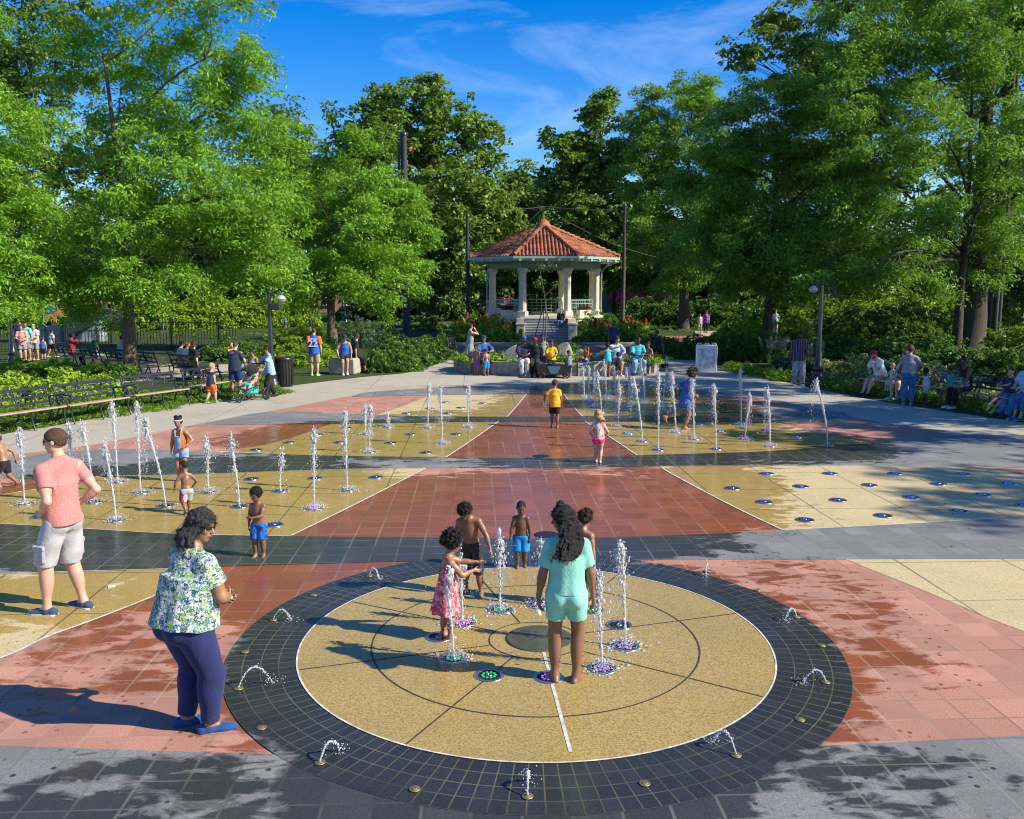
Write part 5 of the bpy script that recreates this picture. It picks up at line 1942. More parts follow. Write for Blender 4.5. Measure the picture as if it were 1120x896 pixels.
def cloth(name, col, var=.10, col2=None, scale=8, pattern=None, cols=None, rough=.85, pscale=20, stops=None):
    nm = 'cloth_' + name
    if nm in MATS: return MATS[nm]
    t = NT(nm)
    if pattern == 'patches':            # printed cloth: random cells of several colours
        v = t.n('ShaderNodeTexVoronoi', inp={'Scale': pscale})
        nz = t.n('ShaderNodeTexNoise', inp={'Scale': pscale * .8, 'Detail': 3})
        t.set(nz.inputs['Vector'], t.obj)
        ad = t.n('ShaderNodeVectorMath', operation='MULTIPLY_ADD')
        t.set(ad.inputs[0], nz.outputs['Color']); ad.inputs[1].default_value = (.09, .09, .09); t.set(ad.inputs[2], t.obj)
        t.set(v.inputs['Vector'], ad.outputs[0])
        sp = t.n('ShaderNodeSeparateColor'); t.set(sp.inputs[0], v.outputs['Color'])
        c = t.ramp(sp.outputs[0], [(i / len(cols), x) for i, x in enumerate(cols)], 'CONSTANT')
    elif pattern == 'stripes':
        sx = t.n('ShaderNodeSeparateXYZ'); t.set(sx.inputs[0], t.obj)
        f = t.math('FRACT', t.math('MULTIPLY', sx.outputs[0], pscale))
        c = t.ramp(f, [(i / len(cols), x) for i, x in enumerate(cols)], 'CONSTANT')
    else:
        n = t.noise(t.obj, scale, 4, .6)
        hi = col2 if col2 else tuple(min(1, x * (1 + var)) for x in col)
        c = t.ramp(n, [(.35, tuple(x * (1 - var) for x in col)), (.65, hi)])
    b = t.bsdf(Base_Color=c, Roughness=rough)
    b.inputs['Sheen Weight'].default_value = .15
    b.inputs['Specular IOR Level'].default_value = .25
    wv = t.noise(t.obj, 17, 5, .62, 1.2)
    t.set(b.inputs['Normal'], t.bump(wv, .45, .016))
    MATS[nm] = t.done(b)
    return MATS[nm]


HAIRC = {'black': (.012, .010, .009), 'dbrown': (.035, .020, .012), 'brown': (.075, .042, .022), 'blond': (.40, .25, .10), 'ginger': (.35, .14, .05), 'grey': (.030, .028, .027), 'white': (.45, .43, .40), 'maroon': (.10, .012, .02)}


def hair_mat(k):
    nm = 'hair_' + k
    if nm not in MATS:
        t = NT(nm); c = HAIRC[k]
        n = t.noise(t.obj, 60, 3, .6)
        cc = t.ramp(n, [(.3, tuple(x * .6 for x in c)), (.7, tuple(min(1, x * 1.5 + .006) for x in c))])
        b = t.bsdf(Base_Color=cc, Roughness=.62)
        b.inputs['Specular IOR Level'].default_value = .3
        t.set(b.inputs['Normal'], t.bump(t.noise(t.obj, 110, 4, .7), 1.0, .012))
        MATS[nm] = t.done(b)
    return MATS[nm]


M_EYEW = mat('eye_white', (.62, .58, .54), .3)
M_EYED = mat('eye_iris', (.012, .008, .006), .15)
M_LIP = mat('lip', (.19, .062, .05), .45)
M_SHADE = mat('sunglass_lens', (.010, .009, .010), .06, coat=.5)
M_SOLE = mat('white_shoe_sole', (.62, .62, .60), .6)
NPEOPLE = [0]


def person(label, base, H, face, hf=.132, skin='brown', sw=.100, g=1.0, gb=1.0, hip=.052, leg=.60, feet=None, pelvis=(0, 0, 0), seat=None,
           lean=(3, 0), twist=0, head=(0, 0, 0), rh=None, lh=None, top=None, bottom=None, shoes=None, hair=('short', 'black'),
           extras=(), group=None, vox=None, bust=0.0, butt=0.0, eyes=None, base_z=0.0, curl=.5, cat='person', muscle=1.0):
    """rh / lh: dict(t=hand target in H units in the person's frame or None, pole, thumb, rel='shoulder')"""
    base = Vector(base)
    dist = math.hypot(base.x, base.y)
    h = vox or min(.024, max(.0062, dist * .00088))
    near = dist < 9.5
    if eyes is None: eyes = dist < 17
    root = empty('person', base, math.radians(face), label, cat, group)
    NPEOPLE[0] += 1
    sd_ = NPEOPLE[0]
    hh = hf * H; B = H - hh
    zs, zh = B * .945, B * leg
    ank = .042 * H
    ua, fa, hl = .195 * B, .168 * B, .118 * B
    tl, cl = (zh - ank) * .51, (zh - ank) * .50
    P = A3(pelvis[0] * H, pelvis[1] * H, zh + pelvis[2] * H)
    if seat is not None: P[2] = seat + .062 * H
    T = rot('y', lean[1]) @ rot('x', -lean[0])          # leaning forward moves the chest to +Y
    TT = T @ rot('z', twist)
    up = T[:, 2]
    tor = zs - zh
    C = P + up * tor                                    # point between the shoulders
    rt, fw = TT[:, 0], TT[:, 1]
    Rt = np.stack([rt, fw, up], 1)
    Rp = T
    Sr, Sl = C + rt * sw * H - up * .014 * H, C - rt * sw * H - up * .014 * H
    nb = C + up * .012 * H
    Rh = T @ rot('z', twist * .6 + head[0]) @ rot('x', head[1]) @ rot('y', head[2])
    nt = nb + (up * .6 + Rh[:, 2] * .4) * .055 * H + fw * .012 * H
    hc = nt + Rh @ A3(0, .05 * hh, .46 * hh)
    HD = lambda x, y, z: hc + Rh @ A3(x * hh, y * hh, z * hh)
    # arms
    arms = []
    for side, S_, spec in ((1, Sr, rh), (-1, Sl, lh)):
        spec = spec or {}
        t = spec.get('t')
        if t is None:
            t = S_ + Rt @ A3(side * (.045 + .03 * (g - 1)) * H, .02 * H, -(ua + fa) * .985)
        elif spec.get('rel') == 'shoulder':
            t = S_ + Rt @ (A3(*t) * H)
        else:
            t = A3(*t) * H
        pole = Rt @ A3(*spec.get('pole', (side * .5, -1, -.1)))
        E, Wp = ik(S_, t, ua, fa, pole)
        th = Rt @ A3(*spec.get('thumb', (0, 1, 0)))
        d = nrm(Wp - E)
        if 'dir' in spec: d = nrm(Rt @ A3(*spec['dir']))
        l = nrm(th - d * (th @ d))
        n_ = np.cross(l, d) * side
        arms.append((side, S_, E, Wp, d, l, n_, spec.get('curl', curl)))
    # legs
    feet = feet or ((.055, 0, 0, -8), (-.055, 0, 0, 8))
    legs = []
    for side, (fx, fy, fz, yaw) in zip((1, -1), feet):
        Hj = P + Rp @ A3(side * hip * H, 0, 0)
        A_ = A3(fx * H, fy * H, fz * H + ank)
        fd = rot('z', yaw) @ A3(0, 1, 0)
        K, A_ = ik(Hj, A_, tl, cl, fd + A3(0, 0, .35 if seat is not None else 0))
        pit = 0 if fz < .02 else -min(60, fz * 400)
        fd = rot('z', yaw) @ rot('x', pit) @ A3(0, 1, 0)
        legs.append((side, Hj, K, A_, fd))

    def torso(o=0.0, bf=1.0):
        q = []
        w = lambda x, y, z: P + Rt @ A3(x * H, y * H, z * H)
        q.append(ell(P + Rp @ A3(0, -.004 * H, .025 * H), A3(.088, .064, .072) * H * A3(g, g, 1) + o, Rp, .03 * H))
        q.append(ell(P + up * tor * .36 + fw * .006 * H * gb, A3(.076 * g, .058 * g * gb, .10) * H * A3(gb ** .5, 1, 1) + o, Rt, .05 * H))
        q.append(ell(P + up * tor * .70, A3(.086 * (sw / .1) ** .7 * g ** .5, .062 * g ** .6, .098) * H + o, Rt, .045 * H))
        for s_, S_ in ((1, Sr), (-1, Sl)):
            q.append(cone(nb - up * .018 * H, S_ - up * .006 * H, .036 * H + o * .8, .029 * H * g ** .5 + o * .7, .03 * H))
            q.append(cone(nb + up * .018 * H - fw * .012 * H, nb * .45 + S_ * .55 - fw * .006 * H, .022 * H + o * .6, .024 * H + o * .7, .03 * H))
            if butt: q.append(ell(P + Rp @ A3(s_ * .042 * H, -.030 * H * butt, -.012 * H), A3(.050, .050, .056) * H * butt ** .5 + o, Rp, .025 * H))
            if bust: q.append(ell(P + up * tor * .66 + Rt @ A3(s_ * .042 * H, .05 * H, 0), A3(.040, .036, .040) * H * bust + o, Rt, .025 * H))
        return q
    bp = torso()
    bp.append(cone(nb - up * .03 * H, nt + Rh @ A3(0, 0, .05 * hh), .034 * H * muscle ** .3, .030 * H * max(1, hf / .16), .02 * H))
    # head
    kh = .03 * hh
    bp += [ell(HD(0, -.035, .09), A3(.335, .415, .405) * hh, Rh, .06 * hh), ell(HD(0, .085, -.22), A3(.255, .285, .275) * hh, Rh, .10 * hh),
           ell(HD(0, .24, -.40), A3(.11, .09, .09) * hh, Rh, .08 * hh), ell(HD(0, .33, .115), A3(.20, .055, .045) * hh, Rh, .06 * hh),
           cone(HD(0, .375, .03), HD(0, .445, -.115), .026 * hh, .052 * hh, .05 * hh), ell(HD(0, .40, -.135), A3(.078, .04, .032) * hh, Rh, .03 * hh),
           ell(HD(0, .335, -.255), A3(.10, .062, .055) * hh, Rh, .05 * hh)]
    for s_ in (-1, 1):
        bp += [ell(HD(s_ * .36, -.04, -.02), A3(.032, .08, .12) * hh, Rh @ rot('z', s_ * -18), .02 * hh), ell(HD(s_ * .175, .25, -.10), A3(.10, .09, .10) * hh, Rh, .08 * hh)]
    # arms and hands
    gm = g ** .7
    for (side, S_, E, Wp, d, l, n_, cu) in arms:
        bp += [cone(S_ - up * .008 * H, E, .032 * H * gm * muscle, .0235 * H * gm, .03 * H), cone(S_ + (E - S_) * .45, S_ + (E - S_) * .6, .030 * H * gm * muscle, .027 * H * gm * muscle, .02 * H),
               cone(E, Wp, .0235 * H * gm, .0145 * H * gm ** .5, .012 * H), cone(E + (Wp - E) * .2, E + (Wp - E) * .4, .0245 * H * gm, .022 * H * gm, .015 * H)]
        s = hl
        Rn = np.stack([l, d, n_], 1)
        bp.append(ell(Wp + d * .26 * s, A3(.20, .31, .095) * s, Rn, .05 * s))
        fr = max(.052 * s, h * .62)
        for i in range(4):
            b0 = Wp + d * (.47 - .02 * abs(i - 1)) * s + l * (.155 - .105 * i) * s
            L_ = (.40, .46, .43, .33)[i] * s
            a1, a2 = cu * (.6 + .12 * i), cu * (1.6 + .15 * i)
            d1 = d * math.cos(a1) + n_ * math.sin(a1); d2 = d * math.cos(a2) + n_ * math.sin(a2)
            m_ = b0 + d1 * L_ * .52
            bp += [cone(b0, m_, fr, fr * .95, .02 * s), cone(m_, m_ + d2 * L_ * .48, fr * .95, fr * .78, .012 * s)]
        b0 = Wp + d * .10 * s + l * .13 * s
        m_ = b0 + nrm(d * .62 + l * .62 + n_ * .25) * .26 * s
        bp += [cone(b0, m_, fr * 1.25, fr * 1.1, .05 * s), cone(m_, m_ + nrm(d * .9 + l * .25 + n_ * .35) * .2 * s, fr * 1.1, fr * .85, .012 * s)]
    # legs and feet
    for (side, Hj, K, A_, fd) in legs:
        bp += [cone(Hj - A3(0, 0, .01 * H), K, .055 * H * g, .035 * H * gm, .014 * H), cone(K, A_, .034 * H * gm, .0205 * H * gm ** .5, .02 * H)]
        bk = nrm(np.cross(np.cross(A_ - K, fd), A_ - K)) * -1
        c_ = K + (A_ - K) * .30 + bk * (-1 if bk @ fd > 0 else 1) * .010 * H
        bp.append(ell(c_, A3(.031 * gm, .033 * gm, .085) * H, np.stack([nrm(np.cross(fd, K - A_)), nrm(np.cross(K - A_, np.cross(fd, K - A_))), nrm(K - A_)], 1), .03 * H))
        if shoes is None or shoes[0] in ('sandal',):
            sd = nrm(np.cross(fd, A3(0, 0, 1)))
            dn = nrm(np.cross(sd, fd)) * -1
            dn = dn if dn[2] < 0 else -dn
            fl = .148 * H
            heel = A_ - fd * .028 * H + dn * (ank - .019 * H); ball = A_ + fd * .075 * H + dn * (ank - .015 * H)
            bp += [cone(A_, A_ + fd * .02 * H + dn * .02 * H, .022 * H, .024 * H, .02 * H), cone(heel, A_ + fd * .03 * H + dn * (ank - .024 * H), .0195 * H, .022 * H, .02 * H), cone(A_ + fd * .02 * H + dn * (ank - .026 * H), ball, .024 * H, .0150 * H, .02 * H),
                   cone(ball - sd * .012 * H, ball + sd * .014 * H, .0150 * H, .0145 * H, .015 * H)]
            for i in range(5):
                o_ = (-.020 + .0105 * i) * side * -1
                b0 = ball + sd * o_ * H + fd * .008 * H
                Lt = (.026, .026, .022, .018, .013)[i] * H
                rr_ = max((.0085 if i == 0 else .0065) * H, h * .55)
                bp.append(cone(b0, b0 + fd * Lt + dn * .004 * H, rr_, rr_ * .9, .006 * H))
        else:
            bp.append(cone(A_, A_ + fd * .05 * H - A3(0, 0, ank - .02 * H), .02 * H, .014 * H, .02 * H))
    V, F = grow(bp, h)
    lowest = V[:, 2].min()
    V[:, 2] = np.maximum(V[:, 2], .001)
    link('body', np_mesh('body', V, F, True), skin_mat(skin), root)

    # ---- clothes
    def leg_prims(part, off, loose, cutz=True):
        """part: share of the whole leg that is covered"""
        q = []
        for (side, Hj, K, A_, fd) in legs:
            if part <= .5:
                e = Hj + (K - Hj) * (part / .5)
                r1 = .056 * H * g + (.035 * H * gm - .056 * H * g) * (part / .5)
                q.append(cone(Hj, e, .059 * H * g + off, r1 + off + loose, .014 * H, flat=1))
            else:
                tt = (part - .5) / .5
                e = K + (A_ - K) * tt
                q.append(cone(Hj, K, .059 * H * g + off, .037 * H * gm + off + loose * .5, .016 * H))
                q.append(cone(K, e, .0375 * H * gm + off + loose * .5, (.0375 + (.023 - .0375) * tt) * H * gm + off + loose, .015 * H, flat=1))
                if tt > .3:
                    bk = -fd
                    q.append(ell(K + (A_ - K) * .28 + bk * .008 * H, A3(.034 * gm, .036 * gm, .09) * H + off, None, .03 * H))
        return q
    ch = min(h, .016)
    if bottom:
        kind, m_ = bottom[0], bottom[1]
        part = bottom[2] if len(bottom) > 2 else .42
        loose = bottom[3] if len(bottom) > 3 else .012 * H
        rise = bottom[4] if len(bottom) > 4 else .055
        off = .006 * H + h * .15
        q = []
        for p in torso(off)[:2]: q.append(p)
        if butt: q += [p for p in torso(off)[5:9] if True][:0]
        for s_ in (-1, 1):
            if butt: q.append(ell(P + Rp @ A3(s_ * .042 * H, -.030 * H * butt, -.012 * H), A3(.050, .050, .056) * H * butt ** .5 + off, Rp, .025 * H))
        if kind == 'skirt':
            q.append(ecyl(P + Rp @ A3(0, 0, .03 * H), P + Rp @ A3(0, 0, -part * zh), A3(.09, .07) * H * g + off, A3(.11, .10) * H * g + loose, Rp, .02 * H, .05, 9, sd_))
        else:
            q += leg_prims(part, off, loose)
        V, F = grow(q, ch, cuts=[(up, P + up * rise * H)], noise=.0045 * H if loose > .006 * H else .0015 * H, nfreq=26 / H * 1.2, seed=sd_)
        V[:, 2] = np.maximum(V[:, 2], .006)
        link({'skirt': 'skirt', 'shorts': 'shorts', 'trousers': 'trousers', 'swim': 'swim_shorts', 'leggings': 'leggings'}[kind], np_mesh('bottom', V, F, True), m_, root)
    if top:
        kind, m_ = top[0], top[1]
        sleeve = top[2] if len(top) > 2 else .55
        hem = top[3] if len(top) > 3 else -.03
        ease = top[4] if len(top) > 4 else .012
        off = .006 * H + h * .15
        q = torso(off)
        rb = A3(.088 * g, .066 * g * max(1, gb * .95)) * H + off
        if kind == 'dress':
            q.append(ecyl(P + up * tor * .55, P + up * tor * .30, A3(.082, .062) * H * g + off, A3(.086, .068) * H * g + off, Rt, .03 * H))
            q.append(ecyl(P + up * tor * .36, P + up * tor * .2 + A3(0, 0, hem * H), A3(.084, .066) * H * g + off, A3(.115, .10) * H * g + ease * H, Rt, .03 * H, .06, 8, sd_))
        else:
            q.append(ecyl(P + up * tor * .70, P + up * hem * H, rb * .98 + ease * .4 * H, rb * 1.02 + ease * H, Rt, .03 * H, .035, 7, sd_))
        if kind in ('tee', 'long', 'dress_tee'):
            for (side, S_, E, Wp, d, l, n_, cu) in arms:
                e = S_ + (E - S_) * min(sleeve, 1)
                r1 = .029 * H * gm + off * .8 + .006 * H
                q.append(cone(S_ - up * .006 * H, e, .031 * H * gm + off * .8, r1 + ease * .35 * H * (1 if kind == 'tee' else .3), .02 * H, flat=1 if sleeve < 1 else None))
                if kind == 'long' and sleeve > 1:
                    q.append(cone(E, E + (Wp - E) * (sleeve - 1), .026 * H * gm + off, .020 * H + off, .015 * H, flat=1))
        cuts = [(-up, P + up * hem * H)] if kind != 'dress' else [(-A3(0, 0, 1), P + up * tor * .2 + A3(0, 0, hem * H))]
        subs = [ell(nb + up * .035 * H + fw * .018 * H, A3(.050, .055, .042) * H * (1.25 if kind == 'tank' or kind == 'dress' else 1.0), Rt)]
        if kind in ('tank', 'dress', 'strap'):
            for (side, S_, E, Wp, d, l, n_, cu) in arms:
                subs.append(ell(S_ + rt * side * .022 * H - up * .01 * H, A3(.045, .07, .075) * H, Rt))
        if kind in ('dress',):
            subs.append(ell(P + up * tor * .86 - fw * .075 * H, A3(.048, .05, .08) * H, Rt))
        V, F = grow(q, ch, cuts=cuts, subs=subs, noise=.0065 * H * min(1, ease / .012), nfreq=19 / H, seed=sd_ + 50)
        nm = {'tee': 'shirt', 'long': 'shirt', 'tank': 'vest', 'dress': 'dress', 'strap': 'vest', 'dress_tee': 'shirt'}[kind]
        link(nm, np_mesh(nm, V, F, True), m_, root)
    if shoes and shoes[0] != 'sandal':
        m_ = shoes[1]; sole = shoes[2] if len(shoes) > 2 else M_BLACKP
        for (side, Hj, K, A_, fd) in legs:
            sd = nrm(np.cross(fd, A3(0, 0, 1))); dn = -nrm(np.cross(sd, fd)); dn = dn if dn[2] < 0 else -dn
            heel = A_ - fd * .030 * H + dn * (ank - .024 * H); toe = A_ + fd * .095 * H + dn * (ank - .020 * H)
            Rf = np.stack([sd, fd, -dn], 1)
            q = [cone(A_ + dn * .012 * H, A_ + dn * .026 * H, .0235 * H, .026 * H, .015 * H), ell(heel + dn * .004 * H, A3(.0245, .030, .026) * H, Rf, .012 * H), ell(A_ + fd * .070 * H + dn * (ank - .011 * H), A3(.0295, .050, .0205) * H, Rf, .015 * H), cone(A_ + fd * .004 * H + dn * .018 * H, A_ + fd * .06 * H + dn * (ank - .016 * H), .0215 * H, .0170 * H, .02 * H)]
            for k_ in range(3):
                c_ = A_ + fd * (.022 + .014 * k_) * H + dn * (.006 + .0062 * k_) * H
                q.append(cone(c_ - sd * .013 * H, c_ + sd * .013 * H, .0032 * H, .0032 * H, .001 * H))
            if shoes[0] == 'high': q.append(cone(A_ - dn * .03 * H, A_, .0275 * H, .028 * H, .02 * H))
            bt = A_ + dn * (ank - .004 * H)
            V, F = grow(q, ch * .9, cuts=[(dn, bt), (-dn, A_ - dn * (.012 * H if shoes[0] != 'high' else .045 * H))])
            V[:, 2] = np.maximum(V[:, 2], .004)
            so_ = link('shoe', np_mesh('shoe', V, F, True), m_, root)
            mm = MB()
            pts = [(-.052, -.018), (-.040, -.028), (.02, -.026), (.07, -.031), (.108, -.020), (.118, 0), (.108, .020), (.07, .029), (.02, .024), (-.040, .027), (-.052, .017)]
            c0 = A_ + dn * (ank - .002 * H)
            lo_ = [c0 + fd * a * H * 1.02 + sd * b * H * 1.04 for a, b in pts]; hi_ = [p - dn * .012 * H for p in lo_]
            n_ = len(pts)
            mm.add(lo_ + hi_, [tuple(range(n_)), tuple(range(2 * n_ - 1, n_ - 1, -1))] + [(i, n_ + i, n_ + (i + 1) % n_, (i + 1) % n_) for i in range(n_)])
            mm.v = [(v[0], v[1], max(v[2], .001 + (.0 if i % (2 * n_) < n_ else .012 * H))) for i, v in enumerate(mm.v)]
            mm.build('sole', sole, so_)
    # ---- hair
    if hair:
        kind, hcol = hair[0], hair[1]
        q, subs, cuts = [], [], []
        r_ = np.random.default_rng(sd_ * 7)
        hv = min(h, .012)
        sk = lambda o: ell(HD(0, -.045, .10), A3(.335 + o, .415 + o, .40 + o) * hh, Rh, .02 * hh)
        facecut = lambda y=.20, z=.10, ry=.34, rz=.49: ell(HD(0, .40 + y - .2, -.22 + z - .10), A3(.345, ry, rz) * hh, Rh)
        noise, nfq = 0, 40
        if kind in ('short', 'buzz', 'fade'):
            o = {'short': .045, 'buzz': .009, 'fade': .03}[kind]
            q = [sk(o)]; subs = [facecut()] + [ell(HD(s_ * .37, .02, -.06), A3(.075, .15, .16) * hh, Rh) for s_ in (-1, 1)]; cuts = [(-Rh[:, 2] * .857 + Rh[:, 1] * .515, HD(0, -.02, -.045))]
            noise = .02 * hh if kind == 'short' else .004 * hh; nfq = 9 / hh
        elif kind in ('afro', 'curly', 'wildcurl'):
            o = {'afro': .15, 'curly': .08, 'wildcurl': .22}[kind]
            q = [sk(o * .55)]
            n = 260 if h < .012 else 110
            d = unit(r_.normal(size=(n, 3)))
            for v in d:
                if v[2] < -.45 or (v[1] > .30 and v[2] < .42): continue
                p = HD(v[0] * (.335 + o), -.05 + v[1] * (.41 + o) - (.05 if kind == 'wildcurl' else 0), .10 + v[2] * (.40 + o))
                p = p + r_.normal(size=3) * .03 * hh * (2.2 if kind == 'wildcurl' else 1)
                q.append(ell(p, A3(1, 1, 1) * r_.uniform(.045, .085) * hh, None, .02 * hh))
            subs = [facecut(.24, .10, .30, .47)]
        elif kind in ('long', 'wavy', 'curlylong'):
            q = [sk(.06)]
            Lh = {'long': .85, 'wavy': 1.36, 'curlylong': .64}[kind]
            n = 130 if h < .012 else 56
            if kind == 'curlylong':
                for v in unit(r_.normal(size=(150, 3))):
                    if v[2] < -.2 or (v[1] > .35 and v[2] < .5): continue
                    q.append(ell(HD(v[0] * .37, -.05 + v[1] * .45, .10 + v[2] * .44), A3(1, 1, 1) * r_.uniform(.05, .085) * hh, None, .02 * hh))
            else:
                for i in range(36):
                    a = math.radians(-200 + 220 * i / 36)
                    q.append(cone(HD(0, .0, .50), HD(.38 * math.cos(a), -.06 + .45 * math.sin(a), .02), .05 * hh, .05 * hh, .012 * hh))
            half = {'wavy': .118, 'long': .085, 'curlylong': .066}[kind] * H / 1.4 * (1.4 if kind != 'wavy' else 1)
            back = -Rh[:, 1]
            for i in range(n):
                a = math.radians(-205 + 230 * (i + .5) / n + r_.uniform(-4, 4))
                lay = r_.uniform(.80, 1.06)
                p0 = HD(.30 * math.cos(a) * lay, -.06 + .38 * math.sin(a) * lay, .22)
                p1 = HD(.38 * math.cos(a) * lay, -.06 + .45 * math.sin(a) * lay, -.12)
                # where the lock ends: spread over the shoulders and upper back
                u_ = max(-1, min(1, ((p1 - hc) @ rt) / (.44 * hh)))
                e0 = C + rt * (u_ * half + r_.uniform(-.02, .02)) - fw * (.070 + .030 * (1 - u_ * u_) + r_.uniform(-.006, .02)) * H + up * (hc - C) @ up * (1 - Lh * r_.uniform(.85, 1.1))
                pts = [p0, p1]
                ph, am = r_.uniform(0, 6), r_.uniform(.02, .05) * hh
                for j in range(1, 12):
                    t = j / 11
                    p = p1 + (e0 - p1) * t + back * .10 * hh * math.sin(PI * t) * (.4 + lay)
                    p = p + rt * am * math.sin(ph + t * 15) + fw * am * .6 * math.cos(ph + t * 13)
                    pts.append(p)
                for j in range(len(pts) - 1):
                    t = j / len(pts)
                    q.append(cone(pts[j], pts[j + 1], (.050 - .016 * t) * hh, (.048 - .018 * t) * hh, .018 * hh))
            subs = [facecut(.23, .08, .30, .44)]
            noise, nfq = .022 * hh, 22 / hh
        elif kind == 'bun' or kind == 'updo' or kind == 'puffs':
            q = [sk(.045)]
            if kind == 'bun': q.append(ell(HD(0, -.28, .50), A3(.17, .17, .15) * hh, Rh, .03 * hh))
            if kind == 'updo':
                for v in unit(r_.normal(size=(70, 3))): q.append(ell(HD(v[0] * .20, -.10 + v[1] * .22, .52 + v[2] * .12), A3(1, 1, 1) * .055 * hh, None, .02 * hh))
            if kind == 'puffs':
                for s_ in (-1, 1):
                    for v in unit(r_.normal(size=(60, 3))): q.append(ell(HD(s_ * .22 + v[0] * .15, -.10 + v[1] * .15, .47 + v[2] * .13), A3(1, 1, 1) * .05 * hh, None, .02 * hh))
            subs = [facecut()]; cuts = [(-Rh[:, 2], HD(0, 0, -.26))]
            noise, nfq = .012 * hh, 12 / hh
        elif kind == 'twists':
            q = [sk(.03)]
            for v in unit(r_.normal(size=(90, 3))):
                if v[2] < -.2 or (v[1] > .5 and v[2] < .5): continue
                p = HD(v[0] * .35, -.045 + v[1] * .43, .10 + v[2] * .41)
                q.append(cone(p, p + (p - HD(0, -.045, .1)) * .12 - Rh[:, 2] * .10 * hh, .05 * hh, .032 * hh, .015 * hh))
            subs = [facecut(.24, .08, .28, .40)]
        if q:
            V, F = grow(q, hv, cuts=cuts, subs=subs, noise=noise, nfreq=nfq, seed=sd_)
            if h < .0105 and kind not in ('buzz', 'fade', 'short'):
                # loose fine hairs standing off the surface
                nV = len(V)
                cen_ = HD(0, -.04, .08)
                pick = r_.choice(nV, min(nV, 1500), replace=False)
                ev, ef = [], []
                for i_ in pick:
                    p0 = V[i_]
                    o_ = nrm(p0 - cen_) if kind in ('afro', 'curly', 'wildcurl', 'twists') else nrm(nrm(p0 - cen_) * .5 + A3(0, 0, -1))
                    a1 = nrm(o_ + r_.normal(size=3) * .55); a2 = nrm(o_ * .4 + r_.normal(size=3) * .8)
                    L_ = r_.uniform(.03, .085) * hh * (1.6 if kind in ('wavy', 'curlylong') else 1)
                    m1_ = p0 + a1 * L_; e1_ = m1_ + a2 * L_ * .8
                    sd1 = nrm(np.cross(a1, r_.normal(size=3))) * .0013
                    k0 = nV + len(ev)
                    ev += [p0 - sd1, p0 + sd1, m1_ + sd1, m1_ - sd1, e1_ + sd1 * .4, e1_ - sd1 * .4]
                    ef += [(k0, k0 + 1, k0 + 2, k0 + 3), (k0 + 3, k0 + 2, k0 + 4, k0 + 5)]
                V = np.concatenate([V, np.array(ev)]); F = np.concatenate([F, np.array(ef)])
            link('hair', np_mesh('hair', V, F, True), hair_mat(hcol), root)
        if 'topknot' in extras:
            q = [ell(HD(.10 * 0, -.02, .52), A3(.12, .12, .10) * hh, Rh, .02 * hh)]
            for v in unit(r_.normal(size=(40, 3))): q.append(ell(HD(v[0] * .14, -.02 + v[1] * .14, .58 + v[2] * .10), A3(1, 1, 1) * .055 * hh, None, .02 * hh))
            V, F = grow(q, hv); link('hair_bun', np_mesh('hair_bun', V, F, True), hair_mat(hcol), root)
    # ---- face
    if eyes:
        for s_ in (-1, 1):
            mm = MB(); mm.ball(HD(s_ * .145, .315, .01), (.066 * hh, .045 * hh, .034 * hh), 10, 8, Matrix(Rh.tolist())); e_ = mm.build('eye', M_EYEW, root)
            mm = MB(); mm.ball(HD(s_ * .143, .343, .008), (.031 * hh, .024 * hh, .031 * hh), 8, 6, Matrix(Rh.tolist())); mm.build('iris', M_EYED, e_)
            mm = MB(); mm.tube([HD(s_ * .07, .372, .10), HD(s_ * .15, .362, .125), HD(s_ * .23, .315, .10)], [.014 * hh, .018 * hh, .010 * hh], 6)
            mm.build('eyebrow', hair_mat(hair[1] if hair and hair[1] != 'maroon' else 'black'), root)
        mm = MB(); mm.ball(HD(0, .385, -.258), (.085 * hh, .022 * hh, .028 * hh), 12, 8, Matrix(Rh.tolist())); mm.build('mouth', M_LIP, root)
    for ex in extras:
        k_ = ex[0] if isinstance(ex, tuple) else ex
        if k_ == 'sunglasses':
            mm = MB()
            for s_ in (-1, 1):
                mm.ball(HD(s_ * .155, .375, .015), (.115 * hh, .03 * hh, .072 * hh), 12, 8, Matrix((Rh @ rot('z', s_ * -12)).tolist()))
                mm.tube([HD(s_ * .28, .345, .05), HD(s_ * .36, .15, .05), HD(s_ * .365, -.02, .04)], .014 * hh, 6)
            mm.tube([HD(-.06, .40, .04), HD(.06, .40, .04)], .02 * hh, 6)
            mm.build('sunglasses', M_SHADE, root)
        elif k_ == 'beard':
            q = [ell(HD(0, .10, -.27), A3(.275, .305, .265) * hh, Rh, .05 * hh), ell(HD(0, .25, -.41), A3(.13, .10, .10) * hh, Rh, .05 * hh)]
            V, F = grow(q, min(h, .012), cuts=[(Rh[:, 2] * .9 + Rh[:, 1] * .25, HD(0, .2, -.17))], subs=[ell(HD(0, .42, -.25), A3(.13, .09, .075) * hh, Rh)], noise=.008 * hh, nfreq=16 / hh)
            link('beard', np_mesh('beard', V, F, True), hair_mat(ex[1] if isinstance(ex, tuple) else hair[1]), root)
        elif k_ == 'cap':
            m_ = ex[1]; back = len(ex) > 2 and ex[2] == 'back'
            q = [ell(HD(0, -.04, .15), A3(.375, .455, .40) * hh, Rh, .02 * hh)]
            V, F = grow(q, min(h, .012), cuts=[(-Rh[:, 2], HD(0, 0, .16))])
            cp_ = link('cap', np_mesh('cap', V, F, True), m_, root)
            s_ = -1 if back else 1
            q = [ell(HD(0, s_ * .48 - .04, .17), A3(.27, .30, .035) * hh, Rh @ rot('x', -s_ * 8), .02 * hh)]
            V, F = grow(q, min(h, .010)); link('peak', np_mesh('peak', V, F, True), m_, cp_)
        elif k_ == 'beanie':
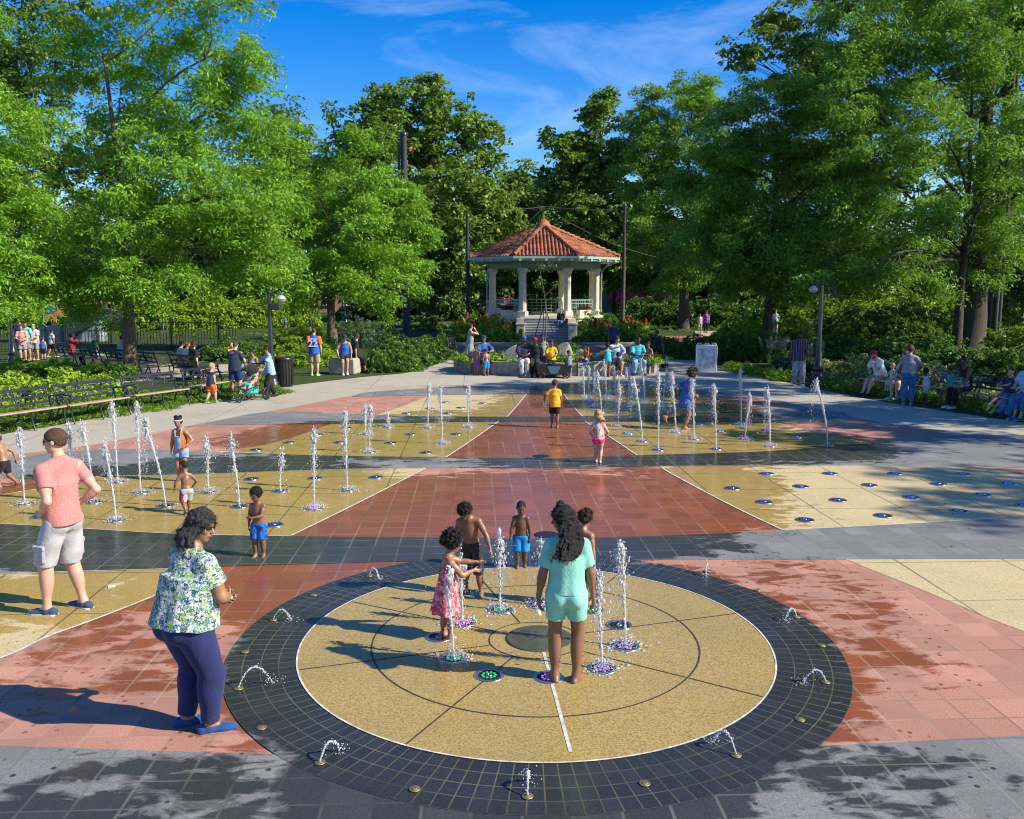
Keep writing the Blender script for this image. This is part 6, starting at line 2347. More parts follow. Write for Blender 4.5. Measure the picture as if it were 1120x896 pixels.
            q = [ell(HD(0, -.05, .15), A3(.385, .455, .43) * hh, Rh, .02 * hh)]
            V, F = grow(q, min(h, .012), cuts=[(-Rh[:, 2], HD(0, 0, .13))]); link('beanie', np_mesh('beanie', V, F, True), ex[1], root)
        elif k_ == 'headband':
            V, F = grow([ell(HD(0, -.035, .17), A3(.40, .47, .41) * hh, Rh, .02 * hh)], min(h, .010), cuts=[(Rh[:, 2], HD(0, 0, .26)), (-Rh[:, 2], HD(0, 0, .12))])
            link('headband', np_mesh('headband', V, F, True), ex[1], root)
    root['_j'] = 0
    del root['_j']
    info = dict(root=root, arms=arms, legs=legs, P=P, C=C, hc=hc, Rh=Rh, Rt=Rt, hh=hh, H=H, M=Matrix.Translation(base) @ Matrix.Rotation(math.radians(face), 4, 'Z'))
    return info


def wpt(info, p):
    return info['M'] @ Vector(p)


def hgt(base, py): return zat(base, py)
# ---------------------------------------------------------------- the people in the photograph
C_WHITE = cloth('white', (.66, .66, .66)); C_GREY = cloth('grey', (.25, .26, .28)); C_LGREY = cloth('light_grey', (.44, .45, .47)); C_BLACK = cloth('black', (.014, .014, .017))
C_NAVY = cloth('navy', (.016, .024, .10)); C_DNAVY = cloth('dark_navy', (.028, .036, .075)); C_BLUE = cloth('blue', (.025, .11, .42)); C_DENIM = cloth('denim', (.055, .13, .29), var=.3); C_LDENIM = cloth('light_denim', (.20, .36, .55), var=.3)
C_TURQ = cloth('turquoise', (.05, .40, .45)); C_MINT = cloth('mint', (.24, .58, .47), var=.08); C_YEL = cloth('yellow', (.80, .40, .02)); C_ORANGE = cloth('orange', (.75, .16, .02)); C_KHAKI = cloth('khaki', (.36, .29, .19)); C_MAROON = cloth('maroon', (.28, .02, .06))
C_PINKT = cloth('heather_red', (.47, .175, .165), col2=(.56, .25, .23), scale=70); C_CARGO = cloth('cargo_grey', (.40, .41, .43), var=.15); C_CYAN = cloth('cyan', (.22, .58, .60)); C_DGREEN = cloth('dark_green', (.02, .12, .06)); C_LBLUE = cloth('light_blue', (.30, .47, .62)); C_PINK = cloth('pink', (.55, .28, .26)); C_DBLUE = cloth('dark_blue', (.014, .035, .13))
C_FLORAL = cloth('floral', (1, 1, 1), pattern='patches', pscale=58, cols=[(.60, .62, .62), (.025, .045, .13), (.16, .30, .06), (.58, .60, .58), (.05, .10, .20), (.20, .34, .09), (.30, .42, .15), (.60, .61, .61), (.02, .05, .12), (.12, .26, .36)])
C_DRESS = cloth('red_print', (1, 1, 1), pattern='patches', pscale=42, cols=[(.62, .06, .10), (.70, .10, .13), (.68, .42, .42), (.55, .04, .08), (.72, .24, .27), (.64, .07, .11)])
C_TRUNKB = cloth('blue_print', (1, 1, 1), pattern='patches', pscale=40, cols=[(.015, .11, .40), (.03, .20, .55), (.01, .04, .18), (.02, .14, .45)])
C_TRUNKC = cloth('bright_blue_trunks', (.012, .22, .58), var=.15); C_TRUNKG = cloth('grey_trunks', (.36, .37, .40)); C_LEATHERY = cloth('wet_black', (.018, .019, .022), rough=.35)
C_SWIM = cloth('swim_print', (1, 1, 1), pattern='patches', pscale=34, cols=[(.80, .06, .22), (.72, .62, .66), (.10, .42, .38), (.85, .10, .28), (.70, .55, .10), (.80, .30, .42)]); C_HOTPINK = cloth('hot_pink', (.85, .03, .16))
C_STRIPE = cloth('stripes', (1, 1, 1), pattern='stripes', pscale=13, cols=[(.02, .02, .03), (.02, .03, .06), (.22, .26, .34), (.02, .02, .03), (.03, .05, .12), (.12, .02, .02)]); C_GREYJ = cloth('grey_jeans', (.30, .28, .30), var=.3, scale=5); C_CAMO = cloth('camo', (1, 1, 1), pattern='patches', pscale=22, cols=[(.28, .27, .24), (.05, .05, .05), (.40, .38, .35), (.12, .12, .11)])
C_BLUEPAT = cloth('blue_pattern', (1, 1, 1), pattern='patches', pscale=18, cols=[(.02, .08, .26), (.03, .14, .38), (.02, .04, .12)]); C_GRID = cloth('pale_print', (1, 1, 1), pattern='patches', pscale=30, cols=[(.42, .46, .48), (.52, .55, .56), (.36, .40, .44)]); C_SPLAT = cloth('paint_splashed_white', (1, 1, 1), pattern='patches', pscale=16, cols=[(.60, .60, .58), (.62, .61, .6), (.55, .35, .10), (.6, .6, .6), (.25, .3, .4)])
C_SAGE = cloth('sage', (.22, .32, .26)); C_LIME = cloth('lime', (.45, .70, .05)); C_PURPLE = cloth('purple_print', (1, 1, 1), pattern='patches', pscale=25, cols=[(.18, .05, .38), (.5, .10, .22), (.08, .06, .35)]); C_ORANGEX = cloth('vivid_orange', (.85, .14, .02)); C_TEALC = cloth('teal', (.03, .38, .34))
DOWN = None
W = lambda **k: k
KID = dict(hf=.165, sw=.092, hip=.050, leg=.585)
TOD = dict(hf=.195, sw=.088, hip=.052, leg=.56, g=1.06)


def mid(a, b):
    return (G(*a) + G(*b)) / 2


# 1 man with hands on hips
b = mid((60, 676), (91, 664)); H = hgt(b, 471)
p = person('man in a faded red tee and grey cargo shorts with hands on hips, wearing sunglasses', b, H, 70, hf=.130, skin='light', sw=.096, g=.90,
       feet=((.075, -.03, 0, -2), (-.075, .07, 0, 12)), pelvis=(0, .0, -.006), lean=(-1, 0), twist=-8, head=(30, -3, 0),
       rh=W(t=(.100, .0, .575), pole=(.45, -1, .1), thumb=(0, 1, .3), dir=(-.65, .45, -.55), curl=.35), lh=W(t=(-.098, .05, .560), pole=(-.32, -1, .0), thumb=(0, 1, .3), dir=(.55, .65, -.5), curl=.35),
       top=('tee', C_PINKT, .62, -.012, .012), bottom=('shorts', C_CARGO, .50, .018 * H, .06), shoes=('low', cloth('navy_canvas', (.035, .065, .13)), M_SOLE), hair=('short', 'brown'), extras=('sunglasses',), butt=.8, muscle=1.08)
# cargo pockets
for (side, Hj, K, A_, fd) in p['legs']:
    mm = MB()
    c = Hj + (K - Hj) * .72 + np.array([side * .052 * H, 0, 0]); mm.box(c, (.035, .13, .16), bev=.015); mm.box(c + np.array([side * .006, 0, .07]), (.032, .14, .05), bev=.01)
    mm.build('cargo_pocket', C_CARGO, p['root'])

# 2 woman in the floral top
b = mid((192, 795), (236, 802)); H = hgt(b, 560)
p = person('woman in a white, green and navy floral top and navy leggings, seen from behind', b, H, -38, hf=.135, skin='brown', sw=.100, g=1.36, gb=1.16, hip=.062,
       feet=((.070, .03, 0, -34), (-.070, .0, 0, -26)), pelvis=(0, -.03, -.008), lean=(11, 0), twist=2, head=(-62, -6, 0),
       rh=W(t=(.045, .165, .575), pole=(1, -.7, -.3), thumb=(-.2, .6, 1), dir=(-.8, .6, .05), curl=.9), lh=W(t=(-.01, .17, .565), pole=(-1, -.6, -.3), thumb=(.2, .6, 1), dir=(.8, .55, 0), curl=.9),
       top=('tee', C_FLORAL, .66, -.01, .030), bottom=('leggings', C_NAVY, .965, .003 * H), shoes=('low', cloth('blue_canvas', (.022, .065, .22)), cloth('blue_sole', (.018, .05, .18))), hair=('curlylong', 'grey'), extras=('sunglasses',), butt=1.5, bust=1.1)
wr = p['arms'][0][3]
mm = MB(); mm.tube([wr + .030 * np.array([math.cos(a), math.sin(a), .25 * math.cos(a)]) for a in np.linspace(0, 2 * PI, 13)], .008, 6, cap=False); mm.build('bracelet', M_SOLE, p['root'])

# 3 girl in mint
b = mid((604, 746), (634, 748)); H = hgt(b, 557)
p = person('barefoot girl in a mint green tee and shorts with long wavy black hair', b, H, -4, hf=.140, skin='mid', sw=.090, g=1.0, gb=1.0, hip=.054,
       feet=((.055, .00, 0, -20), (-.062, .0, 0, 14)), lean=(2, 0), twist=6, head=(82, -12, 0), rh=W(t=(.15, .05, .47), pole=(.6, -1, 0), thumb=(-.2, 1, 0)), lh=W(t=(-.165, -.01, .455), pole=(-.8, -1, 0), thumb=(.2, 1, 0), dir=(.1, .1, -1)),
       top=('tee', C_MINT, .74, .015, .008), bottom=('shorts', C_MINT, .29, .003 * H, .08), hair=('wavy', 'black'), extras=('topknot',), butt=1.0)

# 4 toddler in the red dress
b = mid((482, 699), (496, 700)); H = hgt(b, 584)
p = person('small girl in a pink and red print sundress reaching over a jet', b, H, -72, hf=.185, skin='brown', sw=.085, g=1.05, hip=.05, leg=.57,
       feet=((.04, .02, 0, -6), (-.05, -.03, 0, 8)), lean=(4, 0), head=(6, -6, 0), rh=W(t=(.02, .05, -.02), rel='shoulder', pole=(.6, -.4, -1), thumb=(0, .2, 1), curl=.4) if False else W(t=(.06, .24, .655), pole=(.7, -.3, -1), thumb=(-.2, .1, 1), dir=(-.1, 1, -.15), curl=.35), lh=W(t=(-.03, .30, .70), pole=(-.8, 0, -1), thumb=(.3, 0, 1), dir=(0, 1, .0), curl=.35),
       top=('dress', C_DRESS, 0, -.26, .035), bottom=('shorts', C_DRESS, .2, .004), hair=('afro', 'black'))

# 5 boy in wet black shorts
b = mid((510, 655), (529, 645)); H = hgt(b, 547) * 1.03
p5 = person('bare-chested boy in long wet black shorts, bending his head to the water', b, H, 168, hf=.155, skin='mid', sw=.098, leg=.59, g=.96,
       feet=((.10, -.02, 0, 10), (-.09, .10, 0, -4)), pelvis=(.03, -.01, -.012), lean=(10, 4), twist=0, head=(6, -36, 6),
       rh=W(t=(.19, .10, .43), pole=(.8, -.8, 0), thumb=(-.2, 1, 0), curl=.9), lh=W(t=(-.20, .10, .47), pole=(-1, -.6, 0), thumb=(.2, 1, 0)),
       bottom=('swim', C_LEATHERY, .58, .012 * H, .065), hair=('curly', 'black'))
hw = wpt(p5, p5['arms'][0][3] + p5['arms'][0][4] * .07)
mm = MB(); mm.lathe([(.004, -.16), (.016, -.14), (.026, -.10), (.026, -.01), (.020, .02), (.009, .03), (.009, .06)], n=12); mm.tube([(0, 0, -.02), (.04, 0, -.04), (.05, 0, -.09)], .009, 6)
o = mm.build('water_squirter', C_ORANGEX, None, hw); tag(o, 'small orange squirt toy held by the boy in black shorts', 'toy')

# 6 toddler in bright blue trunks
b = mid((563, 622), (577, 622)); H = hgt(b, 547)
person('bare-chested toddler in bright blue trunks facing the camera at the back of the circle', b, H, 176, skin='dark', **TOD, feet=((.05, .04, 0, -6), (-.05, -.02, 0, 8)), head=(8, -14, 0), lean=(4, 0),
       rh=W(t=(.155, .07, .44), pole=(1, -.7, 0), thumb=(-.4, 1, 0), curl=1.1), lh=W(t=(-.14, .05, .41), pole=(-1, -.7, 0), thumb=(.4, 1, 0), curl=1.0), bottom=('swim', C_TRUNKC, .46, .022 * H, .05), hair=('buzz', 'black'))
# 7 curly child behind the mint girl
b = G(636, 664); H = hgt(b, 561)
person('curly-haired child mostly hidden behind the girl in mint', b, H, -35, skin='brown', **KID, feet=((.05, .03, 0, -6), (-.05, -.02, 0, 8)), head=(-8, -10, 0), bottom=('swim', C_NAVY, .42, .016 * H), hair=('curly', 'dbrown'))
# 8 boy, arm over chest
b = mid((278, 611), (291, 608)); H = hgt(b, 533)
person('bare-chested small boy in dark blue print trunks holding one arm across his chest', b, H, 172, skin='mid', **TOD, feet=((.05, .03, 0, -8), (-.055, .0, 0, 10)), head=(-22, -6, 0), lean=(2, 0),
       rh=W(t=(.135, .04, .42), pole=(1, -.6, 0), thumb=(-.3, 1, 0)), lh=W(t=(.035, .16, .60), pole=(-1, -.2, -.7), thumb=(0, .3, 1), dir=(1, .2, .1)), bottom=('swim', C_TRUNKB, .46, .02 * H, .05), hair=('twists', 'black'))
# 9 boy in grey trunks stepping away
b = G(205, 562); H = hgt(b, 503)
person('bare-chested boy in grey trunks with red side print, stepping away among the jets', b, H, 28, skin='mid', **TOD, feet=((.05, .12, 0, 6), (-.045, -.16, .05, 8)), pelvis=(0, -.02, -.03), head=(34, -4, 0), lean=(7, 0),
       rh=W(t=(.15, .10, .50), pole=(1, -1, 0), thumb=(-.3, 1, 0)), lh=W(t=(-.20, .06, .46), pole=(-1, -1, 0), thumb=(.2, 1, 0)), bottom=('swim', cloth('grey_red_blue_trunks', (1, 1, 1), pattern='patches', pscale=9, cols=[(.36, .37, .40), (.38, .39, .42), (.45, .05, .06), (.36, .37, .40), (.03, .08, .40), (.40, .41, .44)]), .46, .018 * H, .05), hair=('buzz', 'black'))
# 10 girl in dungarees
b = G(200, 527); H = hgt(b, 456)
p = person('girl in pale denim dungaree shorts over an orange top, wearing a white headband', b, H, 172, skin='brown', **KID, feet=((.05, .0, 0, -6), (-.05, .0, 0, 8)), head=(8, -4, 0), rh=W(t=(.13, .06, .47), pole=(1, -.6, 0), thumb=(-.3, 1, 0)), lh=W(t=(-.14, .12, .58), pole=(-1, -.6, -.3), thumb=(0, 1, .5)),
       top=('tank', C_ORANGE, 0, .01, .006), bottom=('shorts', C_LDENIM, .24, .014 * H, .075), hair=('puffs', 'black'), extras=(('headband', C_WHITE),))
mm = MB()
C_, P_, Rt_ = p['C'], p['P'], p['Rt']; Hh = p['H']
f = lambda x, y, z: P_ + Rt_ @ np.array([x * Hh, y * Hh, z * Hh])
q = [ecyl(f(0, .010, .235), f(0, .010, .03), np.array([.062, .078]) * Hh, np.array([.092, .084]) * Hh, Rt_, .01)]
V, F = grow(q, .014, cuts=[(-Rt_[:, 1], f(0, .028, 0))]); link('bib', np_mesh('bib', V, F, True), C_LDENIM, p['root'])
for s in (-1, 1):
    mm = MB(); mm.tube([f(s * .04, .078, .22), f(s * .05, .05, .335), f(s * .045, -.02, .345), f(s * .02, -.08, .22), f(0, -.085, .06)], .011 * Hh, 6); mm.build('strap', C_LDENIM, p['root'])
# 11 boy running out on the left
b = G(7, 534); H = hgt(b, 474)
person('bare-chested child in black shorts running in at the left edge of the photo', b, H, 75, skin='brown', **KID, feet=((.05, -.20, .07, 0), (-.04, .10, 0, 0)), pelvis=(0, 0, -.035), lean=(10, 0), head=(0, -6, 0),
       rh=W(t=(.16, -.10, .50), pole=(.6, -1, .1), thumb=(0, 1, 0)), lh=W(t=(-.12, .18, .56), pole=(-.6, -1, -.4), thumb=(0, .3, 1)), bottom=('swim', C_BLACK, .40, .014 * H, .05), hair=('buzz', 'dbrown'))
# 12 boy in yellow
b = mid((602, 467), (611, 470)); H = hgt(b, 416)
p = person('boy in a yellow shirt and black shorts walking away up the red path', b, H, -4, skin='mid', **KID, feet=((.06, -.03, 0, -6), (-.055, .06, 0, 4)), head=(-14, 0, 0),
       rh=W(t=(.15, .02, .46), pole=(.6, -1, 0), thumb=(0, 1, 0)), lh=W(t=(-.21, .10, .55), pole=(-1, -.7, 0), thumb=(0, 1, .5)), top=('tee', C_YEL, .7, -.05, .02), bottom=('shorts', C_BLACK, .40, .016 * H), hair=('fade', 'dbrown'))
hw = wpt(p, p['arms'][1][3] + p['arms'][1][4] * .08)
mm = MB(); mm.lathe([(.028, -.07), (.034, .04), (.030, .05), (.012, .07)], n=12); o = mm.build('white_cup', M_WHITEP, None, hw); tag(o, 'white cup in the left hand of the boy in yellow', 'cup')
# 13 girl in pink swimsuit
b = mid((652, 507), (656, 507)); H = hgt(b, 450)
p = person('small fair-haired girl in a pink print swimsuit walking away on the red path', b, H, -6, skin='light', **TOD, feet=((.04, -.05, .012, -4), (-.035, .06, 0, 2)), head=(6, -2, 0), lean=(5, 0),
       rh=W(t=(.135, .09, .52), pole=(1, -1, 0), thumb=(-.3, 1, .2)), lh=W(t=(-.115, .08, .50), pole=(-1, -1, 0), thumb=(.3, 1, .2)), top=('tee', C_SWIM, .35, .01, .005), bottom=('swim', C_HOTPINK, .10, .003 * H, .03), hair=('curlylong', 'blond'), butt=.9)
# 14 running girl in blue
b = G(748, 470); H = hgt(b, 402)
person('girl in a blue tee and denim shorts running through the right-hand jets, curly hair flying', b, H, -80, skin='brown', **KID, feet=((.03, -.01, 0, 0), (-.04, -.30, .17, 0)), pelvis=(0, .0, -.02), lean=(14, 0), head=(-12, 2, 0),
       rh=W(t=(.13, .14, .56), pole=(.8, -1, -.2), thumb=(0, .4, 1)), lh=W(t=(-.14, -.06, .53), pole=(-.6, -1, 0), thumb=(0, 1, .3)), top=('tee', C_BLUE, .7, -.04, .016), bottom=('shorts', C_DENIM, .34, .018 * H, .06), hair=('wildcurl', 'dbrown'))
# 15 blond toddler
b = mid((225, 440.5), (238, 441)); H = hgt(b, 397)
person('blond toddler in a navy vest with orange sleeves and orange shorts walking along the bench', b, H, -25, skin='light', **TOD, feet=((.045, .10, 0, 0), (-.045, -.13, .015, 0)), pelvis=(0, 0, -.015), lean=(5, 0), head=(-10, 0, 0), top=('long', C_DNAVY, .1, -.02, .01), bottom=('shorts', C_ORANGE, .36, .02 * H, .04), hair=('short', 'blond'), shoes=('low', C_GREY, M_SOLE))
rt = SC.objects[-1]
# 16 man in navy tee
b = mid((249, 432), (268, 433)); H = hgt(b, 375)
p = person('broad man in a slate tee and blue shorts seen from behind beside the stroller', b, H, -8, skin='light', sw=.11, g=1.1, feet=((.07, .02, 0, -12), (-.06, -.04, 0, 6)), head=(-4, -8, 0), rh=W(t=(.15, .10, .56), pole=(1, -1, 0), thumb=(-.4, 1, 0)), lh=W(t=(-.05, .16, .62), pole=(-1, -.6, 0), thumb=(0, .4, 1)), top=('tee', C_DNAVY, .72, -.06, .02), bottom=('shorts', C_DBLUE, .46, .025 * H), shoes=('low', C_LGREY, M_SOLE), hair=('fade', 'brown'))
b2 = b + Vector((-.16, .28, 0))
person('child in yellow held against the chest of the man in the slate tee', b2 + Vector((.0, .05, .78)), .78, 172, skin='light', **TOD, feet=((.08, .10, .12, 0), (-.08, .10, .12, 0)), pelvis=(0, 0, -.02), rh=W(t=(.10, .16, .78), pole=(1, 0, -1)), lh=W(t=(-.10, .16, .78), pole=(-1, 0, -1)), top=('long', C_YEL, 1.8, -.02, .012), bottom=('trousers', C_GREY, .9, .006), hair=('short', 'blond'), shoes=('low', C_WHITE, M_SOLE))
# 17 man pushing the stroller
b = mid((291, 437), (301, 433)); H = hgt(b, 378)
p = person('young man in a light blue graphic tee and black trousers pushing the stroller', b, H, 128, skin='brown', feet=((.06, -.12, .015, 4), (-.05, .10, 0, 0)), pelvis=(0, 0, -.012), lean=(5, 0), head=(14, -4, 0), rh=W(t=(.09, .24, .56), pole=(1, -.7, -.4), thumb=(-1, .2, .3), curl=1.2), lh=W(t=(-.09, .25, .56), pole=(-1, -.7, -.4), thumb=(1, .2, .3), curl=1.2), top=('tee', C_LBLUE, .75, -.07, .024), bottom=('trousers', C_BLACK, .97, .014 * H), shoes=('low', C_BLACK, M_BLACKP), hair=('curly', 'black'), extras=('sunglasses',))
q = [ell(p['P'] + p['Rt'] @ (np.array([0, .082, .17]) * p['H']), np.array([.055, .030, .075]) * p['H'], p['Rt'])]
V, F = grow(q, .018); link('shirt_print', np_mesh('shirt_print', V, F, True), cloth('print_charcoal', (.045, .05, .06), var=.5, scale=30), p['root'])
b = G(279, 431); H = hgt(b, 383)
person('woman in a grey vest walking behind the stroller pusher', b, H, 150, skin='brown', g=.95, feet=((.05, .06, 0, 0), (-.05, -.05, 0, 0)), head=(10, -5, 0), rh=W(t=(.13, .12, .50), pole=(1, -1, 0)), top=('tank', C_LGREY, 0, -.02, .008), bottom=('shorts', C_DENIM, .25, .01 * H), shoes=('low', C_WHITE, M_SOLE), hair=('bun', 'black'))
# 19 man with the 22 shirt
b = mid((338.5, 411), (350, 411)); H = hgt(b, 360)
p = person('man in a blue number 22 shirt with red sleeves and khaki shorts', b, H, 2, skin='light', sw=.106, g=1.03, feet=((.06, 0, 0, -12), (-.06, 0, 0, 10)), head=(0, -6, 0), top=('tee', C_BLUE, .12, -.06, .018), bottom=('shorts', C_KHAKI, .48, .024 * H), shoes=('low', C_LIME, M_SOLE), hair=('fade', 'brown'))
for (side, S_, E, Wp, d, l, n_, cu) in p['arms']:
    V, F = grow([cone(S_ - np.array([0, 0, .01]), S_ + (E - S_) * .8, .054 * p['H'], .050 * p['H'], .02, flat=1)], .018); link('sleeve', np_mesh('sleeve', V, F, True), C_ORANGEX, p['root'])


def lettering(text, size, parent, loc, mat_, rot_):
    cu = bpy.data.curves.new('number', 'FONT'); cu.body = text; cu.size = size; cu.align_x = 'CENTER'; cu.align_y = 'CENTER'; cu.extrude = .003; cu.offset = .006
    ob = bpy.data.objects.new('tmp_text', cu); COL.objects.link(ob)
    dg = bpy.context.evaluated_depsgraph_get(); me = bpy.data.meshes.new_from_object(ob.evaluated_get(dg)); bpy.data.objects.remove(ob)
    me.name = 'number'
    o = link('number', me, mat_, parent); o.location = loc; o.rotation_euler = rot_
    return o


pb = p['P'] + p['Rt'] @ (np.array([0, -.104, .165]) * p['H'])
lettering('22', .34, p['root'], Vector(pb), C_WHITE, (PI / 2, 0, 0))
mm = MB()
for i in range(7): mm.box((-.15 + .05 * i, -.088 * p['H'], 0), (.034, .008, .05))
o = mm.build('name_strip', C_WHITE, p['root']); o.location = Vector(p['P'] + np.array([0, 0, .275 * p['H']]))
# 20-21 pair on the stone block
bx, by = SC.objects['stone_seat'].location.x, SC.objects['stone_seat'].location.y
person('person in a blue vest and dark cap sitting on the stone block', (bx + .02, by - .25, 0), 1.66, 196, skin='tan', seat=.60, feet=((.06, .20, .0, 0), (-.03, .24, .03, 0)), lean=(14, 0), head=(6, -14, 0), rh=W(t=(.14, .12, .42), pole=(1, -1, 0)), lh=W(t=(-.14, .10, .40), pole=(-1, -1, 0)), top=('tank', C_BLUE, 0, .0, .012), bottom=('shorts', C_BLACK, .34, .012), shoes=('low', C_WHITE, M_SOLE), hair=('short', 'black'), extras=(('cap', C_DNAVY),))
person('long-haired person in black sitting at the back of the stone block', (bx + .32, by + .12, 0), 1.64, -70, skin='tan', seat=.60, feet=((.08, .24, .05, 0), (-.08, .22, .05, 0)), lean=(8, 0), head=(40, -4, 0), top=('tee', C_BLACK, .7, .0, .015), bottom=('trousers', C_BLACK, .8, .01), shoes=('low', C_BLACK, M_BLACKP), hair=('long', 'dbrown'))

# far left group standing by the lamp
for px, fy, hy, face, lab, kw in [
    (26, 396, 356, 200, 'woman in a pink tee and grey shorts in the group at the far left', dict(skin='light', top=('tee', C_PINK, .7, -.05, .014), bottom=('shorts', C_GREY, .36, .02), hair=('bun', 'brown'), shoes=('low', C_BLACK, M_BLACKP), rh=W(t=(.05, .16, .62), pole=(1, -1, 0)), lh=W(t=(-.05, .18, .60), pole=(-1, -1, 0)))),
    (31.5, 394, 352, 170, 'person in a cyan tee in the group at the far left', dict(skin='tan', top=('tee', C_CYAN, .7, -.06, .018), bottom=('shorts', C_GREY, .45, .02), hair=('short', 'brown'), shoes=('low', C_MAROON, M_SOLE))),
    (40, 393.5, 355, 176, 'man in a white tee and blue cap with a camera strap at the far left', dict(skin='light', top=('tee', C_WHITE, .7, -.05, .018), bottom=('shorts', C_GREY, .46, .022), hair=('short', 'brown'), extras=(('cap', C_LBLUE),), shoes=('low', C_MAROON, M_SOLE), rh=W(t=(.03, .17, .60), pole=(1, -1, 0)), lh=W(t=(-.03, .18, .62), pole=(-1, -1, 0)))),
    (48, 393.5, 369, 4, 'boy in a blue vest and black shorts seen from behind at the far left', dict(skin='light', hf=.16, leg=.58, top=('tank', C_BLUE, 0, -.03, .012), bottom=('shorts', C_BLACK, .46, .02), hair=('short', 'brown'), shoes=('low', C_BLACK, M_BLACKP))),
    (57.5, 391, 361, -30, 'person in a pale grey tee and black shorts walking at the far left', dict(skin='brown', top=('tee', C_LGREY, .7, -.05, .016), bottom=('shorts', C_BLACK, .40, .02), hair=('fade', 'black'), shoes=('low', C_GREY, M_SOLE), feet=((.05, .12, 0, 0), (-.05, -.14, .02, 0)))),
    (24, 388, 348, 190, 'dark-haired person at the back of the far left group', dict(skin='brown', top=('tee', C_DNAVY, .7, -.05, .016), bottom=('trousers', C_BLACK, .9, .015), hair=('bun', 'black'), shoes=('low', C_BLACK, M_BLACKP)))]:
    b = G(px, fy)
    person(lab, b, hgt(b, hy), face, **kw)

# sitters on the benches are placed in bench coordinates
def on_bench(bench_, x, label, H, face=180, depth=.02, **kw):
    M = Matrix.Translation(bench_.location) @ Matrix.Rotation(bench_.rotation_euler[2], 4, 'Z')
    w_ = M @ Vector((x, depth, 0))
    f0 = math.degrees(bench_.rotation_euler[2]) + face
    leg_ = dict(feet=((.05, .27, 0, -6), (-.05, .27, 0, 6)))
    leg_.update(kw)
    return person(label, w_, H, f0, seat=.455, **leg_)


SIT = dict(lean=(-4, 0))
on_bench(BENCHES[4], -.2, 'dark-haired person in a maroon tee seen from behind on the back row bench', 1.66, skin='dark', top=('tee', C_MAROON, .7, .0, .015), bottom=('trousers', C_BLACK, .95, .01), shoes=('low', C_BLACK, M_BLACKP), hair=('afro', 'black'), head=(-30, 0, 0), rh=W(t=(.08, .2, .62), pole=(1, -1, 0)))
on_bench(BENCHES[5], .2, 'person in dark green with a pale cap seen from behind on the back row bench', 1.66, skin='light', top=('tee', C_DGREEN, .7, .0, .02), bottom=('trousers', C_GREY, .95, .01), shoes=('low', C_BLACK, M_BLACKP), hair=('short', 'white'), extras=(('cap', C_KHAKI),))
on_bench(BENCHES[6], .1, 'dark-haired person in a pale blue shirt seen from behind on the back row bench', 1.72, skin='tan', top=('tee', C_LBLUE, .8, .0, .03), bottom=('trousers', C_GREY, .95, .01), shoes=('low', C_BLACK, M_BLACKP), hair=('short', 'black'), head=(30, 0, 0), g=1.1)
on_bench(BENCHES[8], .62, 'dark-haired person in pale grey, left of the three on the back row bench', 1.62, skin='tan', top=('tee', C_LGREY, .7, .0, .015), bottom=('trousers', C_DENIM, .95, .01), shoes=('low', C_WHITE, M_SOLE), hair=('short', 'black'))
on_bench(BENCHES[8], .22, 'fair-haired person in white, middle of the three on the back row bench', 1.62, skin='light', top=('tee', C_WHITE, .7, .0, .015), bottom=('trousers', C_BLACK, .95, .01), shoes=('low', C_MAROON, M_SOLE), hair=('short', 'ginger'))
on_bench(BENCHES[8], -.2, 'long-haired person in black, right of the three on the back row bench', 1.66, skin='light', top=('tee', C_BLACK, .7, .0, .015), bottom=('trousers', C_BLACK, .95, .01), shoes=('low', C_WHITE, M_SOLE), hair=('long', 'dbrown'))
# right benches
R0, R1, R2, R3 = RB_
on_bench(R0, -.25, 'man in a maroon cap and white tee leaning forward on the right bench', 1.74, skin='light', lean=(22, 0), head=(-10, -10, 0), top=('tee', C_WHITE, .75, .0, .02), bottom=('shorts', C_KHAKI, .46, .02), hair=('short', 'brown'), extras=(('cap', C_MAROON), ('beard', 'brown')), shoes=('low', C_BLACK, M_BLACKP), feet=((.05, .34, 0, -6), (-.03, .30, 0, 6)), rh=W(t=(.08, .17, .40), pole=(1, -.4, -.2)), lh=W(t=(-.02, .19, .56), pole=(-1, -.2, -.6)))
on_bench(R0, .30, 'ginger-haired baby in a pale print outfit on the right bench between two adults', .85, skin='light', hf=.2, leg=.55, sw=.088, depth=-.06, top=('tee', C_GRID, .8, .0, .02), bottom=('trousers', C_GRID, .8, .015), hair=('short', 'ginger'), feet=((.06, .25, .30, 0), (-.06, .25, .30, 0)), shoes=('low', C_WHITE, M_SOLE))
on_bench(R0, .72, 'woman in a short grey dress turning towards the camera on the right bench', 1.68, skin='light', g=1.08, head=(-30, -4, 0), top=('dress_tee', C_GRID, .8, -.02, .02), bottom=('skirt', C_GRID, .34, .04), hair=('bun', 'brown'), shoes=('low', C_KHAKI, M_SOLE), feet=((.05, .26, 0, -6), (-.03, .22, 0, 6)), rh=W(t=(.06, .2, .42), pole=(1, -1, 0)), lh=W(t=(-.08, .2, .42), pole=(-1, -1, 0)))
b = mid((984, 443), (1000, 444)); H = hgt(b, 379)
person('woman in a grey tee and tight blue jeans standing by the right bench', b, H, -25, skin='mid', g=1.08, feet=((.06, .0, 0, -10), (-.06, .02, 0, 6)), head=(-40, -8, 0), rh=W(t=(.12, .16, .60), pole=(1, -1, 0)), lh=W(t=(-.14, .05, .50), pole=(-1, -1, 0)), top=('tee', C_GREY, .75, .02, .012), bottom=('trousers', C_DENIM, .97, .004 * H, .075), hair=('updo', 'maroon'), shoes=('low', C_KHAKI, M_BLACKP), butt=1.25)
b = G(1012, 442); H = hgt(b, 403)
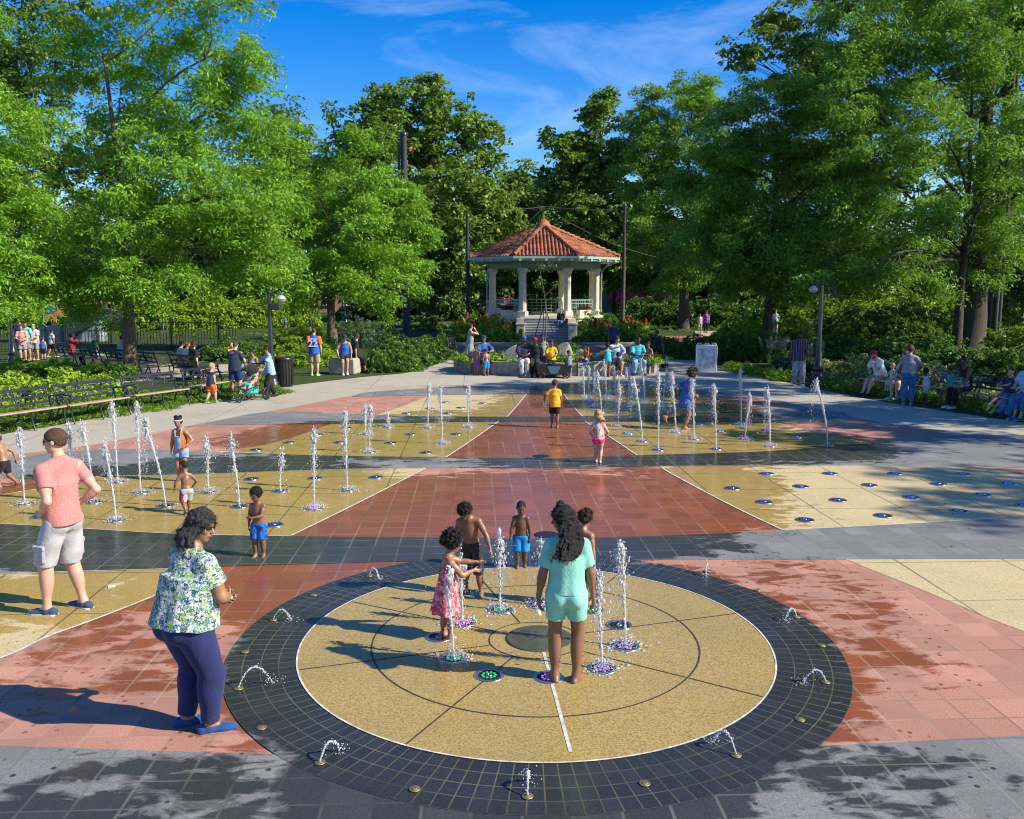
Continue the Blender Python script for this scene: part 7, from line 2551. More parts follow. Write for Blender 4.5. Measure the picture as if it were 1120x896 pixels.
person('small child in a white and pale blue outfit in front of the woman in jeans', b, H, 60, skin='deep', **TOD, feet=((.05, .05, 0, 0), (-.05, -.05, 0, 0)), rh=W(t=(.06, .2, .70), pole=(1, -1, 0)), lh=W(t=(-.06, .2, .72), pole=(-1, -1, 0)), top=('tee', C_WHITE, .6, -.02, .015), bottom=('shorts', C_LBLUE, .36, .015), hair=('twists', 'black'))
on_bench(R1, .15, 'small child in teal sitting on the right bench behind the standing woman', 1.0, skin='mid', hf=.19, leg=.56, sw=.088, top=('tee', C_TEALC, .9, .0, .015), bottom=('shorts', C_ORANGE, .4, .015), hair=('twists', 'black'), feet=((.05, .3, .2, 0), (-.05, .3, .2, 0)), rh=W(t=(.02, .2, .78), pole=(1, -1, 0)))
on_bench(R1, .72, 'dark-clad person with a camouflage bag on the lap on the right bench', 1.68, skin='dark', lean=(8, 0), head=(30, -10, 0), top=('tank', C_BLACK, 0, .0, .015), bottom=('trousers', C_BLACK, .95, .008), hair=('bun', 'black'), shoes=('low', C_WHITE, M_SOLE), rh=W(t=(.03, .15, .70), pole=(1, -.2, -.8)), lh=W(t=(-.02, .2, .42), pole=(-1, -1, 0)))
M2 = Matrix.Translation(R1.location) @ Matrix.Rotation(R1.rotation_euler[2], 4, 'Z')
V, F = grow([ell((0, 0, 0), (.26, .15, .16), None, .02), ell((.05, .05, .06), (.18, .10, .12), None, .05)], .02, noise=.015, nfreq=14)
o = link('bag', np_mesh('bag', V, F, True), C_CAMO); o.location = M2 @ Vector((.78, -.22, .66)); tag(o, 'camouflage patterned bag on the lap of the dark-clad person on the right bench', 'bag')
on_bench(R2, .36, 'boy in a navy tee and brown cap on the right bench, legs stretched out', 1.28, skin='light', hf=.155, leg=.58, lean=(-6, 0), head=(24, -10, 0), top=('tee', C_DNAVY, .75, .0, .02), bottom=('shorts', C_DENIM, .40, .02), hair=('short', 'brown'), extras=(('cap', cloth('brown_cap', (.09, .06, .04)), 'back'),), shoes=('low', C_LIME, M_SOLE), feet=((.06, .44, .14, 0), (-.03, .38, .06, 0)), rh=W(t=(.05, .2, .60), pole=(1, -.6, -.3)), lh=W(t=(-.03, .22, .58), pole=(-1, -.6, -.3)))
on_bench(R2, .88, 'man in a light blue tee, jeans and grey cap sitting on the right bench', 1.78, skin='light', g=1.1, sw=.108, lean=(-6, 0), head=(20, -4, 0), top=('tee', C_LBLUE, .75, .0, .02), bottom=('trousers', C_DENIM, .97, .012), hair=('short', 'brown'), extras=(('cap', C_GREY), ('beard', 'brown')), shoes=('high', C_BLACK, M_BLACKP), feet=((.06, .40, 0, -6), (-.05, .34, 0, 6)), rh=W(t=(.03, .17, .42), pole=(1, -1, 0)), lh=W(t=(-.02, .17, .42), pole=(-1, -1, 0)))
on_bench(R3, -.62, 'person in jeans at the very right edge of the photo on the right bench', 1.72, skin='light', top=('tee', C_GREY, .75, .0, .02), bottom=('trousers', C_DENIM, .80, .012), hair=('short', 'brown'), shoes=('low', C_BLUE, M_SOLE), feet=((.05, .30, 0, -6), (-.05, .28, 0, 6)))
b = G(1112, 457)
mm = MB(); mm.lathe([(.035, 0), (.038, .02), (.038, .17), (.03, .20), (.016, .215), (.016, .25)], n=14); o = mm.build('water_bottle', M_WHITEP, None, b); tag(o, 'white water bottle on the paving by the right bench', 'bottle')
for i, (px, py) in enumerate(((1104, 458.5), (1109, 459.5))):
    V, F = grow([cone((0, -.09, .028), (0, .09, .024), .036, .030, .02)], .012, cuts=[((0, 0, 1), (0, 0, .045)), ((0, 0, -1), (0, 0, 0))])
    o = link('sandal', np_mesh('sandal', V, F, True), C_BLUE); o.location = G(px, py); o.rotation_euler = (0, 0, .6 + i * .5)
    tag(o, 'blue slip-on shoe lying by the right bench, ' + ('left' if i == 0 else 'right') + ' one of the pair', 'shoe', 'blue slip-on shoes by the right bench')
# man in the striped shirt
b = mid((864, 421), (881, 423)); H = hgt(b, 363)
person('man in a black striped shirt and faded grey jeans standing by the right lamp', b, H, 172, skin='deep', sw=.108, g=1.08, feet=((.06, .0, 0, -10), (-.07, .03, 0, 10)), head=(14, -4, 0), top=('tee', C_STRIPE, .8, -.05, .022), bottom=('trousers', C_GREYJ, .97, .016 * H), hair=('short', 'black'), extras=(('cap', C_BLACK), 'beard'), shoes=('low', C_WHITE, M_SOLE))

# people at the round planter
def planter_seat(px, label, H, face, seatz=.50, back=.16, **kw):
    """sit on the front edge of the planter wall below a pixel column"""
    b = G(px, 412)
    x = min(max((b.x - PX) / (PRX), -.98), .98)
    y = PY - PRY * math.sqrt(1 - x * x) + back
    k = dict(feet=((.05, .22, 0, -6), (-.05, .24, 0, 6)), lean=(6, 0))
    k.update(kw)
    return person(label, (b.x, y, 0), H, face, seat=seatz, **k)


def planter_stand(px, label, H, face, out=.45, **kw):
    b = G(px, 412)
    x = min(max((b.x - PX) / (PRX), -.98), .98)
    y = PY - PRY * math.sqrt(1 - x * x) - out
    return person(label, (b.x, y, 0), H, face, **kw)


b = G(514, 398)
person('woman in a long grey dress drinking, standing at the left end of the planter', b, 1.68, -70, skin='tan', feet=((.04, 0, 0, 0), (-.04, 0, 0, 0)), head=(0, 4, 0), rh=W(t=(.02, .14, .86), pole=(1, 0, -1)), top=('dress', C_GREY, 0, -.32, .03), bottom=('skirt', C_GREY, .75, .03), hair=('bun', 'grey'), shoes=('low', C_BLACK, M_BLACKP))
planter_seat(528, 'man in a dark blue patterned shirt sitting at the left of the planter wall', 1.74, 196, skin='brown', head=(-20, -12, 0), top=('tee', C_BLUEPAT, .8, .0, .03), bottom=('trousers', C_BLACK, .6, .02), hair=('fade', 'black'), shoes=('low', C_BLACK, M_BLACKP), rh=W(t=(.05, .2, .46), pole=(1, -1, 0)), lh=W(t=(-.08, .2, .50), pole=(-1, -1, 0)), extras=(('cap', C_DBLUE),))
planter_stand(521, 'bare-chested child in purple trunks standing at the left of the planter', 1.12, 150, .50, skin='mid', **KID, bottom=('swim', C_PURPLE, .46, .02), hair=('fade', 'black'), rh=W(t=(.08, .14, .52), pole=(1, -1, 0)))
planter_stand(532, 'bare-chested child in bright blue trunks leaning on the left of the planter', 1.0, 20, .45, skin='mid', **KID, bottom=('swim', C_TRUNKC, .46, .02), hair=('buzz', 'black'), lean=(14, 0))
planter_seat(573, 'bearded man in a blue beanie and paint-splashed white trousers on the planter wall', 1.78, 184, skin='deep', sw=.108, g=1.05, head=(8, -4, 0), top=('tee', C_DNAVY, .85, .0, .03), bottom=('trousers', C_SPLAT, .97, .02), shoes=('high', C_KHAKI, M_SOLE), hair=('short', 'black'), extras=(('beanie', C_BLUE), 'beard'), rh=W(t=(.04, .18, .43), pole=(1, -1, 0)), lh=W(t=(-.03, .19, .43), pole=(-1, -1, 0)))
planter_seat(586, 'person in dark clothes with a maroon headscarf on the planter wall left of the wagon', 1.66, 172, skin='deep', head=(-16, -8, 0), top=('tee', C_BLACK, .9, .0, .03), bottom=('trousers', C_BLACK, .97, .015), shoes=('low', C_BLACK, M_BLACKP), hair=('short', 'black'), extras=(('beanie', C_MAROON),))
planter_seat(594, 'person in a sage green vest sitting farther back on the planter behind the wagon', 1.60, 176, .62, .62, skin='mid', top=('tank', C_SAGE, 0, .0, .015), bottom=('shorts', C_GREY, .44, .02), hair=('bun', 'black'), feet=((.05, .22, .12, 0), (-.05, .22, .12, 0)))
planter_seat(603, 'boy in a yellow tee with a white print sitting behind the wagon', 1.40, 182, .52, .16, skin='mid', hf=.155, leg=.58, top=('tee', C_YEL, .8, .0, .025), bottom=('shorts', C_BLACK, .45, .02), hair=('short', 'black'), extras=(('beanie', C_NAVY),), rh=W(t=(.05, .16, .52), pole=(1, -1, 0)), lh=W(t=(-.05, .16, .52), pole=(-1, -1, 0)))
planter_stand(621, 'small child in a pale sage outfit standing right of the wagon', .98, 176, .40, skin='mid', **TOD, top=('tee', C_SAGE, .7, -.03, .02), bottom=('shorts', C_SAGE, .42, .02), hair=('twists', 'black'))
p = planter_seat(642, 'bare-chested boy in blue trunks sitting on the planter wall with an orange stick', 1.08, 120, .48, .30, skin='mid', hf=.165, leg=.58, sw=.092, bottom=('swim', C_BLUE, .46, .02), hair=('fade', 'black'), feet=((.06, .34, .42, 0), (-.06, .34, .42, 0)), lh=W(t=(-.24, .08, .66), pole=(-1, -.4, -.4), thumb=(0, 0, 1), dir=(-.2, .4, .8), curl=1.2))
hw = wpt(p, p['arms'][1][3] + p['arms'][1][4] * .06)
mm = MB(); mm.tube([(0, 0, -.08), (.02, 0, .32)], [.022, .026], 8); o = mm.build('foam_stick', C_ORANGEX, None, hw); tag(o, 'orange foam stick held up by the boy on the planter wall', 'toy')
planter_stand(664, 'girl in a turquoise swimsuit standing in front of the seated woman', 1.22, 20, .42, skin='mid', **KID, top=('tank', C_TURQ, 0, -.02, .006), bottom=('swim', C_TURQ, .1, .004, .03), hair=('bun', 'black'), rh=W(t=(.10, .12, .80), pole=(1, -.4, -.6)), lh=W(t=(-.14, .14, .78), pole=(-1, -.4, -.6)))
planter_seat(675, 'woman in a light blue tee and denim shorts sitting on the planter wall', 1.70, 190, skin='tan', g=1.12, head=(20, -8, 0), top=('tee', C_LBLUE, .8, .0, .025), bottom=('shorts', C_DENIM, .42, .02), hair=('bun', 'dbrown'), shoes=('low', C_WHITE, M_SOLE), rh=W(t=(.04, .24, .62), pole=(1, -.6, -.3)), lh=W(t=(-.08, .22, .48), pole=(-1, -1, 0)))
planter_stand(676, 'toddler standing between the knees of the woman in light blue', .86, 10, .40, skin='deep', **TOD, top=('tank', C_BLACK, 0, -.02, .01), bottom=('shorts', C_BLACK, .36, .02), hair=('afro', 'black'))
b = G(698, 411)
mm = MB(); mm.lathe([(.17, 0), (.21, .40), (.22, .42), (.20, .43), (.01, .43)], n=18); o = mm.build('bucket_stool', mat('cream_plastic', (.55, .47, .30), .5), None, b + Vector((0, .28, 0))); tag(o, 'cream bucket used as a stool by the man in turquoise', 'bucket')
person('man in a turquoise tee sitting on a cream bucket right of the planter', b + Vector((0, .36, 0)), 1.78, 184, seat=.44, skin='deep', sw=.108, g=1.06, feet=((.10, .20, 0, -8), (-.10, .20, 0, 8)), lean=(8, 0), head=(6, -4, 0), top=('tee', C_TURQ, .85, .0, .03), bottom=('trousers', C_LDENIM, .96, .02), shoes=('low', C_BLACK, M_BLACKP), hair=('buzz', 'black'), rh=W(t=(.03, .2, .42), pole=(1, -1, 0)), lh=W(t=(-.03, .2, .42), pole=(-1, -1, 0)))
b = G(709, 410)
person('bare-chested boy in dark blue trunks standing beside the man in turquoise', b, hgt(b, 374), 140, skin='mid', **KID, bottom=('swim', C_NAVY, .46, .02), hair=('fade', 'black'), lh=W(t=(-.08, .16, .62), pole=(-1, -1, 0)), feet=((.06, -.08, 0, 0), (-.05, .08, 0, 0)))
b = G(719, 404)
person('person all in black walking left with an arm out beside the planter', b, hgt(b, 361), 100, skin='dark', feet=((.04, .15, 0, 0), (-.04, -.16, .02, 0)), pelvis=(0, 0, -.02), rh=W(t=(.10, .34, .80), pole=(1, -.4, -1)), lh=W(t=(-.14, -.10, .50), pole=(-1, -1, 0)), top=('tee', C_BLACK, .8, -.03, .02), bottom=('trousers', C_BLACK, .97, .02), shoes=('low', C_BLACK, M_SOLE), hair=('short', 'black'))
b = G(729, 405)
person('toddler in white following the person in black', b, .70, 100, skin='mid', **TOD, feet=((.04, .08, 0, 0), (-.04, -.08, 0, 0)), top=('tee', C_WHITE, .6, -.06, .02), bottom=('shorts', C_MAROON, .4, .02), hair=('buzz', 'black'))
b = G(671, 392)
person('person in dark blue with a cap standing behind the seated woman', b, 1.72, 182, skin='dark', top=('tee', C_DBLUE, .85, -.04, .02), bottom=('trousers', C_BLACK, .95, .015), hair=('short', 'black'), extras=(('cap', C_DBLUE),), shoes=('low', C_BLACK, M_BLACKP))
# on the bandstand steps and in the far park
sp = GC + Vector((sw * .36, yb + run * 5.4, 0))
person('person in black and blue sitting high on the bandstand steps', sp, 1.72, 165, seat=ZP * 6 / 9 + .05, skin='tan', lean=(2, 0), top=('tee', C_BLACK, .9, .0, .02), bottom=('trousers', C_DENIM, .9, .015), hair=('short', 'black'), shoes=('low', C_WHITE, M_SOLE), feet=((.05, .28, (ZP * 4 / 9) / 1.72, 0), (-.05, .28, (ZP * 4 / 9) / 1.72, 0)), vox=.024)
for px, fy, hy, face, lab, kw in [
    (765, 365, 343, 178, 'distant person in a white vest walking right of the locust trunk', dict(skin='tan', top=('tank', C_LGREY, 0, -.05, .01), bottom=('shorts', C_SAGE, .4, .02), hair=('bun', 'black'))),
    (772, 364, 340, 174, 'distant person in a purple print top walking right of the locust trunk', dict(skin='tan', top=('tee', C_PURPLE, .7, -.08, .02), bottom=('leggings', C_BLACK, .9, .005), hair=('long', 'brown'))),
    (848, 363, 340, -20, 'distant person in pink and white beyond the hedge', dict(skin='light', top=('tee', C_WHITE, .7, -.05, .01), bottom=('trousers', C_PINK, .9, .01), hair=('short', 'blond'))),
    (987, 364, 351, 120, 'distant child in blue by the far right fence', dict(skin='light', hf=.17, top=('tee', C_BLUE, .7, -.05, .01), bottom=('shorts', C_KHAKI, .4, .02), hair=('short', 'blond'))),
    (1000, 366, 345, 30, 'distant person in red shorts carrying a pack by the far right fence', dict(skin='light', top=('tee', C_SAGE, .7, -.05, .02), bottom=('shorts', cloth('coral', (.6, .12, .12)), .5, .02), hair=('short', 'brown'))),
    (313, 360, 346, 90, 'distant child in blue behind the shrubs left of the forked tree', dict(skin='tan', hf=.17, top=('tee', C_DENIM, .7, -.05, .01), bottom=('shorts', C_BLACK, .4, .02), hair=('short', 'black'))),
    (340, 362, 346, 90, 'distant boy in dark blue pointing behind the man in the 22 shirt', dict(skin='tan', hf=.17, top=('tee', C_DBLUE, .7, -.05, .01), bottom=('shorts', C_BLACK, .4, .02), hair=('short', 'black'), lh=W(t=(-.1, .36, .82), pole=(-1, 0, -1)))),
    (420, 344, 321, 178, 'distant bare-chested person raising both arms on the far lawn', dict(skin='tan', bottom=('shorts', C_LGREY, .45, .02), hair=('short', 'brown'), rh=W(t=(.13, .0, 1.06), pole=(1, 0, .2)), lh=W(t=(-.13, .0, 1.06), pole=(-1, 0, .2)))),
    (484, 371, 362, 160, 'distant toddler in red on the brick path', dict(skin='light', hf=.19, leg=.56, top=('tee', C_ORANGEX, .7, -.05, .02), bottom=('shorts', C_ORANGEX, .4, .02), hair=('short', 'blond'))),
    (178, 364, 351, 150, 'distant person in blue and red beyond the playground', dict(skin='light', top=('tee', C_BLUE, .7, -.05, .01), bottom=('shorts', C_MAROON, .5, .02), hair=('short', 'brown')))]:
    b = G(px, fy)
    person(lab, b, hgt(b, hy), face, group='people far off in the park', vox=.03, eyes=False, **kw)

# ---------------------------------------------------------------- stroller
b = mid((262, 441), (284, 437))
sa = G(284, 437); sbp = G(263, 441)
t = empty('stroller', b, math.atan2(sbp.y - sa.y, sbp.x - sa.x), 'black and teal three-wheeled stroller with a patterned seat, pushed by the man in light blue', 'stroller')
mm = MB()
for s in (-.24, .24):
    mm.tube([(-.40, s, .22), (-.10, s, .45), (.10, s, .40), (.42, s * .4, .18)], .018, 6)
    mm.tube([(.05, s, .35), (-.18, s, .70), (-.48, s, 1.02)], .018, 6)
mm.tube([(-.48, -.24, 1.02), (-.50, 0, 1.04), (-.48, .24, 1.02)], .022, 8)
mm.tube([(-.40, -.28, .22), (-.40, .28, .22)], .015, 6)
mm.build('frame', M_IRON, t)
V, F = grow([ell((.12, 0, .46), (.30, .22, .10), rot('y', 12), .04), ell((-.12, 0, .66), (.09, .22, .26), rot('y', -28), .06)], .018)
link('seat', np_mesh('seat', V, F, True), cloth('stroller_pattern', (1, 1, 1), pattern='patches', pscale=14, cols=[(.03, .03, .035), (.55, .28, .16), (.05, .38, .36), (.03, .03, .035), (.5, .35, .25)]), t)
V, F = grow([ell((-.05, 0, .84), (.30, .24, .20), rot('y', 20), .03)], .018, cuts=[((0, 0, -1), (0, 0, .84))], subs=[ell((-.02, 0, .80), (.28, .22, .19), rot('y', 20))])
link('canopy', np_mesh('canopy', V, F, True), C_BLACK, t)
V, F = grow([ell((-.08, 0, .27), (.26, .19, .10), None, .03)], .018, noise=.012, nfreq=18); link('basket', np_mesh('basket', V, F, True), C_TEALC, t)
for (x, y, r) in ((.46, 0, .13), (-.40, -.29, .19), (-.40, .29, .19)):
    mm = MB(); mm.tube([(x + r * .86 * math.cos(q), y, r + r * .86 * math.sin(q)) for q in np.linspace(0, 2 * PI, 21)], r * .14, 7, cap=False); wh = mm.build('wheel', M_BLACKP, t)
    mm = MB()
    for k in range(6): mm.tube([(x, y, r), (x + r * .8 * math.cos(k * PI / 3), y, r + r * .8 * math.sin(k * PI / 3))], .008, 5)
    mm.ball((x, y, r), .03); mm.build('spokes', M_GALV, wh)
# small dark chair near the path
b = G(495, 389)
t = empty('folding_chair', b, .4, 'small black folding chair where the left walk meets the planter', 'chair')
mm = MB(); mm.box((0, 0, .44), (.42, .40, .03), bev=.01); mm.build('seat', M_BLACKP, t)
mm = MB(); mm.box((0, .21, .74), (.42, .03, .26), bev=.01); mm.build('backrest', M_BLACKP, t)
for x in (-.19, .19):
    mm = MB(); mm.tube([(x, -.2, 0), (x, .21, .86)], .014, 6); mm.build('leg', M_IRON, t)
    mm = MB(); mm.tube([(x, .2, 0), (x, -.16, .44)], .014, 6); mm.build('leg', M_IRON, t)
# ---------------------------------------------------------------- water
t_ = NT('fountain_water')
g_ = t_.n('ShaderNodeBsdfPrincipled', inp={'Base Color': (.95, .97, 1, 1), 'Roughness': .12, 'IOR': 1.33, 'Transmission Weight': .9})
d_ = t_.n('ShaderNodeBsdfDiffuse', inp={'Color': (.90, .92, .94, 1)})
l_ = t_.n('ShaderNodeBsdfTranslucent', inp={'Color': (.90, .93, .97, 1)})
m1 = t_.n('ShaderNodeMixShader'); m1.inputs[0].default_value = .5
t_.t.links.new(d_.outputs[0], m1.inputs[1]); t_.t.links.new(l_.outputs[0], m1.inputs[2])
m2 = t_.n('ShaderNodeMixShader'); m2.inputs[0].default_value = .74
t_.t.links.new(g_.outputs[0], m2.inputs[1]); t_.t.links.new(m1.outputs[0], m2.inputs[2])
M_WATER = t_.done(m2)
M_CHROME = mat('brushed_steel_plate', (.42, .43, .44), .28, .9, var=.2, scale=20)
M_GRATE = mat('dark_drain_grate', (.03, .032, .035), .5, .4, var=.3, scale=30)
M_BRASS = mat('brass_nozzle', (.26, .22, .10), .5, .6, var=.2, scale=20)


def led(name, col, s):
    t = NT(name)
    e = t.n('ShaderNodeEmission', inp={'Color': (*col, 1), 'Strength': s})
    return t.done(e)


LED = {'green': led('green_led', (.03, .9, .25), .6), 'blue': led('blue_led', (.03, .10, 1.0), .7), 'violet': led('violet_led', (.45, .12, 1.0), .8), 'magenta': led('magenta_led', (1.0, .06, .75), 1.5), 'cyan': led('cyan_led', (.02, .65, .95), 1.3)}
_bm = bmesh.new(); bmesh.ops.create_icosphere(_bm, subdivisions=1, radius=1)
ICO_V = np.array([v.co[:] for v in _bm.verts]); ICO_F = np.array([[v.index for v in f.verts] for f in _bm.faces]); _bm.free()
_bm = bmesh.new(); bmesh.ops.create_icosphere(_bm, subdivisions=2, radius=1)
IC2_V = np.array([v.co[:] for v in _bm.verts]); IC2_F = np.array([[v.index for v in f.verts] for f in _bm.faces]); _bm.free()


def blobs(C, R, fine=False):
    """many little drops in one mesh; R (n,3)"""
    v, f = (IC2_V, IC2_F) if fine else (ICO_V, ICO_F)
    n = len(C)
    V = C[:, None, :] + v[None] * R[:, None, :]
    F = f[None] + (np.arange(n) * len(v))[:, None, None]
    return V.reshape(-1, 3), F.reshape(-1, 3)


Z0 = .020
NOZ = []


def column(ax, r, rg, ns=9):
    """ragged tube of water along ax"""
    n = len(ax)
    q = np.linspace(0, 2 * PI, ns, endpoint=False)
    rag = 1 + rg.normal(0, .20, (n, ns)) + .25 * np.sin(np.linspace(0, 40, n))[:, None] * rg.normal(0, .4, (1, ns))
    R = r[:, None] * np.clip(rag, .35, 2)
    V = np.stack([ax[:, 0:1] + R * np.cos(q), ax[:, 1:2] + R * np.sin(q), np.repeat(ax[:, 2:3], ns, 1) + rg.normal(0, .003, (n, ns))], 2).reshape(-1, 3)
    i = np.arange((n - 1) * ns).reshape(n - 1, ns)
    k = np.roll(np.arange(ns), -1)
    F = np.stack([i, i[:, k], i[:, k] + ns, i + ns], 2).reshape(-1, 4)
    F = np.concatenate([F[:, [0, 1, 2]], F[:, [0, 2, 3]]])
    return V, F


def jet_mesh(rg, top, h, thick=1.0, heavy=1.0, splash=1.0, dist=10.0):
    """top: horizontal drift of the tip"""
    n = int(h / .009) + 6
    t = np.linspace(0, 1, n)
    ax = np.stack([top[0] * t ** 1.6, top[1] * t ** 1.6, h * t], 1)
    ax[:, :2] += np.cumsum(rg.normal(0, .0012, (n, 2)), 0) * t[:, None]
    far = 1 + .35 * max(0, min(1, (dist - 9) / 14))
    r = thick * far * (.0080 + .0085 * t ** 2.2 + .004 * np.sin(t * 23 + rg.uniform(0, 6)) * t) * np.where(t > .93, 1 - (t - .93) / .075, 1)
    Vs, Fs = column(ax, np.maximum(r, .0015), rg)
    V, F = [Vs], [Fs]; nv = len(Vs)

    def more(C, R):
        nonlocal nv
        a, b = blobs(C, R); V.append(a); F.append(b + nv); nv += len(a)
    # shreds torn off the skin of the column
    m = int(n * 1.1)
    q = rg.random(m) ** .6
    C = np.stack([np.interp(q, t, ax[:, 0]), np.interp(q, t, ax[:, 1]), h * q], 1)
    C[:, :2] += rg.normal(0, 1, (m, 2)) * (.007 + .018 * q[:, None] ** 2) * thick * far
    rr_ = rg.gamma(2.0, .0012, m) * far + .0012
    more(C, np.stack([rr_, rr_, rr_ * rg.uniform(1.2, 4.5, m)], 1))
    # drops thrown from the tip that fall back around the column
    m = int(430 * heavy * (.4 + min(h, 1.2)))
    a = rg.uniform(0, 2 * PI, m); v = rg.gamma(1.6, .038, m) * (.6 + .5 * h)
    tt = rg.random(m) ** 1.1
    fall = h * (.03 - .9 * tt ** 2 * rg.random(m) ** .4)
    C = np.stack([top[0] + v * tt ** .6 * np.cos(a) + top[0] * .25 * tt, top[1] + v * tt ** .6 * np.sin(a) + top[1] * .25 * tt, h + fall + rg.normal(0, .03, m)], 1)
    C = C[C[:, 2] > .03]
    m = len(C)
    rr_ = np.clip(rg.gamma(1.7, .00125, m), .0011, .008) * far
    more(C, np.stack([rr_, rr_, rr_ * rg.uniform(1, 2.6, m)], 1))
    # ragged head
    m = int(90 * heavy)
    C = np.array([top[0], top[1], h]) + rg.normal(0, 1, (m, 3)) * np.array([.016, .016, .05]) * thick * far - np.array([0, 0, .02])
    rr_ = rg.gamma(2.0, .0024, m) * far + .0015
    more(C, np.stack([rr_, rr_, rr_ * rg.uniform(1, 2.2, m)], 1))
    # splash at the foot: fine spray and a film of foam
    m = int(330 * splash)
    if m:
        a = rg.uniform(0, 2 * PI, m); d = .02 + rg.gamma(1.8, .045, m)
        C = np.stack([d * np.cos(a), d * np.sin(a), np.abs(rg.normal(0, .05, m)) * np.exp(-d * 4) + .003], 1)
        rr_ = (rg.gamma(1.7, .0012, m) + .0009) * far
        more(C, np.stack([rr_ * 1.2, rr_ * 1.2, rr_], 1))
        m = int(130 * splash); a = rg.uniform(0, 2 * PI, m); d = rg.gamma(2.2, .035, m)
        rr_ = rg.uniform(.004, .016, m)
        more(np.stack([d * np.cos(a), d * np.sin(a), np.full(m, .0015)], 1), np.stack([rr_ * 1.6, rr_ * 1.2, rr_ * .18], 1))
    return np_mesh('water_jet', np.concatenate(V), np.concatenate(F), True)


JN = [0]


def jet(base, top, label, group, thick=1.0, heavy=1.0, splash=1.0):
    """base and top in pixels"""
    JN[0] += 1
    rg = np.random.default_rng(500 + JN[0])
    b = G(base[0], base[1], Z0)
    tp = at(top[0], top[1], b.y)
    h = max(.12, tp.z - Z0)
    dx = tp.x - b.x
    o = link('water_jet', jet_mesh(rg, (dx, rg.uniform(-.3, .3) * abs(dx)), h, thick, heavy, splash, b.y), M_WATER)
    o.location = b
    tag(o, label, 'water jet', group)
    return o


def nozzle_proto(colour):
    t = empty('fountain_nozzle', (0, 0, 0), 0, 'x', 'nozzle', 'x')
    m = MB(); m.lathe([(.125, -.004), (.125, .004), (.120, .007), (.095, .007), (.092, .004)], n=28, cap=False); m.build('plate', M_CHROME, t)
    m = MB(); m.lathe([(.092, .0035), (.001, .0035)], n=24, cap=False)
    for k in range(12):
        q = 2 * PI * k / 12; m.box((.075 * math.cos(q), .075 * math.sin(q), .005), (.03, .006, .004), q)
    m.build('grate', M_GRATE, t)
    if colour:
        m = MB()
        for k in range(10):
            q = 2 * PI * k / 10; m.ball((.052 * math.cos(q), .052 * math.sin(q), .006), (.011, .011, .005), 8, 5)
        m.build('light_ring', LED[colour], t)
    m = MB(); m.lathe([(.028, .002), (.026, .012), (.012, .014), (.010, .006)], n=14); m.build('jet_tip', M_CHROME, t)
    return t


NP = {}


def nozzle(px, py, colour, label, group):
    b = G(px, py, Z0)
    if colour not in NP: NP[colour] = nozzle_proto(colour); o = NP[colour]
    else: o = copy_tree(NP[colour])
    o.location = b; o.rotation_euler = (0, 0, px * .37)
    o['label'] = label; o['group'] = group
    return o


ORD = ['leftmost', 'second from left', 'third from left', 'fourth from left', 'fifth from left', 'sixth from left', 'seventh from left', 'eighth from left', 'ninth from left', 'tenth from left',
       'eleventh from left', 'twelfth from left', 'thirteenth from left', 'fourteenth from left', 'fifteenth from left', 'sixteenth from left', 'seventeenth from left', 'eighteenth from left', 'nineteenth from left', 'twentieth from left']


def look(b, t, n):
    h = at(t[0], t[1], G(*b).y).z
    s = 'tall' if h > 1.15 else 'low' if h < .55 else 'knee-high' if h < .8 else 'waist-high'
    return s + (' leaning' if abs(t[0] - b[0]) > 6 else ' upright') + ' white water jet'


def field(L, where, group, th=1.0, hv=1.0, sp=1.0):
    L = sorted(L, key=lambda q: q[0][0])
    for i, q in enumerate(L):
        b, t = q[0], q[1]
        col = q[2] if len(q) > 2 else None
        jet(b, t, look(b, t, i) + ' ' + where + ', ' + ORD[i], group, th, hv * (q[3] if len(q) > 3 else 1), sp * (q[4] if len(q) > 4 else 1))
        nozzle(b[0], b[1], col, 'steel nozzle ' + (('lit ' + col + ' ') if col else '') + 'under the jet ' + where + ', ' + ORD[i], 'nozzles of the ' + group)


# the circle
field([((496, 720), (491, 633), 'green'), ((506, 681), (504, 617), 'magenta', 1.3), ((547, 667), (547, 596), 'green', 1.8), ((590, 662), (592, 598), 'violet', 1.2), ((658.5, 731), (654, 638), 'violet', 1.7), ((684, 707), (678.5, 604), 'violet', 1.9)],
      'in the near circle', 'near circle jets', 1.05, 1.3, 1.2)
for (px, py, c, lab) in [(535, 739, 'green', 'dry nozzle glowing green in the near circle left of the white line'), (600, 741, 'violet', 'dry nozzle glowing violet under the foot of the girl in mint'),
                         (480, 697, None, 'dry nozzle under the feet of the girl in the red sundress'), (647, 667, 'green', 'dry nozzle glowing green behind the girl in mint'), (677, 684, None, 'dry nozzle behind the right-hand jet of the circle')]:
    nozzle(px, py, c, lab, 'dry nozzles of the near circle')
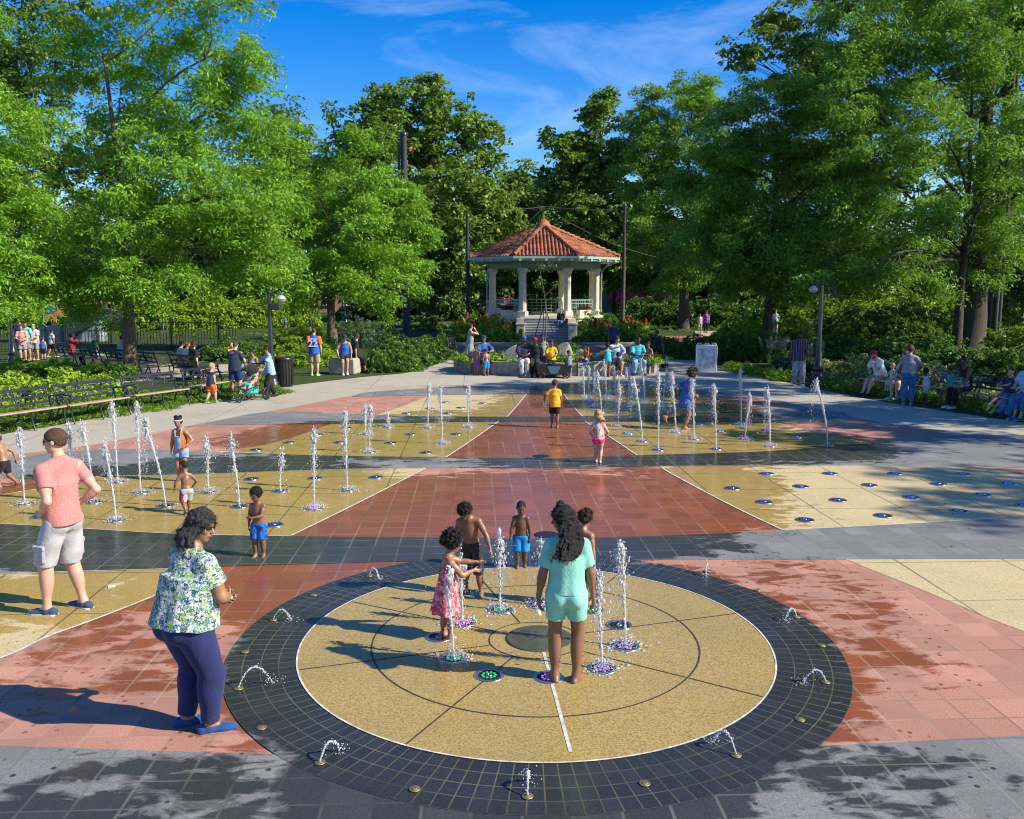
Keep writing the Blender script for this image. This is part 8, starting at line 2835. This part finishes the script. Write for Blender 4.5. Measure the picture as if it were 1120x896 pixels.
# left field
field([((27, 551), (21, 476)), ((78, 548), (75, 470)), ((103, 549), (91, 469)), ((127, 569), (115, 492)), ((129, 527), (122, 447)), ((154, 539), (150, 448)), ((181, 553), (161, 464), None, 1.3, .2), ((228, 538), (226, 488), None, 1.5, 1.3), ((262, 554), (253, 485), None, .8, .2),
       ((306.5, 537), (308, 500), None, .8, .3), ((344, 556), (343, 476), 'magenta', 1.2, 2.0), ((380, 536), (377, 456), None, 1.3, 1.2)], 'in the left field', 'left field jets', 1.15, 1.35, 1.0)
field([((404, 494.5), (405, 449)), ((400, 475), (399, 447)), ((424, 467), (424, 456)), ((468, 467.5), (469, 425)), ((484, 485), (481, 427), None, 1.2, 1.6), ((512.5, 467), (512.5, 426))], 'in the back left field', 'back left field jets', 1.15, 1.2, 1.0)
DRY = sorted([(44, 565, 'blue'), (280, 492, None), (316, 484, None), (347, 475.5, None), (379, 468, None), (371, 484, None), (449, 475, None), (427, 484.5, None), (466, 495, None), (499, 475, None), (275, 524, None), (345, 523, None), (411, 522, None), (300, 574, 'blue'), (445, 452, None), (487, 440, None), (504, 446, None), (490, 452, None), (528, 441, None), (470, 447, None)])
for i, (px, py, c) in enumerate(DRY):
    nozzle(px, py, c, 'dry ' + ('blue-lit ' if c else '') + 'steel nozzle disc in the yellow paving on the left, ' + ORD[i], 'dry nozzles on the left')
# right field
field([((639, 434), (637.5, 404), 'cyan'), ((644, 439), (644, 403), 'violet'), ((650, 445), (650, 411), 'blue'), ((657.5, 451), (653.5, 411), 'blue'), ((663, 434), (661, 399), 'blue'), ((676, 466), (677, 422), 'magenta'), ((689, 432), (685, 405), 'violet'), ((687, 444), (689, 403), 'blue'), ((674, 439), (671, 404), 'blue'),
       ((702.5, 482.5), (692.5, 417), 'violet', 1, .2), ((705, 438), (701, 399), 'violet'), ((724.5, 444.5), (730, 410), 'cyan'), ((720, 492), (720, 411), 'blue', 1, .1), ((739, 472.5), (735, 414), 'violet', 1.5, 1.5), ((759, 480), (757, 419), 'violet', 1.3), ((783, 491), (781, 425), 'blue', 1.2, .1),
       ((810.5, 464.5), (810, 407), 'blue', .8), ((815, 480), (820, 435), 'magenta', 1.3), ((842, 488), (839, 431), 'violet', 1.7, 1.3), ((905, 486), (892, 420), 'blue', .9, .1)], 'in the right field', 'right field jets', 1.1, 1.0, .8)
DRY = sorted([(687, 474, 'cyan'), (764, 464, 'blue'), (789, 472, 'cyan'), (871, 478, 'blue'), (839, 471, 'violet'), (750, 468, 'blue'), (700, 450, 'blue')])
for i, (px, py, c) in enumerate(DRY):
    nozzle(px, py, c, 'dry ' + c + '-lit nozzle disc in the wet right field, ' + ORD[i], 'dry nozzles in the right field')
ROWS = [('back row', [(838.6, 518), (908, 518), (979, 518), (1053, 518.6)]), ('second row', [(801, 534), (876, 532), (951, 530.6), (1026.6, 529.4), (1103, 529)]), ('third row', [(836, 549), (916.6, 547), (997, 544), (1075, 541)]), ('front row', [(880.6, 568.6), (966, 564), (1049, 559), (1121, 553)])]
for rn_, L in ROWS:
    for i, (px, py) in enumerate(L):
        nozzle(px, py, 'blue', 'blue-lit nozzle disc on the dry right yellow paving, ' + rn_ + ', ' + ORD[i], 'blue nozzles on the right yellow paving')

# covers and drains
HUB = (CX, CY + .0, Z0)
m = MB(); m.lathe([(.30, 0), (.30, .008), (.285, .012), (.001, .014)], n=40, cap=False)
o = m.build('centre_cover', mat('green_bronze_cover', (.10, .105, .06), .5, .3, var=.3, scale=9), None, Vector((G(590, 701).x, G(590, 701).y, Z0))); tag(o, 'round dark green cover plate at the middle of the near circle', 'cover')
for px, py, lab in ((592, 499, 'small green drain cover on the red path near the girl in pink'), (598, 585, 'green drain cover on the red paving behind the girl in mint')):
    m = MB(); m.lathe([(.16, 0), (.16, .004), (.14, .006), (.001, .006)], n=28, cap=False)
    for k in range(7): m.box(((k - 3) * .038, 0, .007), (.012, .2, .004))
    o = m.build('drain_cover', M_GRATE, None, G(px, py, Z0 - .006)); tag(o, lab, 'drain cover', 'round drain covers on the red paving')

# spouts round the black ring
RINGP = [(350, 834, 1), (453.5, 863, 0), (286, 796, 0), (261, 753, 2), (268, 713, 0), (299, 678, 1), (343, 651, 0), (404, 630, 1), (577, 871, 1), (705, 857, 0), (805, 826, 1.3), (875, 787, 0), (903, 746, 1), (898.6, 706, 0), (871, 675, 1), (828.6, 646, 0), (774, 625, 1)]
ring_sorted = sorted(RINGP)
bn = None
for i, (px, py, act) in enumerate(ring_sorted):
    b = G(px, py, Z0 + .002)
    lab = ORD[i]
    if bn is None:
        bn = empty('spout_nozzle', b, 0, 'x', 'nozzle', 'brass spout nozzles of the black ring')
        m = MB(); m.lathe([(.036, 0), (.036, .003), (.032, .005), (.022, .005)], n=22, cap=False); m.build('rim', M_BRASS, bn)
        m = MB(); m.lathe([(.022, .0045), (.018, .008), (.008, .009), (.001, .006)], n=16, cap=False); m.build('tip', M_BRASS, bn); o = bn
    else:
        o = copy_tree(bn); o.location = b
    o['label'] = ('brass nozzle of a spouting arc' if act else 'dry brass nozzle') + ' in the black ring, ' + lab
    if act:
        rg = np.random.default_rng(900 + i)
        dirv = Vector((CX - b.x, CY - b.y, 0)).normalized()
        if i % 3 == 1: dirv = (dirv + Vector((-dirv.y, dirv.x, 0)) * .5).normalized()
        Rg_, Hg = .18 * act ** .5, .10 * act ** .6
        n = 90
        t = np.linspace(0, 1.0, n)
        x = Rg_ * t; z = 4 * Hg * t * (1 - t) * (1 - .1 * t)
        C = np.stack([dirv.x * x, dirv.y * x, z + .01], 1) + rg.normal(0, .0022, (n, 3)) * (.4 + t[:, None] * 2)
        r = .0055 * rg.uniform(.75, 1.2, n) * np.where(rg.random(n) < .25 * t, .5, 1)
        V1, F1 = blobs(C, np.stack([r, r, r], 1) * 1.0, True)
        m_ = 30
        d = np.array([dirv.x, dirv.y]) * Rg_ + rg.normal(0, .045, (m_, 2))
        r2 = rg.uniform(.002, .006, m_)
        C2 = np.stack([d[:, 0], d[:, 1], np.abs(rg.normal(0, .02, m_)) + .003], 1)
        V2, F2 = blobs(C2, np.stack([r2, r2, r2 * .8], 1))
        m_ = 24; k = rg.integers(8, n, m_); C3 = C[k] + rg.normal(0, .012, (m_, 3)); r3 = rg.uniform(.002, .0045, m_)
        V3, F3 = blobs(C3, np.stack([r3, r3, r3], 1))
        o = link('water_spout', np_mesh('water_spout', np.concatenate([V1, V2, V3]), np.concatenate([F1, F2 + len(V1), F3 + len(V1) + len(V2)]), True), M_WATER)
        o.location = b
        tag(o, 'small arching water spout from the black ring, ' + lab, 'water spout', 'arching spouts of the black ring')

# litter on the walk
for i, (px, py) in enumerate(((305, 440), (122, 642), (288, 433))):
    m = MB(); m.box((0, 0, .006), (.07, .05, .012), .5 * i, bev=.004)
    o = m.build('paper_scrap', M_WHITEP, None, G(px, py, .012)); tag(o, ['white paper scrap on the concrete walk below the bin', 'white scrap on the yellow paving beside the man in red', 'white scrap on the concrete behind the stroller'][i], 'litter')

_lab = {}
for o in SC.objects:
    if o.parent is None and o.get('label'):
        n_ = len(o['label'].split())
        if n_ > 16 or n_ < 4: print('LABEL', n_, o.name, o['label'])
